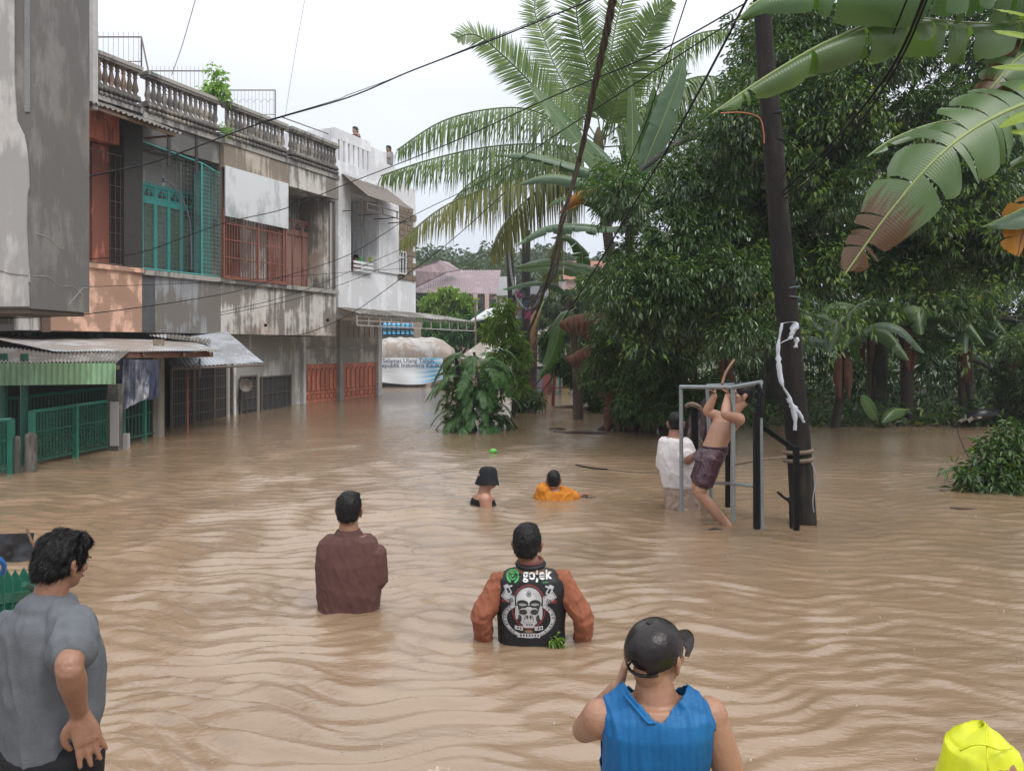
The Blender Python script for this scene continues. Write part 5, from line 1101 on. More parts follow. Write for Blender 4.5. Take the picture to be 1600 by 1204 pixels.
# young taro like leaves near the bank
T = thing('taro_plant', 'two broad bright green heart shaped leaves at the bank right of the pole', 'plant', lp(1380, 22.3))
banana_leaf('leaf', pp([(1372, 660, 22.2), (1362, 640, 22), (1350, 625, 21.8), (1345, 618, 21.7)]), .24, BLp, T, (.2, -1, .2), 201, 0, .2); banana_leaf('leaf', pp([(1420, 640, 22.2), (1400, 640, 21.9), (1388, 648, 21.7), (1378, 660, 21.6)]), .22, BLp, T, (0, -.8, .6), 202, 0, .5)
# ---- near plant whose leaves hang into the top right corner
T = thing('banana_plant', 'near banana plant whose huge leaves hang into the top right corner', 'banana plant', lp(1830, 7.5))
stem(T, [lp(1830, 7.5) + Vector((0, 0, -1)), lp(1830, 7.5) + Vector((0, 0, 3)), P(1800, 30, 7.3)], .2, .12, stemm)
NL = [
    ([(1800, 30, 7.3), (1640, -30, 6.6), (1480, -35, 6.2), (1320, -22, 6.0), (1200, -5, 5.9), (1150, 35, 5.9)], .32, BL, (0, -.35, 1), 16, 1.0),
    ([(1800, 40, 7.3), (1680, 30, 6.9), (1540, 38, 6.6), (1400, 30, 6.3), (1300, 62, 6.1), (1200, 118, 6.0), (1112, 178, 5.9)], .27, BLp, (0, -.4, 1), 13, 1.1),
    ([(1800, 60, 7.3), (1690, 130, 6.6), (1570, 175, 6.2), (1480, 232, 6.0), (1395, 325, 5.9), (1318, 432, 5.9)], .41, BLx, (-.35, -1, .15), 18, .34),
    ([(1800, 60, 7.3), (1700, 150, 6.9), (1600, 190, 6.7), (1480, 190, 6.5), (1400, 215, 6.4), (1355, 245, 6.3)], .2, BL, (0, -.3, 1), 3, .5),
    ([(1800, 50, 7.3), (1680, 60, 6.9), (1600, 85, 6.7), (1555, 130, 6.6), (1520, 175, 6.6)], .30, BLx, (-.3, -1, .3), 6, .4),
    ([(1800, 70, 7.3), (1730, 200, 7.0), (1660, 290, 6.9), (1590, 330, 6.8), (1535, 355, 6.8)], .3, BLg, (0, -.4, 1), 6, .9),
    ([(1800, 60, 7.3), (1740, 180, 7.0), (1690, 230, 6.9), (1620, 240, 6.8), (1575, 265, 6.8)], .26, BL, (0, -.6, 1), 3, .5),
]
for k, (pt, wd, mt_, up, te, dr) in enumerate(NL): banana_leaf('leaf', pp(pt), wd, mt_, T, up, 300 + k, te, dr, split=.16, r=.022)
banana_leaf('dead_leaf', pp([(1640, 60, 6.9), (1590, 90, 6.7), (1565, 130, 6.7), (1555, 165, 6.7)]), .2, BLb, T, (.2, -1, .2), 320, 6, .5)
banana_leaf('dead_leaf', pp([(1660, 300, 6.9), (1620, 330, 6.8), (1600, 360, 6.8), (1590, 400, 6.8)]), .22, BLo, T, (.2, -1, .2), 321, 6, .6)
T = thing('sapling', 'bright yellow green sapling leaves poking in at the top right corner', 'sapling', lp(1760, 5.4))
m = MB(); m.tube(catmull([lp(1760, 5.4) + Vector((0, 0, -1)), P(1740, 400, 5.4), P(1690, 100, 5.4), P(1640, -40, 5.4)], 5), .02, 6); m.build('stem', stemm, T, world=True)
yl = leafmat('lime_leaf', (.22, .33, .03), (.34, .45, .05), .4, .45, veins=8)
for k, (x0, y0, x1, y1) in enumerate([(1640, 40, 1555, 15), (1650, 70, 1552, 48), (1655, 10, 1575, -8), (1650, 110, 1548, 105), (1640, 170, 1560, 200), (1650, 120, 1590, 140), (1660, 215, 1575, 205), (1640, 20, 1590, 30)]):
    banana_leaf('leaf', pp([(x0, y0, 5.4), ((x0 + x1) / 2, (y0 + y1) / 2 - 6, 5.3), (x1, y1, 5.3)]), .07, yl, T, (.1, -.6, .8), 340 + k, 0, .3, r=.004)
# ------------------------------------------------------------------ leaning utility pole, frame, cables, floating things
wetwood = mat('wet_timber_pole', (.028, .025, .020), .75, (.062, .052, .040), 2.5, (.02, .018, .018), .5, (14, 14, .6), 1, spec=.08)
Yp = 10.15
T = thing('utility_pole', 'dark wooden utility pole leaning left, with plastic strips and rope tied to it', 'utility pole', lp(1255, Yp))
pts = [P(1262, 960, Yp), P(1256, 815, Yp), P(1240, 600, Yp), P(1222, 400, Yp), P(1204, 180, Yp), P(1194, 60, Yp), P(1186, -60, Yp)]
m = MB(); m.tube(catmull(pts, 5), .15, 16, [.168 - .070 * i / 30 for i in range(31)]); m.build('shaft', wetwood, T, world=True, smooth=True)
def band(px, py, r, n, mt, name, tilt=0, th=.008, sag=.0):
    m = MB(); c = P(px, py, Yp); pts = [c + Vector((r * math.cos(t * math.pi / 8), r * math.sin(t * math.pi / 8), tilt * math.cos(t * math.pi / 8) + n * .01 * t / 16)) for t in range(17)]; m.tube(pts, th, 6); return m.build(name, mt, T, world=True)
blk = mat('black_cable', (.012, .012, .014), .55, spec=.12); rope = mat('old_rope', (.14, .10, .075), .9, (.2, .15, .11), 10, bump=1)
band(1207, 183, .118, 3, blk, 'wire_band', .03, .012); band(1211, 222, .121, 2, blk, 'wire_band', -.01, .01); band(1231, 452, .136, 2, mat('bluish_wire', (.12, .2, .22)), 'wire_band', .02, .007); band(1233, 466, .138, 2, mat('bluish_wire', (.12, .2, .22)), 'wire_band', -.02, .007)
for k in range(2): band(1247, 706 + k * 13, .168, 2, rope, 'rope_coil', .01, .028)
m = MB(); m.tube(catmull([P(1126, 177, 9.9), P(1160, 176, 9.95), P(1186, 184, 9.98), P(1193, 205, 10.0), P(1194, 224, 10)], 4), .007, 5); m.build('orange_strap', mat('orange_strap', (.5, .17, .08)), T, world=True)
for k, y in enumerate((237, 250, 282)):
    m = MB(); m.bar(P(1203 + k * 3, y, Yp - .12), P(1203 + k * 3, y, Yp - .15), .012, 8); m.build('bolt', blk, T, world=True)
m = MB(); m.tube(catmull([P(1268, 722, 9.95), P(1275, 745, 9.93), P(1270, 780, 9.93), P(1272, 800, 9.95)], 4), .008, 5); m.build('loose_cord', mat('pale_cord', (.35, .36, .4)), T, world=True)
# plastic strips
T2 = thing('plastic_strips', 'torn white plastic strips hanging down the front of the leaning pole', 'plastic', P(1232, 560, 9.95))
pl = mat('white_plastic', (.62, .66, .72), .35, (.5, .54, .6), 6, spec=.6)
def strip(pts, w, seed=0):
    rr = random.Random(seed); p = catmull(pts, 6); V = []; Fq = []
    for i, c in enumerate(p):
        ww = w[min(len(w) - 1, int(i / len(p) * len(w)))] / F * 10 * rr.uniform(.8, 1.2); a = math.sin(i * .9 + seed) * .8
        V += [tuple(c + Vector((-ww * math.cos(a), ww * math.sin(a) * .6, 0))), tuple(c + Vector((0, -.03, 0))), tuple(c + Vector((ww * math.cos(a), -ww * math.sin(a) * .6, 0)))]
    for i in range(len(p) - 1):
        for j in range(2): q = i * 3 + j; Fq.append((q, q + 1, q + 4, q + 3))
    me = bpy.data.meshes.new('strip'); me.from_pydata(V, [], Fq); o = link('strip', me, pl, T2, world=True, smooth=True); md = o.modifiers.new('s', 'SOLIDIFY'); md.thickness = .004
Ys = 9.93
strip([P(1222, 505, Ys), P(1216, 540, Ys), P(1217, 570, Ys), P(1222, 600, Ys), P(1234, 622, Ys), P(1242, 650, Ys), P(1242, 672, Ys)], [2, 3, 5, 4, 2, 4, 5, 3], 1)
strip([P(1222, 505, Ys), P(1235, 503, Ys), P(1243, 505, Ys), P(1238, 520, Ys), P(1234, 530, Ys)], [3, 4, 6, 4], 2)
strip([P(1219, 536, Ys), P(1232, 530, Ys), P(1244, 528, Ys), P(1243, 543, Ys)], [2, 3, 4, 3], 3)
strip([P(1230, 622, Ys), P(1240, 636, Ys), P(1250, 648, Ys), P(1256, 660, Ys)], [4, 6, 4, 2], 4)
# ---- pull up frame of grey pipes, black posts and a black railing
galv = mat('wet_galvanised_pipe', (.30, .33, .34), .35, (.22, .24, .25), 4, metal=.4); bpost = mat('wet_black_steel', (.006, .006, .007), .4, (.010, .010, .011), 5, spec=.12)
T = thing('pull_up_frame', 'grey pipe frame with a high bar that a bare chested man hangs from', 'frame', lp(1150, 9.8))
ya, yb_ = 9.55, 10.75     # front and back pipes
def pipe(a, b, r=.024, mt=galv, nm='pipe', sq=False):
    m = MB(); (m.sq(a, b, r * 2, r * 2) if sq else m.bar(a, b, r, 10)); return m.build(nm, mt, T, world=True, smooth=False)
ft = lambda px, py, Y: P(px, py, Y)
pipe(ft(1190, 825, 9.5), ft(1187, 598, 9.5), .030); pipe(ft(1146, 813, 9.9), ft(1145, 606, 9.9), .028)
pipe(ft(1064, 604, 10.7), ft(1065, 800, 10.7), .026); pipe(ft(1105, 604, 11.0), ft(1112, 790, 11.0), .026)
pipe(ft(1063, 604, 10.7), ft(1146, 605, 9.9), .026, nm='top_bar'); pipe(ft(1144, 605, 9.9), ft(1190, 597, 9.5), .028, nm='top_bar'); pipe(ft(1105, 602, 11), ft(1190, 599, 10.4), .022, nm='top_bar')
pipe(ft(1112, 754, 11.0), ft(1146, 755, 9.9), .02, nm='lower_bar'); pipe(ft(1146, 755, 9.88), ft(1188, 760, 9.5), .022, nm='lower_bar')
m = MB(); m.tube([ft(1187, 610, 9.46), ft(1188, 640, 9.46), ft(1189, 652, 9.46)], .036, 8, [.03, .042, .036]); m.build('black_tape', blk, T, world=True)
m = MB(); m.tube([ft(1183, 600, 9.46), ft(1192, 618, 9.46)], .03, 6); m.build('black_tape', blk, T, world=True)
T = thing('black_fence_post', 'black square steel posts and slanted rail', 'post', lp(1185, 9.5))
tag(T, 'thick black square post right beside the front grey pipe of the frame', 'post', 'black steel posts by the frame')
pipe(ft(1182, 826, 9.45), ft(1182, 644, 9.45), .032, bpost, 'shaft', True)
T = thing('black_handrail', 'black handrail sloping down from the frame to a post in front of the leaning pole', 'handrail', lp(1244, 9.35))
pipe(ft(1244, 828, 9.35), ft(1244, 697, 9.35), .030, bpost, 'post', True); pipe(ft(1244, 703, 9.35), ft(1194, 668, 9.6), .028, bpost, 'rail', True)
T = thing('black_fence_post', 'black square post standing behind the bare chested man', 'post', lp(1137, 10.8), group='black steel posts by the frame'); pipe(ft(1137, 792, 10.8), ft(1137, 640, 10.8), .028, bpost, 'shaft', True)
T = thing('black_fence_post', 'shorter black post with a muddy lump on top, right of the white shirt man', 'post', lp(1085, 11.6), group='black steel posts by the frame'); pipe(ft(1085, 780, 11.6), ft(1085, 637, 11.6), .045, bpost, 'shaft', True)
m = MB(); m.tube(catmull([P(1073, 634, 11.6), P(1080, 631, 11.5), P(1090, 634, 11.5), P(1094, 640, 11.6)], 4), .035, 7); m.build('mud_lump', rope, T, world=True)
T = thing('dark_tarp_heap', 'slumped dark red brown sheet behind the bare chested man', 'tarp', lp(1090, 16))
cloth('sheet', P(1072, 655, 16), P(1112, 612, 16.2), P(1068, 680, 15.8), P(1118, 690, 15.8), mat('dark_red_cloth', (.07, .04, .04), .7), parent=T, amp=.25)
m = MB(); m.tube(catmull([P(1128, 600, 10.6), P(1135, 580, 10.8), P(1147, 562, 11)], 4), .018, 6); tag(m.build('bent_stick', mat('tan_stick', (.25, .13, .07))), 'bent reddish stick rising above the hands on the bar', 'stick')
m = MB(); m.tube(catmull([P(1146, 726, 9.9), P(1190, 718, 9.8), P(1228, 714, 9.95)], 6), .016, 6); tag(m.build('rope', rope), 'rope stretched from the frame to the coil round the leaning pole', 'rope')
m = MB(); m.tube(catmull([P(950, 733, 13), P(1000, 738, 12.5), P(1030, 737, 12)], 6), .012, 5); tag(m.build('rope', rope), 'slack rope lying on the water left of the white shirt man', 'rope')
m = MB(); m.tube(catmull([P(900, 726, 13.8), P(925, 731, 13.5), P(950, 733, 13)], 6), .014, 5); tag(m.build('rope', blk), 'far thin end of the rope drifting behind the orange shirt swimmer', 'rope')
T = thing('twig', 'black forked twig sticking out of the water beside the handrail post', 'twig', lp(1235, 9.6)); m = MB(); m.tube(catmull([P(1215, 768, 9.6), P(1224, 776, 9.6), P(1234, 784, 9.6), P(1235, 800, 9.6), P(1236, 825, 9.6)], 3), .018, 5); m.tube([P(1228, 780, 9.6), P(1237, 776, 9.6)], .012, 5); tag(m.build('branch', blk, T, world=True), kind=None)
# ---- cables
def cable(label, pts, r, mt=None, Ym=None, group='overhead cables', name='cable', rs=None):
    p = catmull(pts, 8); m = MB(); m.tube(p, r, 6, rs(len(p)) if rs else None); return tag(m.build(name, mt or blk, smooth=True), label, 'cable', group)
big = [P(962, -30, 6.0), P(950, 40, 6.6), P(930, 130, 8), P(905, 250, 10.5), P(880, 340, 14), P(858, 430, 18), P(838, 490, 22), P(825, 520, 26)]
rr = random.Random(9)
for k in range(4):
    off = [Vector((math.cos(k * 1.57 + i * .8), 0, math.sin(k * 1.57 + i * .8))) * .022 for i in range(60)]; pt = [p + off[i % 60] for i, p in enumerate(catmull(big, 7))]
    m = MB(); m.tube(pt, .014, 5); tag(m.build('cable_bundle', mat('brown_cable', (.07, .06, .055), .6)), ['leftmost upper','front','rightmost upper','rear'][k] + ' strand of the thick twisted cable bundle sweeping down from the top centre', 'cable', 'strands of the thick twisted bundle')
for k in range(3):
    pt = [p + Vector((.12 * math.sin(i * .35 + k * 2) * i / 40, 0, .05 * math.cos(i * .5 + k))) for i, p in enumerate(catmull([P(905, 250, 10.5), P(878, 345, 14), P(862, 430, 18), P(828, 480, 24)], 9))]
    m = MB(); m.tube(pt, .02, 5); tag(m.build('cable_strand', mat('grey_cable', (.14, .13, .13), .6)), ['inner', 'middle', 'outermost'][k] + ' loose grey strand winding along the lower part of the twisted bundle', 'cable', 'loose strands on the bundle')
CB = [
    ('thick sagging cable crossing the sky from the salmon house towards the top centre', [(100, 285, 14), (150, 273, 15), (250, 250, 16), (400, 195, 17), (545, 152, 18), (640, 112, 18), (760, 66, 17), (870, 22, 15), (960, -15, 13)], .021),
    ('thin companion wire twisted just above the thick sky cable', [(400, 193, 17), (520, 158, 17.5), (545, 148, 18), (600, 128, 18), (700, 88, 17.5), (870, 19, 15)], .010),
    ('cable from the caged balcony past the white building up to the leaning pole', [(140, 405, 17), (225, 393, 18), (345, 350, 19), (445, 326, 20), (540, 288, 20), (700, 225, 16), (870, 148, 13), (1020, 85, 11), (1165, 5, 10.2)], .014),
    ('cable running level with the parapets and rising behind the palm', [(-20, 497, 13), (140, 490, 15), (345, 460, 18), (430, 436, 20), (545, 398, 22), (640, 340, 22), (760, 280, 18), (900, 190, 13), (1165, 20, 10.2)], .012),
    ('thin cable low across the fronts just under the balcony caps', [(140, 448, 18), (345, 440, 22), (545, 425, 24), (660, 418, 26)], .009),
    ('cable crossing the orange gate wall down to the last balcony', [(450, 524, 26), (480, 520, 25), (545, 492, 24), (620, 440, 22), (700, 380, 20), (790, 300, 18)], .013),
    ('cable hanging just below the previous one with small knots', [(345, 492, 22), (450, 470, 23), (545, 440, 23), (640, 400, 22)], .010),
    ('second parallel thin cable above the white building awning', [(345, 488, 22), (450, 462, 23), (545, 425, 23.5), (640, 383, 22)], .010),
    ('steep pale wire rising into the sky above the teal house', [(268, 118, 24), (285, 70, 22), (308, -10, 19)], .020),
    ('thin steep wire in the middle of the sky above the last old house', [(445, 185, 24), (460, 90, 20), (478, -10, 17)], .010),
    ('dark heavy line running down left from the pole top through the palm fronds', [(1172, -10, 8.5), (1120, 90, 9), (1050, 220, 10), (990, 320, 12), (930, 420, 15), (880, 500, 18)], .018),
    ('thinner line left of the heavy one, crossing the upright banana leaves', [(1076, -10, 9), (1050, 70, 10), (1010, 190, 11), (985, 250, 12), (960, 330, 13)], .010),
    ('upper near wire sweeping from the pole up to the top right', [(1222, 300, 10.1), (1262, 262, 9), (1330, 190, 7.5), (1400, 95, 6.4), (1450, -20, 5.4)], .016),
    ('near wire directly below the upper one', [(1222, 306, 10.1), (1268, 272, 9), (1340, 196, 7.5), (1408, 92, 6.4), (1456, -20, 5.4)], .012),
    ('slack near wire leaving the pole lowest and rising to the right', [(1224, 312, 10.1), (1260, 285, 9.2), (1310, 210, 8), (1370, 110, 6.8), (1425, -20, 5.6)], .009),
    ('fine wire just left of the sweeping near wires', [(1216, 290, 10.1), (1260, 215, 9), (1320, 140, 7.7), (1370, 60, 6.8), (1400, -20, 6)], .007),
    ('finest wire crossing the lower dark tree towards the pole', [(1220, 315, 10.1), (1150, 420, 11), (1090, 500, 12), (1050, 560, 13)], .008),
    ('thin slanting stay at the lower right above the floating raft', [(1492, 655, 22), (1500, 685, 16), (1515, 718, 12.8)], .010),
]
for lb, pt, r in CB: cable(lb, [P(*q) for q in pt], r * (.5 if 'steep' in lb else .75), mat('pale_wire', (.3, .3, .31)) if 'steep' in lb else None)
m = MB()
for px, py in ((415, 508), (512, 500)): 
    q = MB(); c = P(px, py, 24.5); q.lathe([(0, -.05), (.05, -.03), (.05, .03), (0, .05)], c, 8); tag(q.build('cable_knot', blk), 'small dark splice on the cable by the last balcony, %s one' % ('left' if px == 415 else 'right'), 'splice')
# ---- floating things
bottle = mat('green_plastic', (.16, .55, .10), .3)
o = MB().lathe([(0, -.07), (.05, -.06), (.06, 0), (.05, .06), (.02, .09), (.018, .12), (0, .12)], (0, 0, 0), 10).build('floating_bottle', bottle, smooth=True); o.location = WL(770, 707) + Vector((0, 0, .03)); o.rotation_euler = (R(80), 0, R(50)); tag(o, 'small bright green bottle floating far from the swimmers', 'bottle')
T = thing('raft', 'pale muddy sheet draped over a black float by the right bank', 'raft', WL(1530, 660))
bl_ = mat('black_rubber', (.02, .02, .022), .35, spec=.6)
m = MB(); m.tube(catmull([P(1508, 655, 22.5), P(1530, 648, 22.3), P(1555, 646, 22.5), P(1562, 652, 22.9), P(1540, 656, 23.2)], 5), .16, 10); m.build('black_float', bl_, T, world=True, smooth=True)
cloth('pale_sheet', P(1508, 643, 22.8), P(1550, 644, 22.9), P(1490, 661, 21.9), P(1530, 655, 21.9), mat('muddy_sheet', (.30, .26, .21), .6, (.22, .19, .15), 3), parent=T, amp=.12)
def log(label, pts, r): m = MB(); p = catmull(pts, 4); m.tube(p, r, 7, [r * (1 - .5 * abs(i / len(p) - .4)) for i in range(len(p))]); tag(m.build('floating_log', mat('wet_log', (.06, .04, .03), .7, (.1, .07, .05), 5, bump=1), smooth=True), label, 'log', 'driftwood')
log('long thin driftwood floating left of the brown stumps', [WL(866, 674), WL(885, 676), WL(905, 674, .05), WL(960, 678)], .05)
log('short driftwood floating behind the long thin piece', [WL(858, 670), WL(875, 669, .03), WL(884, 671)], .03)
log('driftwood lying across the water further back by the lower tree', [WL(865, 637), WL(895, 635, .05), WL(925, 638, .08), WL(960, 640)], .09)
log('pale pole lying along the right bank left of the raft', [WL(1415, 657, .05), WL(1450, 656, .05), WL(1490, 655, .08)], .04)
log('tiny black twig drifting in front of the pull up frame', [WL(1108, 827, .01), WL(1116, 825, .02), WL(1128, 827, .0)], .016)
log('thin dark twig drifting below the half drowned bush', [WL(1485, 793, .01), WL(1505, 794, .02), WL(1525, 794, .01)], .018)
T = thing('flower', 'pink bud beside the bank leaves right of the leaning pole', 'flower', P(1308, 655, 22)); m = MB(); m.lathe([(0, -.1), (.06, -.02), (.04, .1), (0, .24)], P(1306, 652, 22), 8); m.build('bud', mat('pink_bud', (.6, .25, .28)), T, world=True)
# roof plant
T = thing('roof_plant', 'leafy potted plant growing over the balustrade of the teal house', 'plant', P(338, 150, 24.6))
twig_cloud('foliage', [pc(336, 108, 24.6, .14), pc(342, 124, 24.6, .18), pc(334, 138, 24.6, .25), pc(346, 146, 24.6, .25), pc(315, 138, 24.6, .14)], 75, .16, leafmat('roof_plant_leaf', (.18, .32, .08), (.3, .45, .15), .5, .4), T, 3, 5, wr=.75)
m = MB(); m.tube([P(338, 190, 24.6), P(340, 140, 24.6), P(338, 108, 24.6)], .015, 5); m.build('stem', stemm, T, world=True)
T = thing('roof_plant', 'tiny weed growing out of the moulding between two balustrades', 'plant', P(352, 205, 24.6)); twig_cloud('foliage', [pc(352, 202, 24.5, .1)], 16, .1, MATS['roof_plant_leaf'], T, 8, 5, wr=.6)
# ------------------------------------------------------------------ people
def skin_m(name, c): 
    mt = mat(name, c, .5, tuple(x * y for x, y in zip(c, (.82, .76, .72))), 5, bump=.25, bscale=90, spec=.5); b = [n for n in mt.node_tree.nodes if n.type == 'BSDF_PRINCIPLED'][0]
    b.inputs['Subsurface Weight'].default_value = .12; b.inputs['Subsurface Radius'].default_value = (.02, .008, .004); b.inputs['Subsurface Scale'].default_value = .4; return mt
hairm = mat('wet_black_hair', (.006, .0055, .006), .5, (.011, .010, .010), 30, spec=.22)
PS = 1.27
def fabric(name, c, rough=.85, c2=None, bump=.35, sc=3): return mat(name, c, rough, c2 or tuple(x * .8 for x in c), sc, bump=bump, bscale=160, spec=.25)
def ell(c, r, M=None, n=16, m_=10):
    c = Vector(c); V = []; Fq = []
    for i in range(m_ + 1):
        t = math.pi * i / m_
        for k in range(n):
            a = 2 * math.pi * k / n; v = Vector((r[0] * math.sin(t) * math.cos(a), r[1] * math.sin(t) * math.sin(a), -r[2] * math.cos(t))); V.append((M @ v if M else v) + c)
    for i in range(m_):
        for k in range(n): Fq.append((i * n + k, i * n + (k + 1) % n, (i + 1) * n + (k + 1) % n, (i + 1) * n + k))
    return V, Fq
def limb(pts, rs_, n=16, sub=6, flat=1.0):
    p = catmull(pts, sub); t = np.linspace(0, len(rs_) - 1, len(p)); r = np.interp(t, range(len(rs_)), rs_)
    a = p[0] - (p[1] - p[0]).normalized() * r[0] * .5; b = p[-1] + (p[-1] - p[-2]).normalized() * r[-1] * .5
    return tube_geo([a] + p + [b], [r[0] * .6] + list(r) + [r[-1] * .6], n)
def sect(secs, n=28):
    """secs: (centre, half axis A, half axis B, exponent)"""
    V = []; Fq = []
    for c, A, B, ex in secs:
        for k in range(n):
            t = 2 * math.pi * k / n; ct, st = math.cos(t), math.sin(t); V.append(c + A * (abs(ct) ** (2 / ex)) * (1 if ct >= 0 else -1) + B * (abs(st) ** (2 / ex)) * (1 if st >= 0 else -1))
    for i in range(len(secs) - 1):
        for k in range(n): Fq.append((i * n + k, i * n + (k + 1) % n, (i + 1) * n + (k + 1) % n, (i + 1) * n + k))
    Fq += [tuple(reversed(range(n))), tuple(range((len(secs) - 1) * n, len(secs) * n))]; return V, Fq
def fuse(name, parts, voxel, mt, parent, smooth=4, disp=None, sf=.5):
    m = MB()
    for V, Fq in parts: m.add(V, Fq)
    me = m.mesh(name); bm = bmesh.new(); bm.from_mesh(me); bmesh.ops.recalc_face_normals(bm, faces=bm.faces); bm.to_mesh(me); bm.free()
    o = bpy.data.objects.new(name, me); COL.objects.link(o); md = o.modifiers.new('r', 'REMESH'); md.mode = 'VOXEL'; md.voxel_size = voxel
    if smooth: s = o.modifiers.new('s', 'SMOOTH'); s.iterations = smooth; s.factor = sf
    bpy.context.view_layer.update(); me2 = bpy.data.meshes.new_from_object(o.evaluated_get(bpy.context.evaluated_depsgraph_get())); bpy.data.objects.remove(o)
    me2.name = name
    if disp:
        n_ = len(me2.vertices); co = np.empty(n_ * 3, np.float32); no = np.empty(n_ * 3, np.float32); me2.vertices.foreach_get('co', co); me2.vertices.foreach_get('normal', no); co = co.reshape(-1, 3); no = no.reshape(-1, 3)
        d = np.array([disp(Vector(map(float, c)), Vector(map(float, q))) for c, q in zip(co, no)], np.float32); me2.vertices.foreach_set('co', (co + no * d[:, None]).ravel()); me2.update()
    me2.materials.clear(); return link(name, me2, mt, parent, world=True, smooth=True)
def rotm(yaw, pitch=0, roll=0): return Matrix.Rotation(yaw, 3, 'Z') @ Matrix.Rotation(pitch, 3, 'X') @ Matrix.Rotation(roll, 3, 'Y')
def head_parts(c, M, s=1.0):
    """c centre of the skull; M maps local x right, y forward, z up"""
    L = lambda x, y, z: c + M @ Vector((x * s, y * s, z * s)); E = lambda x, y, z, r: ell(L(x, y, z), [q * s for q in r], M)
    P_ = [E(0, -.012, .018, (.078, .096, .100)), E(0, .03, -.035, (.062, .062, .078)), E(0, .045, -.078, (.042, .042, .034)), E(0, .075, -.085, (.022, .018, .018)), E(0, .082, .02, (.050, .016, .014)),
          E(0, .098, -.022, (.012, .018, .022)), E(0, .107, -.032, (.018, .012, .010)), E(0, .088, -.060, (.025, .012, .012)), E(.045, .055, -.02, (.022, .024, .022)), E(-.045, .055, -.02, (.022, .024, .022)),
          E(0, -.05, -.05, (.055, .048, .05))]
    for sd in (-1, 1):
        P_.append(ell(L(sd * .082, -.002, -.012), [.010 * s, .020 * s, .034 * s], M @ Matrix.Rotation(sd * .35, 3, 'Z'))); P_.append(ell(L(sd * .088, -.012, .0), [.008 * s, .017 * s, .026 * s], M @ Matrix.Rotation(sd * .5, 3, 'Z'))); P_.append(E(sd * .078, .0, -.04, (.010, .010, .014)))
    return P_
def face_bits(c, M, s, parent):
    L = lambda x, y, z: c + M @ Vector((x * s, y * s, z * s))
    for sd in (-1, 1):
        m = MB(); V, Fq = ell(L(sd * .031, .084, .0), [.013 * s, .007 * s, .006 * s], M, 10, 6); m.add(V, Fq); m.build('eye', mat('eye_white', (.5, .48, .46), .3), parent, world=True, smooth=True)
        m = MB(); V, Fq = ell(L(sd * .031, .090, .0), [.006 * s, .003 * s, .006 * s], M, 8, 6); m.add(V, Fq); m.build('iris', hairm, parent, world=True, smooth=True)
        m = MB(); V, Fq = ell(L(sd * .031, .093, .020), [.019 * s, .005 * s, .004 * s], M, 8, 6); m.add(V, Fq); m.build('eyebrow', hairm, parent, world=True, smooth=True)
    m = MB(); V, Fq = ell(L(0, .098, -.060), [.022 * s, .005 * s, .006 * s], M, 10, 6); m.add(V, Fq); m.build('lips', mat('lip', (.28, .11, .09), .5), parent, world=True, smooth=True)
def hair(c, M, s, parent, voxel=.007, strips=0, length=.03, seed=1, short=False, low=-.065, mt=None, messy=.5, top=0.0):
    L = lambda x, y, z: c + M @ Vector((x * s, y * s, z * s)); E = lambda x, y, z, r: ell(L(x, y, z), [q * s for q in r], M)
    g = .003 if short else .009
    P_ = [E(0, -.018, .030 + top, (.079 + g, .093 + g, .093 + g + top)), E(0, -.055, -.02, (.066 + g, .05 + g, .058 + g))]
    if not short: P_ += [E(0, .045, .085, (.062, .05, .034)), E(.05, -.02, .01, (.034, .05, .045)), E(-.05, -.02, .01, (.034, .05, .045))]
    f = lambda p, n: (.006 * noise.noise(p * 55) + .005 * noise.noise(p * 22 + Vector((seed, 0, 0)))) * (0.35 if short else 1)
    o = fuse('hair', P_, voxel, mt or hairm, parent, 2, f)
    if strips:
        rr = random.Random(seed); me = o.data; off = Vector(parent.location); polys = me.polygons; V = []; Fq = []; Mi = M.transposed()
        for _ in range(strips):
            pl_ = polys[rr.randrange(len(polys))]; p = pl_.center + off; q = Mi @ (p - c) / s; n = pl_.normal
            if q.z < -.075: continue
            fl = Vector((q.x * 3, -.35 + q.y * 2.0, -.9 + max(0, q.z) * 5)); fl = M @ fl; fl = (fl - n * fl.dot(n)).normalized(); fl = (fl + Vector((rr.gauss(0, messy), rr.gauss(0, messy), rr.gauss(0, messy))) * .5 + n * rr.uniform(.0, .45)).normalized()
            l = length * rr.uniform(.5, 1.3); w_ = fl.cross(n).normalized() * .0011; a = p - n * .002; b = a + fl * l * .5 + n * .002; e_ = a + fl * l - n * .001 + Vector((0, 0, -.15 * l)); k = len(V)
            V += [a - w_, a + w_, b - w_, b + w_, e_]; Fq += [(k, k + 1, k + 3), (k, k + 3, k + 2), (k + 2, k + 3, k + 4)]
        me2 = bpy.data.meshes.new('hair_strands'); me2.from_pydata([tuple(v) for v in V], [], Fq); tag(link('hair_strands', me2, mt or hairm, o, world=True), kind='stuff')
    return o
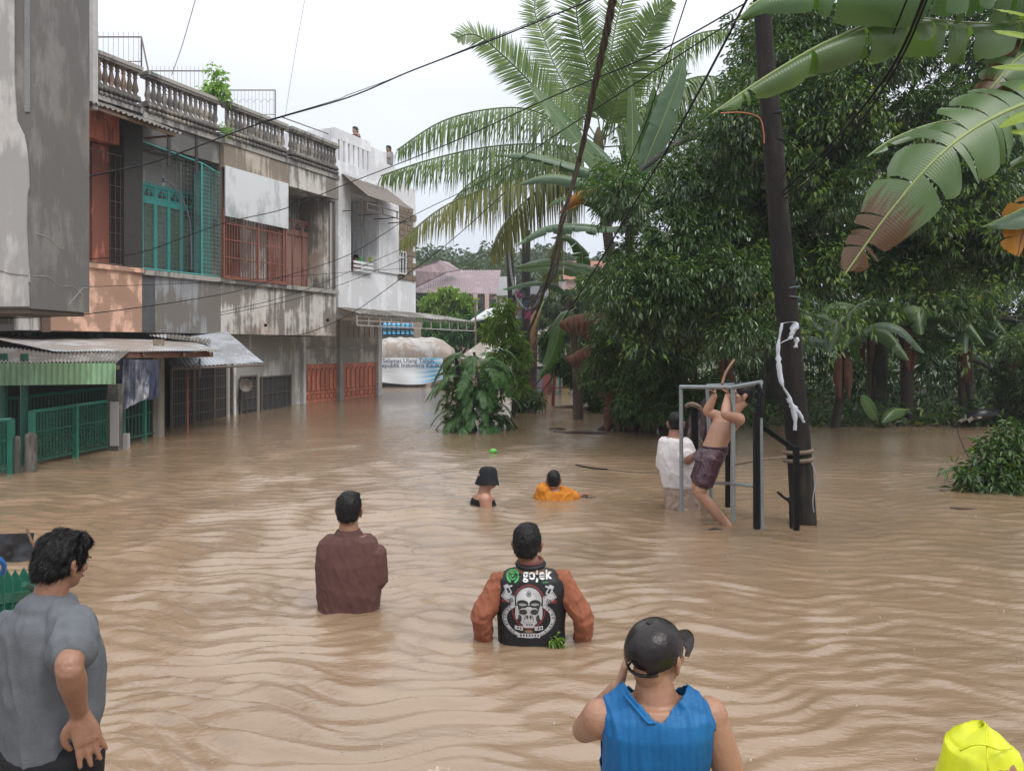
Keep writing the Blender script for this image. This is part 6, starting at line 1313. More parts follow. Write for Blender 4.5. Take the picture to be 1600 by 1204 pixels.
def hand_parts(w_, d, palm_n, size=1.0, curl=.3, spread=.12, side=1, curls=None, thumb=.6):
    """w_ wrist, d pointing along the fingers, palm_n out of the palm, side = +1 when the thumb is on d x palm_n"""
    d = d.normalized(); pn = (palm_n - d * palm_n.dot(d)).normalized(); t = d.cross(pn).normalized() * side; S = size * PS; P_ = []
    P_.append(sect([(w_ - d * .01 * S, t * .024 * S, pn * .017 * S, 2.2), (w_ + d * .02 * S, t * .030 * S, pn * .016 * S, 2.4), (w_ + d * .055 * S, t * .038 * S, pn * .014 * S, 2.6), (w_ + d * .088 * S, t * .039 * S, pn * .012 * S, 2.6)], 16))
    for k, (o_, l, r) in enumerate(((.028, .068, .0085), (.009, .077, .009), (-.010, .071, .0085), (-.028, .055, .0075))):
        c_ = (curls[k] if curls else curl); b = w_ + d * .078 * S + t * o_ * S; dd = (d + t * (o_ * spread * 14)).normalized(); P_pts = [b]; q = b
        for j, fr in enumerate((.45, .32, .23)):
            a = c_ * (j + .6); v = dd * math.cos(a) + pn * math.sin(a); q = q + v * l * fr * S * 1.08; P_pts.append(q)
        P_.append(limb(P_pts, [r * S * 1.05, r * S, r * S * .92, r * S * .8], 8, 3))
    b = w_ + d * .02 * S + t * .022 * S; P_.append(limb([b, b + (t * .8 + d * .6 + pn * .15).normalized() * .035 * S, b + (t * .55 + d * .85 + pn * thumb).normalized() * .066 * S, b + (t * .35 + d * 1.0 + pn * thumb * 1.4).normalized() * .088 * S], [.014 * S, .0115 * S, .010 * S, .008 * S], 8, 3)); return P_
def torso_secs(pel, neck, rt, fw, W=1.0, D=1.0, grow=0.0, hem=-.12, loose=0.0, top=1.0):
    W *= PS; D *= PS; grow *= PS; loose *= PS
    """pel hip centre, neck base centre; rt/fw unit vectors"""
    up = neck - pel; L = up.length; o = []
    for t, a, b, y in ((hem, .160, .115, -.01), (.0, .165, .118, -.012), (.2, .142 + loose, .105 + loose, 0), (.4, .145 + loose, .108 + loose, .004), (.6, .162 + loose * .6, .118 + loose * .5, .0), (.78, .172, .116, -.006), (.88, .158, .098, -.012), (.95, .112, .080, -.012), (1.03, .060, .058, -.004)):
        if t > top: break
        g = grow; o.append((pel + up * t + fw * y, rt * (a * W + g), fw * (b * D + g), 2.35))
    return o
def folds(seed, amp, axis=Vector((0, 0, 1)), sx=9, sz=2.2):
    def f(p, n):
        q = Vector((p.x * sx, p.y * sx, p.z * sz)) + Vector((seed, seed * 2, 0)); a = noise.noise(q); b = noise.noise(Vector((p.x * 5 + p.z * 7, p.y * 6, p.z * 9 - p.x * 5)) + Vector((seed, 0, 3)))
        c = noise.noise(Vector((p.x * 13 + p.z * 5, p.y * 13, p.z * 4 - p.x * 3)) + Vector((0, seed, 7))); return amp * (1.0 * (1 - min(1, abs(a) * 2.2)) ** 2 + .7 * (1 - min(1, abs(c) * 2.4)) ** 2 + b * .6 - .4 + .2 * noise.noise(p * 28))
    return f
class Person:
    def __init__(s, label, base, pel, neck, head, yaw, hyaw=None, hpitch=0, hroll=0, skin=(.32, .17, .10), W=1.0, D=1.0, hs=1.0, vox=.009, lean=None):
        s.T = thing('person', label, 'person', base); s.pel, s.neck, s.head = Vector(pel), Vector(neck), Vector(head); s.M = rotm(yaw); s.rt = s.M @ Vector((1, 0, 0)); s.fw = s.M @ Vector((0, 1, 0)); s.HM = rotm(hyaw if hyaw is not None else yaw, hpitch, hroll)
        W *= PS; D *= PS; hs *= PS; s.W, s.D, s.hs, s.vox = W, D, hs, vox; s.parts = []; s.skin = skin_m('skin_' + '_'.join(str(int(c * 100)) for c in skin), skin); s.parts += head_parts(s.head, s.HM, hs); s.parts.append(sect(torso_secs(s.pel, s.neck, s.rt, s.fw, W / PS, D / PS), 28))
        ch = s.head + s.HM @ Vector((0, -.02, -.06)) * hs; s.parts.append(limb([s.neck + Vector((0, 0, -.03)), s.neck.lerp(ch, .5), ch], [.072 * W, .063 * hs, .060 * hs], 16))
    def arm(s, sh, el, wr, r=1.0):
        r *= PS; sh, el, wr = map(Vector, (sh, el, wr)); s.parts.append(limb([sh, sh.lerp(el, .35), sh.lerp(el, .8), el], [.056 * r, .052 * r, .043 * r, .040 * r])); s.parts.append(limb([el, el.lerp(wr, .3), el.lerp(wr, .7), wr], [.040 * r, .043 * r, .033 * r, .026 * r])); s.parts.append(ell(sh, (.06 * r, .056 * r, .06 * r)))
    def leg(s, hip, kn, an, r=1.0):
        r *= PS; hip, kn, an = map(Vector, (hip, kn, an)); s.parts.append(limb([hip, hip.lerp(kn, .4), kn], [.088 * r, .078 * r, .056 * r])); s.parts.append(limb([kn, kn.lerp(an, .35), an], [.054 * r, .056 * r, .036 * r])); ft_ = an + s.fw * .1 + Vector((0, 0, -.05)); s.parts.append(limb([an + Vector((0, 0, -.04)), an.lerp(ft_, .5) + Vector((0, 0, -.03)), ft_ + s.fw * .06], [.036 * r, .038 * r, .026 * r], 12))
    def stand(s, foot_z=-1.0, dx=.1):
        for sd in (-1, 1): h = s.pel + s.rt * sd * .09 * s.W; an = Vector((h.x + s.rt.x * sd * .03, h.y + s.rt.y * sd * .03, foot_z + .07)); s.leg(h, h.lerp(an, .5) + s.fw * .02, an)
    def body(s, smooth=3): s.body_o = fuse('body', s.parts, s.vox, s.skin, s.T, smooth); return s.body_o
def sleeve(sh, el, t0, t1, r0, r1, inner=None): r0 *= PS; r1 *= PS; sh, el = Vector(sh), Vector(el); a = sh.lerp(el, t0); b = sh.lerp(el, t1); return limb([a, a.lerp(b, .5), b], [r0, (r0 + r1) / 2, r1], 18, 5)

# ---- man in brown shirt, arms folded
Yb = 6.9
def brown_man():
    nk = P(545, 829, Yb); pel = P(545, 985, Yb); pel.z = nk.z - .68
    p = Person('man seen from behind in a wet brown t-shirt with folded arms, waist deep', lp(545, Yb), pel, nk, P(546, 796, Yb + .02), R(2), R(-4), skin=(.30, .16, .10), W=1.08, vox=.009, hs=1.0)
    el1, el2 = P(512, 910, Yb + .02), P(588, 917, Yb + .02); s1, s2 = P(514, 866, Yb), P(584, 866, Yb)
    p.arm(s1, el1, P(535, 897, Yb + .24)); p.arm(s2, el2, P(558, 902, Yb + .26)); p.stand(); p.body()
    hair(p.head, p.HM, p.hs, p.T, .008, 1500, .03, 3)
    sec = torso_secs(p.pel, p.neck, p.rt, p.fw, 1.12, 1.03, .017, -.05, .026)
    fuse('t_shirt', [sect(sec), ell(p.neck + Vector((0, -.005, -.02)), (.118, .108, .052)), sleeve(s1, el1, -.1, .82, .085, .082), sleeve(s2, el2, -.1, .84, .085, .082)], .009, fabric('brown_shirt', (.115, .052, .045), .75, (.085, .04, .036)), p.T, 4, folds(3, .008, sx=9, sz=2.2))
    m = MB(); V, Fq = tube_geo([p.neck + Vector((.092 * math.cos(t * math.pi / 8), .086 * math.sin(t * math.pi / 8), .008)) for t in range(17)], [.009] * 17, 6); m.add(V, Fq); m.build('collar', fabric('brown_collar', (.10, .045, .04)), p.T, world=True, smooth=True)
    sec = torso_secs(p.pel, p.neck, p.rt, p.fw, 1.0, 1.0, .006, -.1, 0, .3); fuse('trousers', [sect(sec[:4])], .014, fabric('dark_trousers', (.03, .03, .035)), p.T, 2)
brown_man()
# ---- man in the black vest over an orange brown sleeve shirt, hands on hips
Yv = 6.15
def vest_man():
    nk = P(829, 884, Yv); pel = Vector((nk.x + .01, Yv, nk.z - .68))
    p = Person('man in a black printed vest over rust brown sleeves, hands on hips in water', lp(825, Yv), pel, nk, P(824, 849, Yv + .02), R(-2), R(-10), skin=(.24, .12, .075), W=1.16, D=1.05, vox=.009)
    s1, s2 = P(782, 914, Yv), P(877, 912, Yv); e1, e2 = P(752, 962, Yv - .10), P(912, 965, Yv - .10); w1, w2 = P(757, 1008, Yv + .03), P(908, 1010, Yv + .03)
    p.arm(s1, e1, w1, 1.05); p.arm(s2, e2, w2, 1.05); 
    for w_, sd in ((w1, 1), (w2, -1)): p.parts += hand_parts(w_, Vector((sd * .8, .2, -.5)), Vector((sd * .6, .1, .8)), 1.0, .4, side=sd)
    p.stand(); p.body(); hair(p.head, p.HM, p.hs, p.T, .008, 1500, .028, 5)
    rust = fabric('rust_sleeve', (.30, .105, .055), .8, (.22, .075, .042))
    def arms(s_, e_, w_): return [sleeve(s_, e_, -.15, 1.0, .082, .062), limb([Vector(e_), Vector(e_).lerp(Vector(w_), .5), Vector(w_)], [.078, .072, .058], 18)]
    fuse('sleeve', arms(s1, e1, w1), .009, rust, p.T, 3, folds(5, .010, sx=8, sz=9)); fuse('sleeve', arms(s2, e2, w2), .009, rust, p.T, 3, folds(6, .010, sx=8, sz=9))
    sec = torso_secs(p.pel, p.neck, p.rt, p.fw, 1.17, 1.05, .018, -.08, .012)
    vest = fuse('vest', [sect(sec), ell(s1 + Vector((.03, 0, .0)), (.095, .10, .095)), ell(s2 - Vector((.03, 0, 0)), (.095, .10, .095))], .008, mat('black_vest_fabric', (.009, .009, .011), .5, (.015, .015, .018), 4, bump=.3, bscale=120, spec=.3), p.T, 4, folds(9, .004, sx=9, sz=2))
    for r_, dz, th, c_ in ((.100, .018, .020, 'black_vest_fabric'), (.088, .046, .015, 'collar_lining')):
        m = MB(); V, Fq = tube_geo([p.neck + Vector((r_ * math.cos(t * math.pi / 10), r_ * .92 * math.sin(t * math.pi / 10), dz + .012 * math.sin(t * math.pi / 10))) for t in range(21)], [th] * 21, 8); m.add(V, Fq); m.build('collar', MATS.get(c_) or fabric('collar_lining', (.16, .06, .05)), p.T, world=True, smooth=True)
    # prints lie on the back of the vest
    bm = bmesh.new(); bm.from_mesh(vest.data); bm.transform(Matrix.Translation(p.T.location)); bv = BVHTree.FromBMesh(bm); bm.free()
    def back(x, z, lift): 
        h = bv.ray_cast(Vector((x, Yv - 1.0, z)), Vector((0, 1, 0)))
        return (h[0].y - lift) if h[0] is not None else Yv - .1
    def sback(x, z, lift): return sum(back(x + a, z + b_, lift) for a, b_ in ((0, 0), (.018, 0), (-.018, 0), (0, .014), (0, -.014))) / 5
    def proj(me):
        b2 = bmesh.new(); b2.from_mesh(me)
        bmesh.ops.triangulate(b2, faces=b2.faces); bmesh.ops.subdivide_edges(b2, edges=[e for e in b2.edges if e.calc_length() > .012], cuts=2)
        for v in b2.verts: v.co.y = sback(v.co.x, v.co.z, .012)
        b2.to_mesh(me); b2.free()
    pq = lambda px, py: P(px, py, Yv - .12)
    wink = mat('white_print', (.70, .70, .70), .6, (.6, .6, .6), 10); gink = mat('green_print', (.06, .36, .09), .6, (.05, .3, .08), 9)
    c = pq(839, 902); text_obj('gojek_lettering', 'gojek', wink, p.T, c, .078, bold=.0024, proj=proj, sx=1.12, gap=1.12)
    c = pq(852, 907.5); text_obj('small_lettering', 'driver', gink, p.T, c, .018, proj=proj)
    cc = pq(801, 899)
    def ring(name, r0, r1, a0, a1, mt_, cx, cz, n=26):
        V = []; Fq = []
        for i in range(n + 1):
            a = a0 + (a1 - a0) * i / n
            for r in (r0, r1): V.append((cx + r * math.cos(a), 0, cz + r * math.sin(a)))
        for i in range(n): Fq.append((i * 2, i * 2 + 1, i * 2 + 3, i * 2 + 2))
        me = bpy.data.meshes.new(name); me.from_pydata(V, [], Fq)
        for v in me.vertices: v.co.y = sback(v.co.x, v.co.z, .0075)
        return link(name, me, mt_, p.T, world=True)
    ring('logo_ring', .032, .048, R(-70), R(250), gink, cc.x, cc.z); ring('logo_inner_ring', .017, .024, 0, 2 * math.pi, gink, cc.x, cc.z, 18); ring('logo_dot', .0, .009, 0, 2 * math.pi, gink, cc.x, cc.z, 10)
    # printed emblem: a grid on the back with colours painted per vertex
    cx, cz = pq(826, 950).x, pq(826, 950).z; HW, HH = pq(870, 950).x - cx, (pq(826, 906).z - pq(826, 994).z) / 2; n = 230
    gx, gz = np.meshgrid(np.linspace(-1, 1, n), np.linspace(-1, 1, n)); C = np.zeros((n, n, 4)); C[..., 3] = 1; A = np.zeros((n, n))
    def put(mask, col, a=1): C[mask, :3] = col; A[mask] = a
    el_ = lambda x, y, rx, ry: ((gx - x) / rx) ** 2 + ((gz - y) / ry) ** 2
    red = (.16, .02, .02); W1 = (.40, .40, .41); K1 = (.012, .012, .014); Gy = (.25, .25, .25)
    put((el_(0, .15, .62, .78) < 1), red); put((el_(0, .15, .56, .72) < 1), K1, 1)
    for sd in (-1, 1): put((abs(gz - .42 + .12 * sd * gx) < .06) & (sd * gx > .45) & (sd * gx < .98), red)
    # laurel like ribbon ring
    rr_ = np.hypot(gx / .96, (gz + .28) / .68); an = np.arctan2(gz + .28, gx); ringm = (rr_ < .98) & (rr_ > .80) & ((an < .75) | (an > 2.4)); put(ringm, W1)
    put((rr_ < .955) & (rr_ > .93) & ringm, K1); put(ringm & (rr_ > .84) & (rr_ < .915) & (np.sin(an * 46) > .1) & (np.sin(an * 17) > -.5), (.06, .06, .06))
    # tails of the upper scrolls with 20 and 10
    for sd in (-1, 1):
        u = (gx * sd - .66) * .85 + (gz - .42) * .52; v = -(gx * sd - .66) * .52 + (gz - .42) * .85
        put((abs(u) < .30) & (abs(v) < .15), W1); put((abs(u) < .27) & (abs(v) < .12) & ((abs(u) > .25) | (abs(v) > .105)), K1)
        u2 = (gx * sd - .74) * .5 + (gz - .72) * .86; v2 = -(gx * sd - .74) * .86 + (gz - .72) * .5; put((abs(u2) < .17) & (abs(v2) < .09), W1); put((abs(u2) < .12) & (abs(v2) < .045), K1)
        put((abs(gx * sd - .70) < .12) & (abs(gz - .82 + .3 * (gx * sd - .70)) < .035), W1)
    # helmet and skull
    put(el_(0, .34, .50, .50) < 1, K1); put((el_(0, .38, .45, .44) < 1) & (gz > .22), W1); put((el_(-.08, .44, .30, .26) < 1) & (gz > .3), (.50, .50, .51))
    for sd in (-1, 1): put(el_(sd * .22, .28, .20, .12) < 1, K1); put(el_(sd * .22, .24, .14, .045) < 1, Gy)
    put(el_(0, .60, .085, .10) < 1, K1); put((el_(0, .60, .06, .075) < 1) & (el_(0, .60, .035, .045) > 1), W1)
    put((el_(0, -.02, .44, .20) < 1) & (gz < .20), K1); put((el_(0, -.16, .40, .36) < 1) & (gz < .12), W1); put(el_(0, .12, .10, .05) < 1, W1)
    for sd in (-1, 1):
        put(el_(sd * .20, -.02, .145, .10) < 1, K1); put(el_(sd * .33, -.26, .08, .14) < 1, K1); put(el_(sd * .055, -.2, .035, .07) < 1, K1); put((abs(gx * sd - .14 - .3 * (-.25 - gz)) < .015) & (gz < -.12) & (gz > -.42), K1); put(el_(sd * .42, -.05, .06, .25) < 1, (.4, .4, .4))
    put((abs(gx) < .22) & (abs(gz + .36) < .05) & (np.sin(gx * 75) > -.2), (.45, .45, .45)); put((abs(gx) < .22) & (abs(gz + .362) < .008), K1); put((abs(gx) < .20) & (abs(gz + .48) < .10) & (el_(0, -.42, .24, .20) < 1), W1); put((abs(gx) < .14) & (abs(gz + .46) < .035) & (np.sin(gx * 70) > 0), K1)
    rg = np.sin(gx * 60 + 9 * np.sin(gz * 21)) * np.sin(gz * 55 + 7 * np.sin(gx * 18)); put((rg > .62) & (el_(0, -.14, .38, .33) < 1) & (gz < .1), (.12, .12, .12))
    # lower scrolls
    for y0, hw_ in ((-.62, .5), (-.84, .40)):
        yy_ = gz - y0 + .18 * (abs(gx) ** 2) * (1 if y0 < -.7 else -1); put((abs(yy_) < .075) & (abs(gx) < hw_) & ((abs(gx) > .2) if y0 > -.7 else True), W1); put((abs(yy_) < .04) & (abs(gx) < hw_ - .05) & (np.sin(gx * 62) > .0) & ((abs(gx) > .26) if y0 > -.7 else True), K1)
    put((el_(0, -.70, .16, .05) < 1), (.20, .13, .06))
    xs_ = cx + gx * HW; zs_ = cz + gz * HH; V = np.stack([xs_, np.zeros_like(xs_), zs_], -1).reshape(-1, 3)
    yb2 = np.array([[back(cx + a * HW, cz + b_ * HH, .0028) for a in np.linspace(-1, 1, 60)] for b_ in np.linspace(-1, 1, 60)])
    ii = np.linspace(0, 59, n); i0 = np.minimum(ii.astype(int), 58); fr = ii - i0; row = yb2[i0] * (1 - fr)[:, None] + yb2[i0 + 1] * fr[:, None]; Yy = row[:, i0] * (1 - fr)[None, :] + row[:, i0 + 1] * fr[None, :]; V[:, 1] = Yy.ravel()
    q = np.arange(n - 1)[:, None] * n + np.arange(n - 1)[None, :]; Fc = np.stack([q, q + 1, q + n + 1, q + n], -1).reshape(-1, 4); keep = A.ravel()[Fc].min(1) > 0; Fc = Fc[keep]
    me = np_mesh('printed_emblem', V, Fc); at = me.color_attributes.new('print', 'FLOAT_COLOR', 'POINT'); at.data.foreach_set('color', C.reshape(-1).astype(np.float32))
    pm = bpy.data.materials.new('emblem_print'); g = G(pm); b = g.n('ShaderNodeBsdfPrincipled'); o = g.n('ShaderNodeOutputMaterial'); g.l(b.outputs[0], o.inputs[0]); va = g.n('ShaderNodeVertexColor'); va.layer_name = 'print'; g.l(va.outputs[0], b.inputs['Base Color']); b.inputs['Roughness'].default_value = .6
    link('printed_emblem', me, pm, p.T, world=True, smooth=True)
    for tx, px, a in (('20', 799, -28), ('10', 855, 28)): text_obj('year_lettering', tx, mat('dark_print', (.03, .03, .03)), p.T, pq(px, 937 if px > 820 else 937), .042, rot=(R(90), R(a), 0), bold=.001, proj=lambda me: [setattr(v.co, 'y', back(v.co.x, v.co.z, .0065)) for v in me.vertices])
    tw = twig_cloud('weeds', [((cx + .19, Yv - .14, .035), (.07, .03, .05))], 40, .035, L_yel, None, 6, 6, spread=.03, wr=.5); tag(tw, 'small green weeds caught on the back of the printed vest at the water line', kind='stuff')
vest_man()
# ---- grey shirt man, near left
def grey_man():
    global PS; PS = 1.0
    Y = 2.35; p = Person('man in a grey t-shirt with wet tousled hair, hand on hip, near left corner', lp(75, Y) + Vector((0, 0, .05)), P(84, 1160, Y + .02), P(76, 940, Y + .03), P(98, 876, Y + .06), R(-34), R(-27), R(-12), R(3), skin=(.29, .15, .095), W=.70, D=.80, vox=.005, hs=.73)
    s1, e1, w1 = P(116, 978, Y - .04), P(108, 1042, Y - .22), P(124, 1112, Y - .12); p.arm(s1, e1, w1, .86)
    p.parts += hand_parts(w1, Vector((.28, .05, -1)), Vector((-.5, 1, .0)), .98, .1, .35, side=-1, curls=(.04, .08, .10, .16), thumb=.25)
    s2, e2, w2 = P(20, 985, Y + .18), P(-30, 1060, Y + .2), P(-10, 1150, Y + .15); p.arm(s2, e2, w2, .86)
    for sd in (-1, 1): h = p.pel + p.rt * sd * .08; an = Vector((h.x, h.y, .12)); p.leg(h, h.lerp(an, .5), an, .95)
    p.body(2); hair(p.head, p.HM, p.hs, p.T, .005, 13000, .020, 7, messy=.3, top=.0)
    face_bits(p.head, p.HM, p.hs, p.T)
    sec = torso_secs(p.pel, p.neck, p.rt, p.fw, .75, .84, .015, -.12, .028); gs = fabric('grey_shirt', (.125, .135, .150), .85, (.10, .108, .12), .3, 4)
    fuse('t_shirt', [sect(sec), ell(p.neck + Vector((0, -.008, -.012)), (.082, .078, .042)), limb([s1 + Vector((-.01, 0, .0)), p.neck + Vector((.02, -.0, -.035))], [.058, .062]), sleeve(s1, e1, -.02, .70, .058, .062), sleeve(s2, e2, -.1, .7, .066, .066)], .0065, gs, p.T, 4, folds(12, .009, sx=9, sz=2.6))
    sec = torso_secs(p.pel, p.neck, p.rt, p.fw, .86, .92, .010, -.3, 0, .1); parts = [sect(sec[:3])]
    for sd in (-1, 1): h = p.pel + p.rt * sd * .08; parts.append(limb([h, h + Vector((0, 0, -.45)), h + Vector((0, 0, -.6))], [.1, .085, .08]))
    fuse('shorts', parts, .012, fabric('black_shorts', (.012, .012, .014)), p.T, 2)
grey_man()
# ---- man in the blue sleeveless shirt, cap, hand at his ear
def blue_man():
    Y = 2.85; p = Person('man in a bright blue sleeveless shirt and wet dark cap, hand held to his ear', lp(1020, Y) + Vector((0, 0, -.35)), P(1022, 1300, Y), P(1024, 1082, Y), P(1027, 1020, Y + .02), R(-4), R(-44), R(-2), skin=(.37, .20, .13), W=1.12, D=1.1, vox=.006, hs=1.06)
    s2, e2, w2 = P(1106, 1120, Y), P(1150, 1230, Y - .03), P(1165, 1340, Y + .1); p.arm(s2, e2, w2, 1.22)
    s1, e1, w1 = P(938, 1122, Y), P(912, 1140, Y + .20), P(968, 1072, Y + .16); p.arm(s1, e1, w1, 1.15)
    p.parts += hand_parts(w1, Vector((.26, -.05, 1)), Vector((.9, -.1, -.3)), 1.0, .18, .1, side=1, curls=(.2, .24, .3, .36), thumb=.2)
    for sd in (-1, 1): p.parts.append(limb([p.neck + p.rt * sd * .17 + Vector((0, 0, -.085)), p.neck + p.rt * sd * .08 + Vector((0, 0, -.05)), p.neck + Vector((0, -.005, .03))], [.034, .036, .040]))
    p.parts.append(ell(p.neck + Vector((0, -.018, -.05)), (.085, .062, .08)))
    for sd in (-1, 1): h = p.pel + p.rt * sd * .09; an = Vector((h.x, h.y, -.28)); p.leg(h, h.lerp(an, .5), an)
    p.body(2); fuse('hair', [ell(p.head + p.HM @ Vector((0, -.022, .012)) * p.hs, [.080 * p.hs, .094 * p.hs, .075 * p.hs], p.HM)], .007, hairm, p.T, 1)
    face_bits(p.head, p.HM, p.hs, p.T)
    U_ = lambda a, b, c: p.neck + p.rt * a + p.fw * b + Vector((0, 0, c)); sec = torso_secs(p.pel, p.neck, p.rt, p.fw, 1.14, 1.16, .010, -.02, .004)
    rows = lambda q, n: .0018 * math.sin(q.x * 250 + 2.5 * noise.noise(q * 6)) * max(0, 1 - abs(q.z - p.neck.z + .15) / .3) + .010 * noise.noise(Vector((q.x * 13, q.y * 8, q.z * 3))) + .007 * (1 - min(1, 3.5 * abs(noise.noise(Vector((q.x * 9 + q.z * 2, q.y, q.z * 5)))))) ** 2
    tmp = fuse('tmp_shirt', [sect(sec), ell(U_(0, -.030, -.085), (.17, .108, .095)), ell(U_(0, -.01, -.02), (.105, .098, .075))] + [limb([U_(sd * .175, -.01, -.108), U_(sd * .13, -.006, -.078), U_(sd * .075, -.006, -.035), U_(sd * .02, 0, .02)], [.060, .074, .084, .070], 20) for sd in (-1, 1)], .006, fabric('blue_wet_shirt', (.008, .13, .33), .5, (.006, .09, .25), .25, 5), p.T, 4, rows)
    bm = bmesh.new(); bm.from_mesh(tmp.data); off = p.T.location; fr = []; line = lambda x: -.042 + .85 * max(0, abs(x) - .012)
    for v in bm.verts:
        q = v.co + off - p.neck; x = q.dot(p.rt); zlim = line(x) - (.03 if q.dot(p.fw) > 0 else 0)
        if (abs(x) < .125 and q.z > zlim) or (abs(x) > .205 - .012 * (q.z < -.1) and q.z > -.24): fr.append(v)
    bmesh.ops.delete(bm, geom=fr, context='VERTS'); bm.to_mesh(tmp.data); bm.free(); tmp.name = 'sleeveless_shirt'; tmp.data.name = 'sleeveless_shirt'; sh = tmp; md = sh.modifiers.new('s', 'SOLIDIFY'); md.thickness = .003
    bm = bmesh.new(); bm.from_mesh(sh.data); bm.transform(Matrix.Translation(p.T.location)); bv = BVHTree.FromBMesh(bm); bm.free(); N_ = []
    for x in np.linspace(-.082, .082, 15):
        h = bv.ray_cast(U_(float(x), -.5, line(x) - .009), Vector((0, 1, 0)))
        if h[0] is not None: N_.append(h[0] + Vector((0, -.001, .006)))
    m = MB(); m.tube(catmull(N_, 3), .0065, 8); m.build('neck_band', MATS['blue_wet_shirt'], p.T, world=True, smooth=True)
    # cap: crown, brim, back strap and opening
    M0 = p.HM; capm = mat('wet_dark_cap', (.010, .0075, .008), .25, (.018, .014, .014), 6, bump=.3, bscale=60, spec=.3); hc = p.head + M0 @ Vector((0, -.006, .004)); M = M0 @ Matrix.Rotation(R(17), 3, 'X'); hs = p.hs
    V = []; Fq = []; n, k_ = 32, 12
    for i in range(k_ + 1):
        t = (math.pi * .57) * i / k_
        for j in range(n):
            a = 2 * math.pi * j / n; r = 1 + .008 * math.cos(a * 6); q = Vector((.091 * math.sin(t) ** .9 * math.cos(a) * r, .110 * math.sin(t) ** .9 * math.sin(a) * r - .012, .098 * math.cos(t) + .018 + .002 * noise.noise(Vector((a * 3, i, 0)))))
            if i == k_: q.z -= .0
            V.append(hc + M @ (q * hs))
    for i in range(k_):
        for j in range(n):
            am = 2 * math.pi * (j + .5) / n
            if i >= k_ - 3 + (abs(am - 1.5 * math.pi) > .25) and abs(am - 1.5 * math.pi) < .40: continue
            Fq.append((i * n + j, i * n + (j + 1) % n, (i + 1) * n + (j + 1) % n, (i + 1) * n + j))
    me = bpy.data.meshes.new('cap'); me.from_pydata([tuple(v) for v in V], [], Fq); T = p.T
    C = thing('cap', 'wet dark baseball cap with peak to the right on the man in blue', 'cap', hc); cap = link('crown', me, capm, C, world=True, smooth=True); md = cap.modifiers.new('s', 'SOLIDIFY'); md.thickness = .004; md = cap.modifiers.new('b', 'SUBSURF'); md.levels = 1; md.render_levels = 1
    V = []; Fq = []
    for i in range(7):
        f = i / 6
        for j in range(15):
            a = -1 + 2 * j / 14; q = Vector((.083 * a * (1 - .18 * f), .060 + .052 * math.sqrt(max(0, 1 - a * a)) + f * .095 * math.sqrt(max(0, 1 - (a * .93) ** 2)) - .01, .006 - .03 * f - .024 * a * a)); V.append(hc + M @ (q * hs))
    for i in range(6):
        for j in range(14): q = i * 15 + j; Fq.append((q, q + 1, q + 16, q + 15))
    me = bpy.data.meshes.new('peak'); me.from_pydata([tuple(v) for v in V], [], Fq); pk = link('peak', me, capm, C, world=True, smooth=True); md = pk.modifiers.new('s', 'SOLIDIFY'); md.thickness = .005
    m = MB(); m.tube([hc + M @ (Vector((.091 * math.sin(a), -.101 * math.cos(a) - .014, -.002 - .012 * math.cos(a))) * hs) for a in np.linspace(-.75, .75, 13)], .006, 6); m.build('strap', capm, C, world=True, smooth=True)
    m = MB(); m.tube([hc + M @ (Vector((.040 * math.cos(a), -.112 + .012 * math.sin(a), -.008 + .036 * math.sin(a))) * hs) for a in np.linspace(0, math.pi, 11)], .0035, 6); m.build('opening_seam', capm, C, world=True, smooth=True)
    for k in range(6):
        a = math.pi / 6 + k * math.pi / 3; m = MB(); m.tube([hc + M @ (Vector((.0915 * math.sin(t) ** .9 * math.cos(a), .1105 * math.sin(t) ** .9 * math.sin(a) - .012, .0985 * math.cos(t) + .0195)) * hs) for t in np.linspace(.06, 1.55, 12)], .0016, 4); m.build('panel_seam', capm, C, world=True)
    m = MB(); V, Fq = ell(hc + M @ (Vector((0, -.012, .119)) * hs), (.011, .011, .006)); m.add(V, Fq); m.build('button', capm, C, world=True, smooth=True)
blue_man()
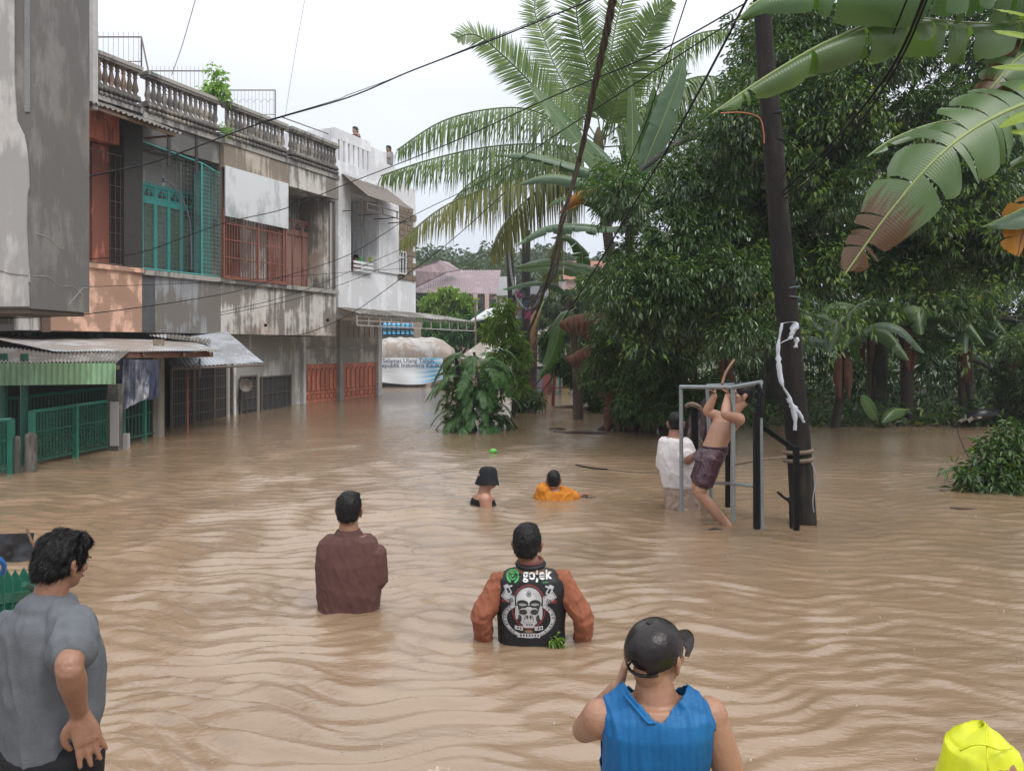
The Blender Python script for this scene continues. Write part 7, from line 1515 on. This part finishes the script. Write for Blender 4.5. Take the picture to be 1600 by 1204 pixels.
# ---- yellow raincoat hood at the bottom right
def hood():
    Y = 2.3; c = P(1543, 1215, Y); T = thing('person', 'person in a bright yellow raincoat hood at the bottom right edge', 'person', lp(1545, Y) + Vector((0, 0, -.5))); ym = mat('yellow_pvc', (.62, .66, .015), .38, (.55, .60, .012), 3, spec=.4)
    b = [n for n in ym.node_tree.nodes if n.type == 'BSDF_PRINCIPLED'][0]; b.inputs['Subsurface Weight'].default_value = .2; b.inputs['Subsurface Radius'].default_value = (.03, .03, .005)
    M = rotm(R(-4)); fuse('body', head_parts(c + Vector((0, 0, 0)), M, .95) + [sect(torso_secs(c + Vector((0, 0, -.72)), c + Vector((0, 0, -.16)), Vector((1, 0, 0)), Vector((0, 1, 0)))), limb([c + Vector((0, 0, -.2)), c + Vector((0, 0, -.05))], [.06, .06])], .01, skin_m('skin_hood', (.3, .16, .1)), T, 2)
    q = lambda px, py, dy=0: P(px, py, Y + dy)
    V = []; Fq = []; n = 40; rows_ = 26
    prof = [(1543, 1130, 2), (1541, 1141, 26), (1540, 1158, 45), (1540, 1180, 54), (1540, 1215, 62), (1540, 1270, 76), (1542, 1310, 92), (1545, 1380, 190), (1545, 1600, 240)]
    for i in range(rows_):
        t = i / (rows_ - 1) * (len(prof) - 1); a = min(int(t), len(prof) - 2); f = t - a; cxp, cyp, w_ = [prof[a][k] * (1 - f) + prof[a + 1][k] * f for k in range(3)]
        for j in range(n):
            an = 2 * math.pi * j / n; ct, st = math.cos(an), math.sin(an); r = w_ / F * Y; ridge = 1 + .05 * max(0, math.cos((an + math.pi / 2) * 1)) ** 30 + .05 * noise.noise(Vector((ct * 2, st * 2, i * .22))) + .03 * math.sin(an * 3 + i * .25)
            p_ = q(cxp, cyp); dz = -.018 * (abs(ct) ** 1.5) * (1 if i < 8 else 0); V.append((p_.x + r * ct * ridge, p_.y + .02 + r * 1.05 * st * ridge, p_.z + dz + .006 * noise.noise(Vector((an * 2, i * .4, 3)))))
    for i in range(rows_ - 1):
        for j in range(n): Fq.append((i * n + j, i * n + (j + 1) % n, (i + 1) * n + (j + 1) % n, (i + 1) * n + j))
    Fq.append(tuple(range(n))); me = bpy.data.meshes.new('raincoat'); me.from_pydata(V, [], Fq); o = link('raincoat', me, ym, T, world=True, smooth=True); 
    m = MB(); m.tube([q(1543, 1131, -.005)] + [q(1541 + k, y, -d) for k, (y, d) in enumerate(((1145, .055), (1163, .092), (1185, .113), (1210, .13)))], .003, 5); m.build('hood_seam', ym, o, world=True, smooth=True)
    m = MB(); m.tube(catmull([q(1500, 1172, -.07), q(1520, 1163, -.09), q(1541, 1163, -.098), q(1560, 1170, -.09), q(1580, 1168, -.06)], 5), .0032, 5); m.build('fold_seam', ym, o, world=True, smooth=True)
hood()
PS = 1.27
# ---- bather in the bucket hat, neck deep
def hat_man():
    Y = 11.4; hd = P(762, 747, Y); nk = P(756, 769, Y); p = Person('bather in a black bucket hat and black vest, turned right, chest deep', lp(757, Y), nk + Vector((-.02, -.02, -.68)), nk, hd, R(-62), R(-70), skin=(.42, .22, .15), W=1.05, D=1.0, vox=.013, hs=1.05)
    s1 = P(758, 780, Y - .19); p.arm(s1, s1 + Vector((.03, -.02, -.3)), s1 + Vector((.2, .1, -.4)), 1.2); s2 = P(752, 780, Y + .22); p.arm(s2, s2 + Vector((.05, .02, -.3)), s2 + Vector((.2, 0, -.35)), 1.1)
    for sd in (-1, 1): h = p.pel + p.rt * sd * .09; kn = h + p.fw * .3 + Vector((0, 0, -.3)); p.leg(h, kn, Vector((kn.x - p.fw.x * .2, kn.y - p.fw.y * .2, -1.05)))
    p.body(); face_bits(p.head, p.HM, p.hs, p.T)
    sec = torso_secs(p.pel, p.neck, p.rt, p.fw, 1.0, 1.0, .010, 0, .02); fuse('vest', [sect(sec[:-1])], .013, fabric('black_vest', (.008, .008, .010)), p.T, 3)
    C = thing('bucket_hat', 'black cloth bucket hat with drooping brim worn by the bather', 'hat', hd); M = p.HM @ Matrix.Rotation(-.1, 3, 'X'); m = MB(); prof = [(0, .128), (.045, .125), (.074, .110), (.090, .075), (.098, .02), (.120, -.055), (.121, -.062), (.094, .005), (.085, .04), (0, .05)]
    V = [hd + M @ Vector((p.hs * .98 * r * math.cos(a) * (1 + .03 * math.sin(a * 3)), p.hs * .98 * r * 1.12 * math.sin(a), p.hs * z + .012 * math.sin(a * 2 + 1) * (r > .12))) for r, z in prof for a in [2 * math.pi * k / 20 for k in range(20)]]; Fq = [(i * 20 + k, i * 20 + (k + 1) % 20, (i + 1) * 20 + (k + 1) % 20, (i + 1) * 20 + k) for i in range(len(prof) - 1) for k in range(20)]
    m.add(V, Fq); m.build('hat_body', fabric('black_hat', (.012, .013, .016), .85), C, world=True, smooth=True)
    m = MB(); m.tube(catmull([hd + p.HM @ Vector((.05, .11, -.08)), hd + p.HM @ Vector((.045, .13, -.07)), hd + p.HM @ Vector((.03, .145, -.075))], 3), .008, 5); m.build('hat_string', blk, C, world=True)
hat_man()
def orange_man():
    Y = 11.8; hd = P(865, 750, Y); nk = P(866, 763, Y); p = Person('swimmer with cropped hair in an orange shirt reaching right, shoulders above water', lp(868, Y), nk + Vector((0, .1, -.5)), nk, hd, R(-5), R(-2), skin=(.30, .15, .10), W=1.15, vox=.013, hs=1.0)
    s1, s2 = P(849, 772, Y), P(884, 772, Y); p.arm(s1, s1 + Vector((-.08, .1, -.28)), s1 + Vector((.0, .3, -.35)), 1.1); e2 = P(899, 777, Y + .05); w2 = P(911, 771, Y + .1); p.arm(s2, e2, w2, 1.0); p.parts += hand_parts(w2, Vector((1, .2, -.1)), Vector((0, 0, -1)), 1, .1)
    for sd in (-1, 1): h = p.pel + p.rt * sd * .09; kn = h + p.fw * .3 + Vector((0, 0, -.3)); p.leg(h, kn, Vector((kn.x, kn.y - .2, -1.05)))
    p.body(); hair(p.head, p.HM, p.hs, p.T, .012, 0, short=True)
    sec = torso_secs(p.pel, p.neck, p.rt, p.fw, 1.2, 1.1, .016, 0, .03); fuse('shirt', [sect(sec), sleeve(s1, s1 + Vector((-.08, .1, -.28)), -.3, .9, .095, .09), sleeve(s2, e2, -.4, 1.0, .09, .075)], .012, fabric('orange_shirt', (.58, .22, .02), .7, (.48, .16, .015)), p.T, 3, folds(22, .014, sx=8, sz=6))
orange_man()
# ---- white shirt man pushing
def white_man():
    Y = 11.1; hd = P(1056, 661, Y + .04); nk = P(1054, 680, Y); p = Person('man in a soaked white t-shirt supporting the hanging man from behind', lp(1056, Y), P(1062, 752, Y), nk, hd, R(-28), R(-12), skin=(.33, .17, .115), W=1.0, D=1.0, vox=.011, hs=1.05)
    s2 = P(1069, 704, Y - .05); e2 = P(1074, 720, Y - .3); w2 = P(1092, 707, 10.5); p.arm(s2, e2, w2, 1.05); p.parts += hand_parts(w2, Vector((1, -.3, .3)), Vector((.2, .8, -.2)), 1, .3)
    s1 = P(1041, 705, Y + .1); e1 = P(1036, 728, Y + .25); w1 = P(1055, 735, Y + .42); p.arm(s1, e1, w1, 1.0)
    p.stand(-1.0); p.body(); hair(p.head, p.HM, p.hs, p.T, .01, 700, .02, 4, short=True)
    sec = torso_secs(p.pel, p.neck, p.rt, p.fw, 1.05, 1.1, .016, -.12, .03); wm = mat('soaked_white_shirt', (.70, .67, .68), .6, (.62, .57, .57), 1.2, bump=.2)
    fuse('t_shirt', [sect(sec), sleeve(s1, e1, -.15, .9, .095, .09), sleeve(s2, e2, -.15, .75, .095, .088)], .010, wm, p.T, 3, folds(31, .009, sx=8, sz=2.6))
    parts = [sect([(P(1062, 742, Y), p.rt * .215, p.fw * .17, 2.2), (P(1064, 765, Y), p.rt * .235, p.fw * .185, 2.2), (P(1067, 790, Y), p.rt * .24, p.fw * .18, 2.2), (P(1068, 806, Y), p.rt * .24, p.fw * .18, 2.2)])]
    fuse('shorts', parts, .011, mat('wet_beige_shorts', (.42, .33, .28), .7, (.26, .17, .13), 3), p.T, 3, folds(36, .014, sx=9, sz=6))
white_man()
# ---- bare chested man hanging on the bar
def hang_man():
    Y = 10.15; rtv = Vector((.45, .9, 0)).normalized()   # his right points away, he faces left and a little to the camera
    p = Person('bare chested man in dark maroon shorts pulling himself up on the bar', lp(1120, Y) , P(1111, 708, Y), P(1143, 643, Y), P(1158, 617, Y + .0), R(116), R(98), R(10), skin=(.45, .25, .17), W=.92, D=.95, vox=.009, hs=1.0)
    h1, h2 = P(1118, 603, 10.22), P(1136, 602, 10.0)
    s1, e1, w1 = P(1128, 652, 10.30), P(1104, 643, 10.32), P(1117, 617, 10.26); s2, e2, w2 = P(1154, 655, 9.95), P(1133, 648, 9.80), P(1137, 617, 10.0)
    for s_, e_, w_, h_ in ((s1, e1, w1, h1), (s2, e2, w2, h2)):
        p.arm(s_, e_, w_, 1.08); p.parts += hand_parts(w_, Vector((0, 0, 1)), Vector((-.9, .3, 0)), .8, .9, .05, curls=(1.1, 1.15, 1.2, 1.25), thumb=.9)
    k1, k2 = P(1088, 764, 10.28), P(1093, 770, 10.05); a1, a2 = P(1124, 812, 10.35), P(1130, 815, 10.05)
    p.leg(P(1106, 715, 10.26), k1, a1 + Vector((.1, 0, -.1)), 1.0); p.leg(P(1113, 716, 10.06), k2, a2 + Vector((.12, 0, -.12)), 1.0)
    p.body(3); hair(p.head, p.HM, p.hs, p.T, .009, 800, .035, 12, messy=.8); face_bits(p.head, p.HM, p.hs, p.T)
    up = (p.neck - p.pel).normalized(); parts = [sect([(p.pel + up * .09, p.rt * .185, p.fw * .150, 2.2), (p.pel, p.rt * .21, p.fw * .172, 2.2), (p.pel - up * .10, p.rt * .212, p.fw * .18, 2.2)])]
    for hp, kn in ((P(1106, 715, 10.26), k1), (P(1113, 716, 10.06), k2)): parts.append(limb([hp, hp.lerp(kn, .35), hp.lerp(kn, .72)], [.135, .13, .125]))
    fuse('shorts', parts, .009, mat('wet_maroon_shorts', (.065, .018, .032), .3, (.035, .012, .02), 5, spec=.6), p.T, 3, folds(40, .008, sx=10, sz=5))
    m = MB(); m.tube([p.pel + up * .10 + p.rt * .188 * math.cos(a) + p.fw * .152 * math.sin(a) for a in np.linspace(0, 2 * math.pi, 21)], .012, 6); m.build('waistband', MATS['wet_maroon_shorts'], p.T, world=True, smooth=True)
hang_man()
# ---- onlookers on the white building
def onlooker(label, px, py, Y, yaw, c, cup=False, shirtc=(.35, .32, .3)):
    hd = P(px, py, Y); nk = hd + Vector((0, 0, -.14)); p = Person(label, hd + Vector((0, 0, -1.4)), nk + Vector((0, 0, -.52)), nk, hd, yaw, skin=c, vox=.02, hs=1.05)
    for sd in (-1, 1): s_ = nk + p.rt * sd * .17 + Vector((0, 0, -.06)); p.arm(s_, s_ + p.fw * .1 + Vector((0, 0, -.28)), s_ + p.fw * .32 + Vector((0, 0, -.25)))
    for sd in (-1, 1): h = p.pel + p.rt * sd * .09; p.leg(h, h + Vector((0, 0, -.4)), h + Vector((0, 0, -.78)))
    p.body(); hair(p.head, p.HM, p.hs, p.T, .014, 0); face_bits(p.head, p.HM, p.hs, p.T)
    sec = torso_secs(p.pel, p.neck, p.rt, p.fw, 1, 1, .015, -.1, .02); fuse('shirt', [sect(sec)], .02, fabric('shirt_' + str(px), shirtc), p.T, 2)
onlooker('woman with dark hair looking over the roof parapet of the white building', 555, 204, 33.3, R(150), (.38, .22, .16), shirtc=(.12, .06, .05))
onlooker('second head peeping over the far roof corner near the palm fronds', 607, 233, 36.5, R(150), (.25, .15, .1), shirtc=(.3, .3, .3))
onlooker('child behind the rails of the open upper recess of the white building', 556, 404, 33.4, R(160), (.33, .19, .14), shirtc=(.4, .18, .15))
for px, mt_, lb in ((564, mat('green_cup', (.08, .5, .12), .4), 'green cup on the ledge beside the child'), (579, mat('lime_cup', (.35, .5, .08), .4), 'smaller yellow green cup at the right of the ledge')):
    o = MB().lathe([(.07, 0), (.09, .2), (.085, .2), (.06, .02)], (0, 0, 0), 10).build('cup', mt_); o.location = P(px, 409.5, FS(px) * CO + .25) ; tag(o, lb, 'cup')
# ------------------------------------------------------------------ damp air
hz = bpy.data.materials.new('damp_air'); g = G(hz); o = g.n('ShaderNodeOutputMaterial'); pv = g.n('ShaderNodeVolumePrincipled'); pv.inputs['Color'].default_value = (.88, .92, .96, 1); pv.inputs['Density'].default_value = .0009; pv.inputs['Anisotropy'].default_value = .2; g.l(pv.outputs[0], o.inputs['Volume'])
m = MB(); m.box(-150, 190, -8, 210, -2.2, 34); tag(m.build('haze', hz), 'thin rainy haze', kind='stuff')
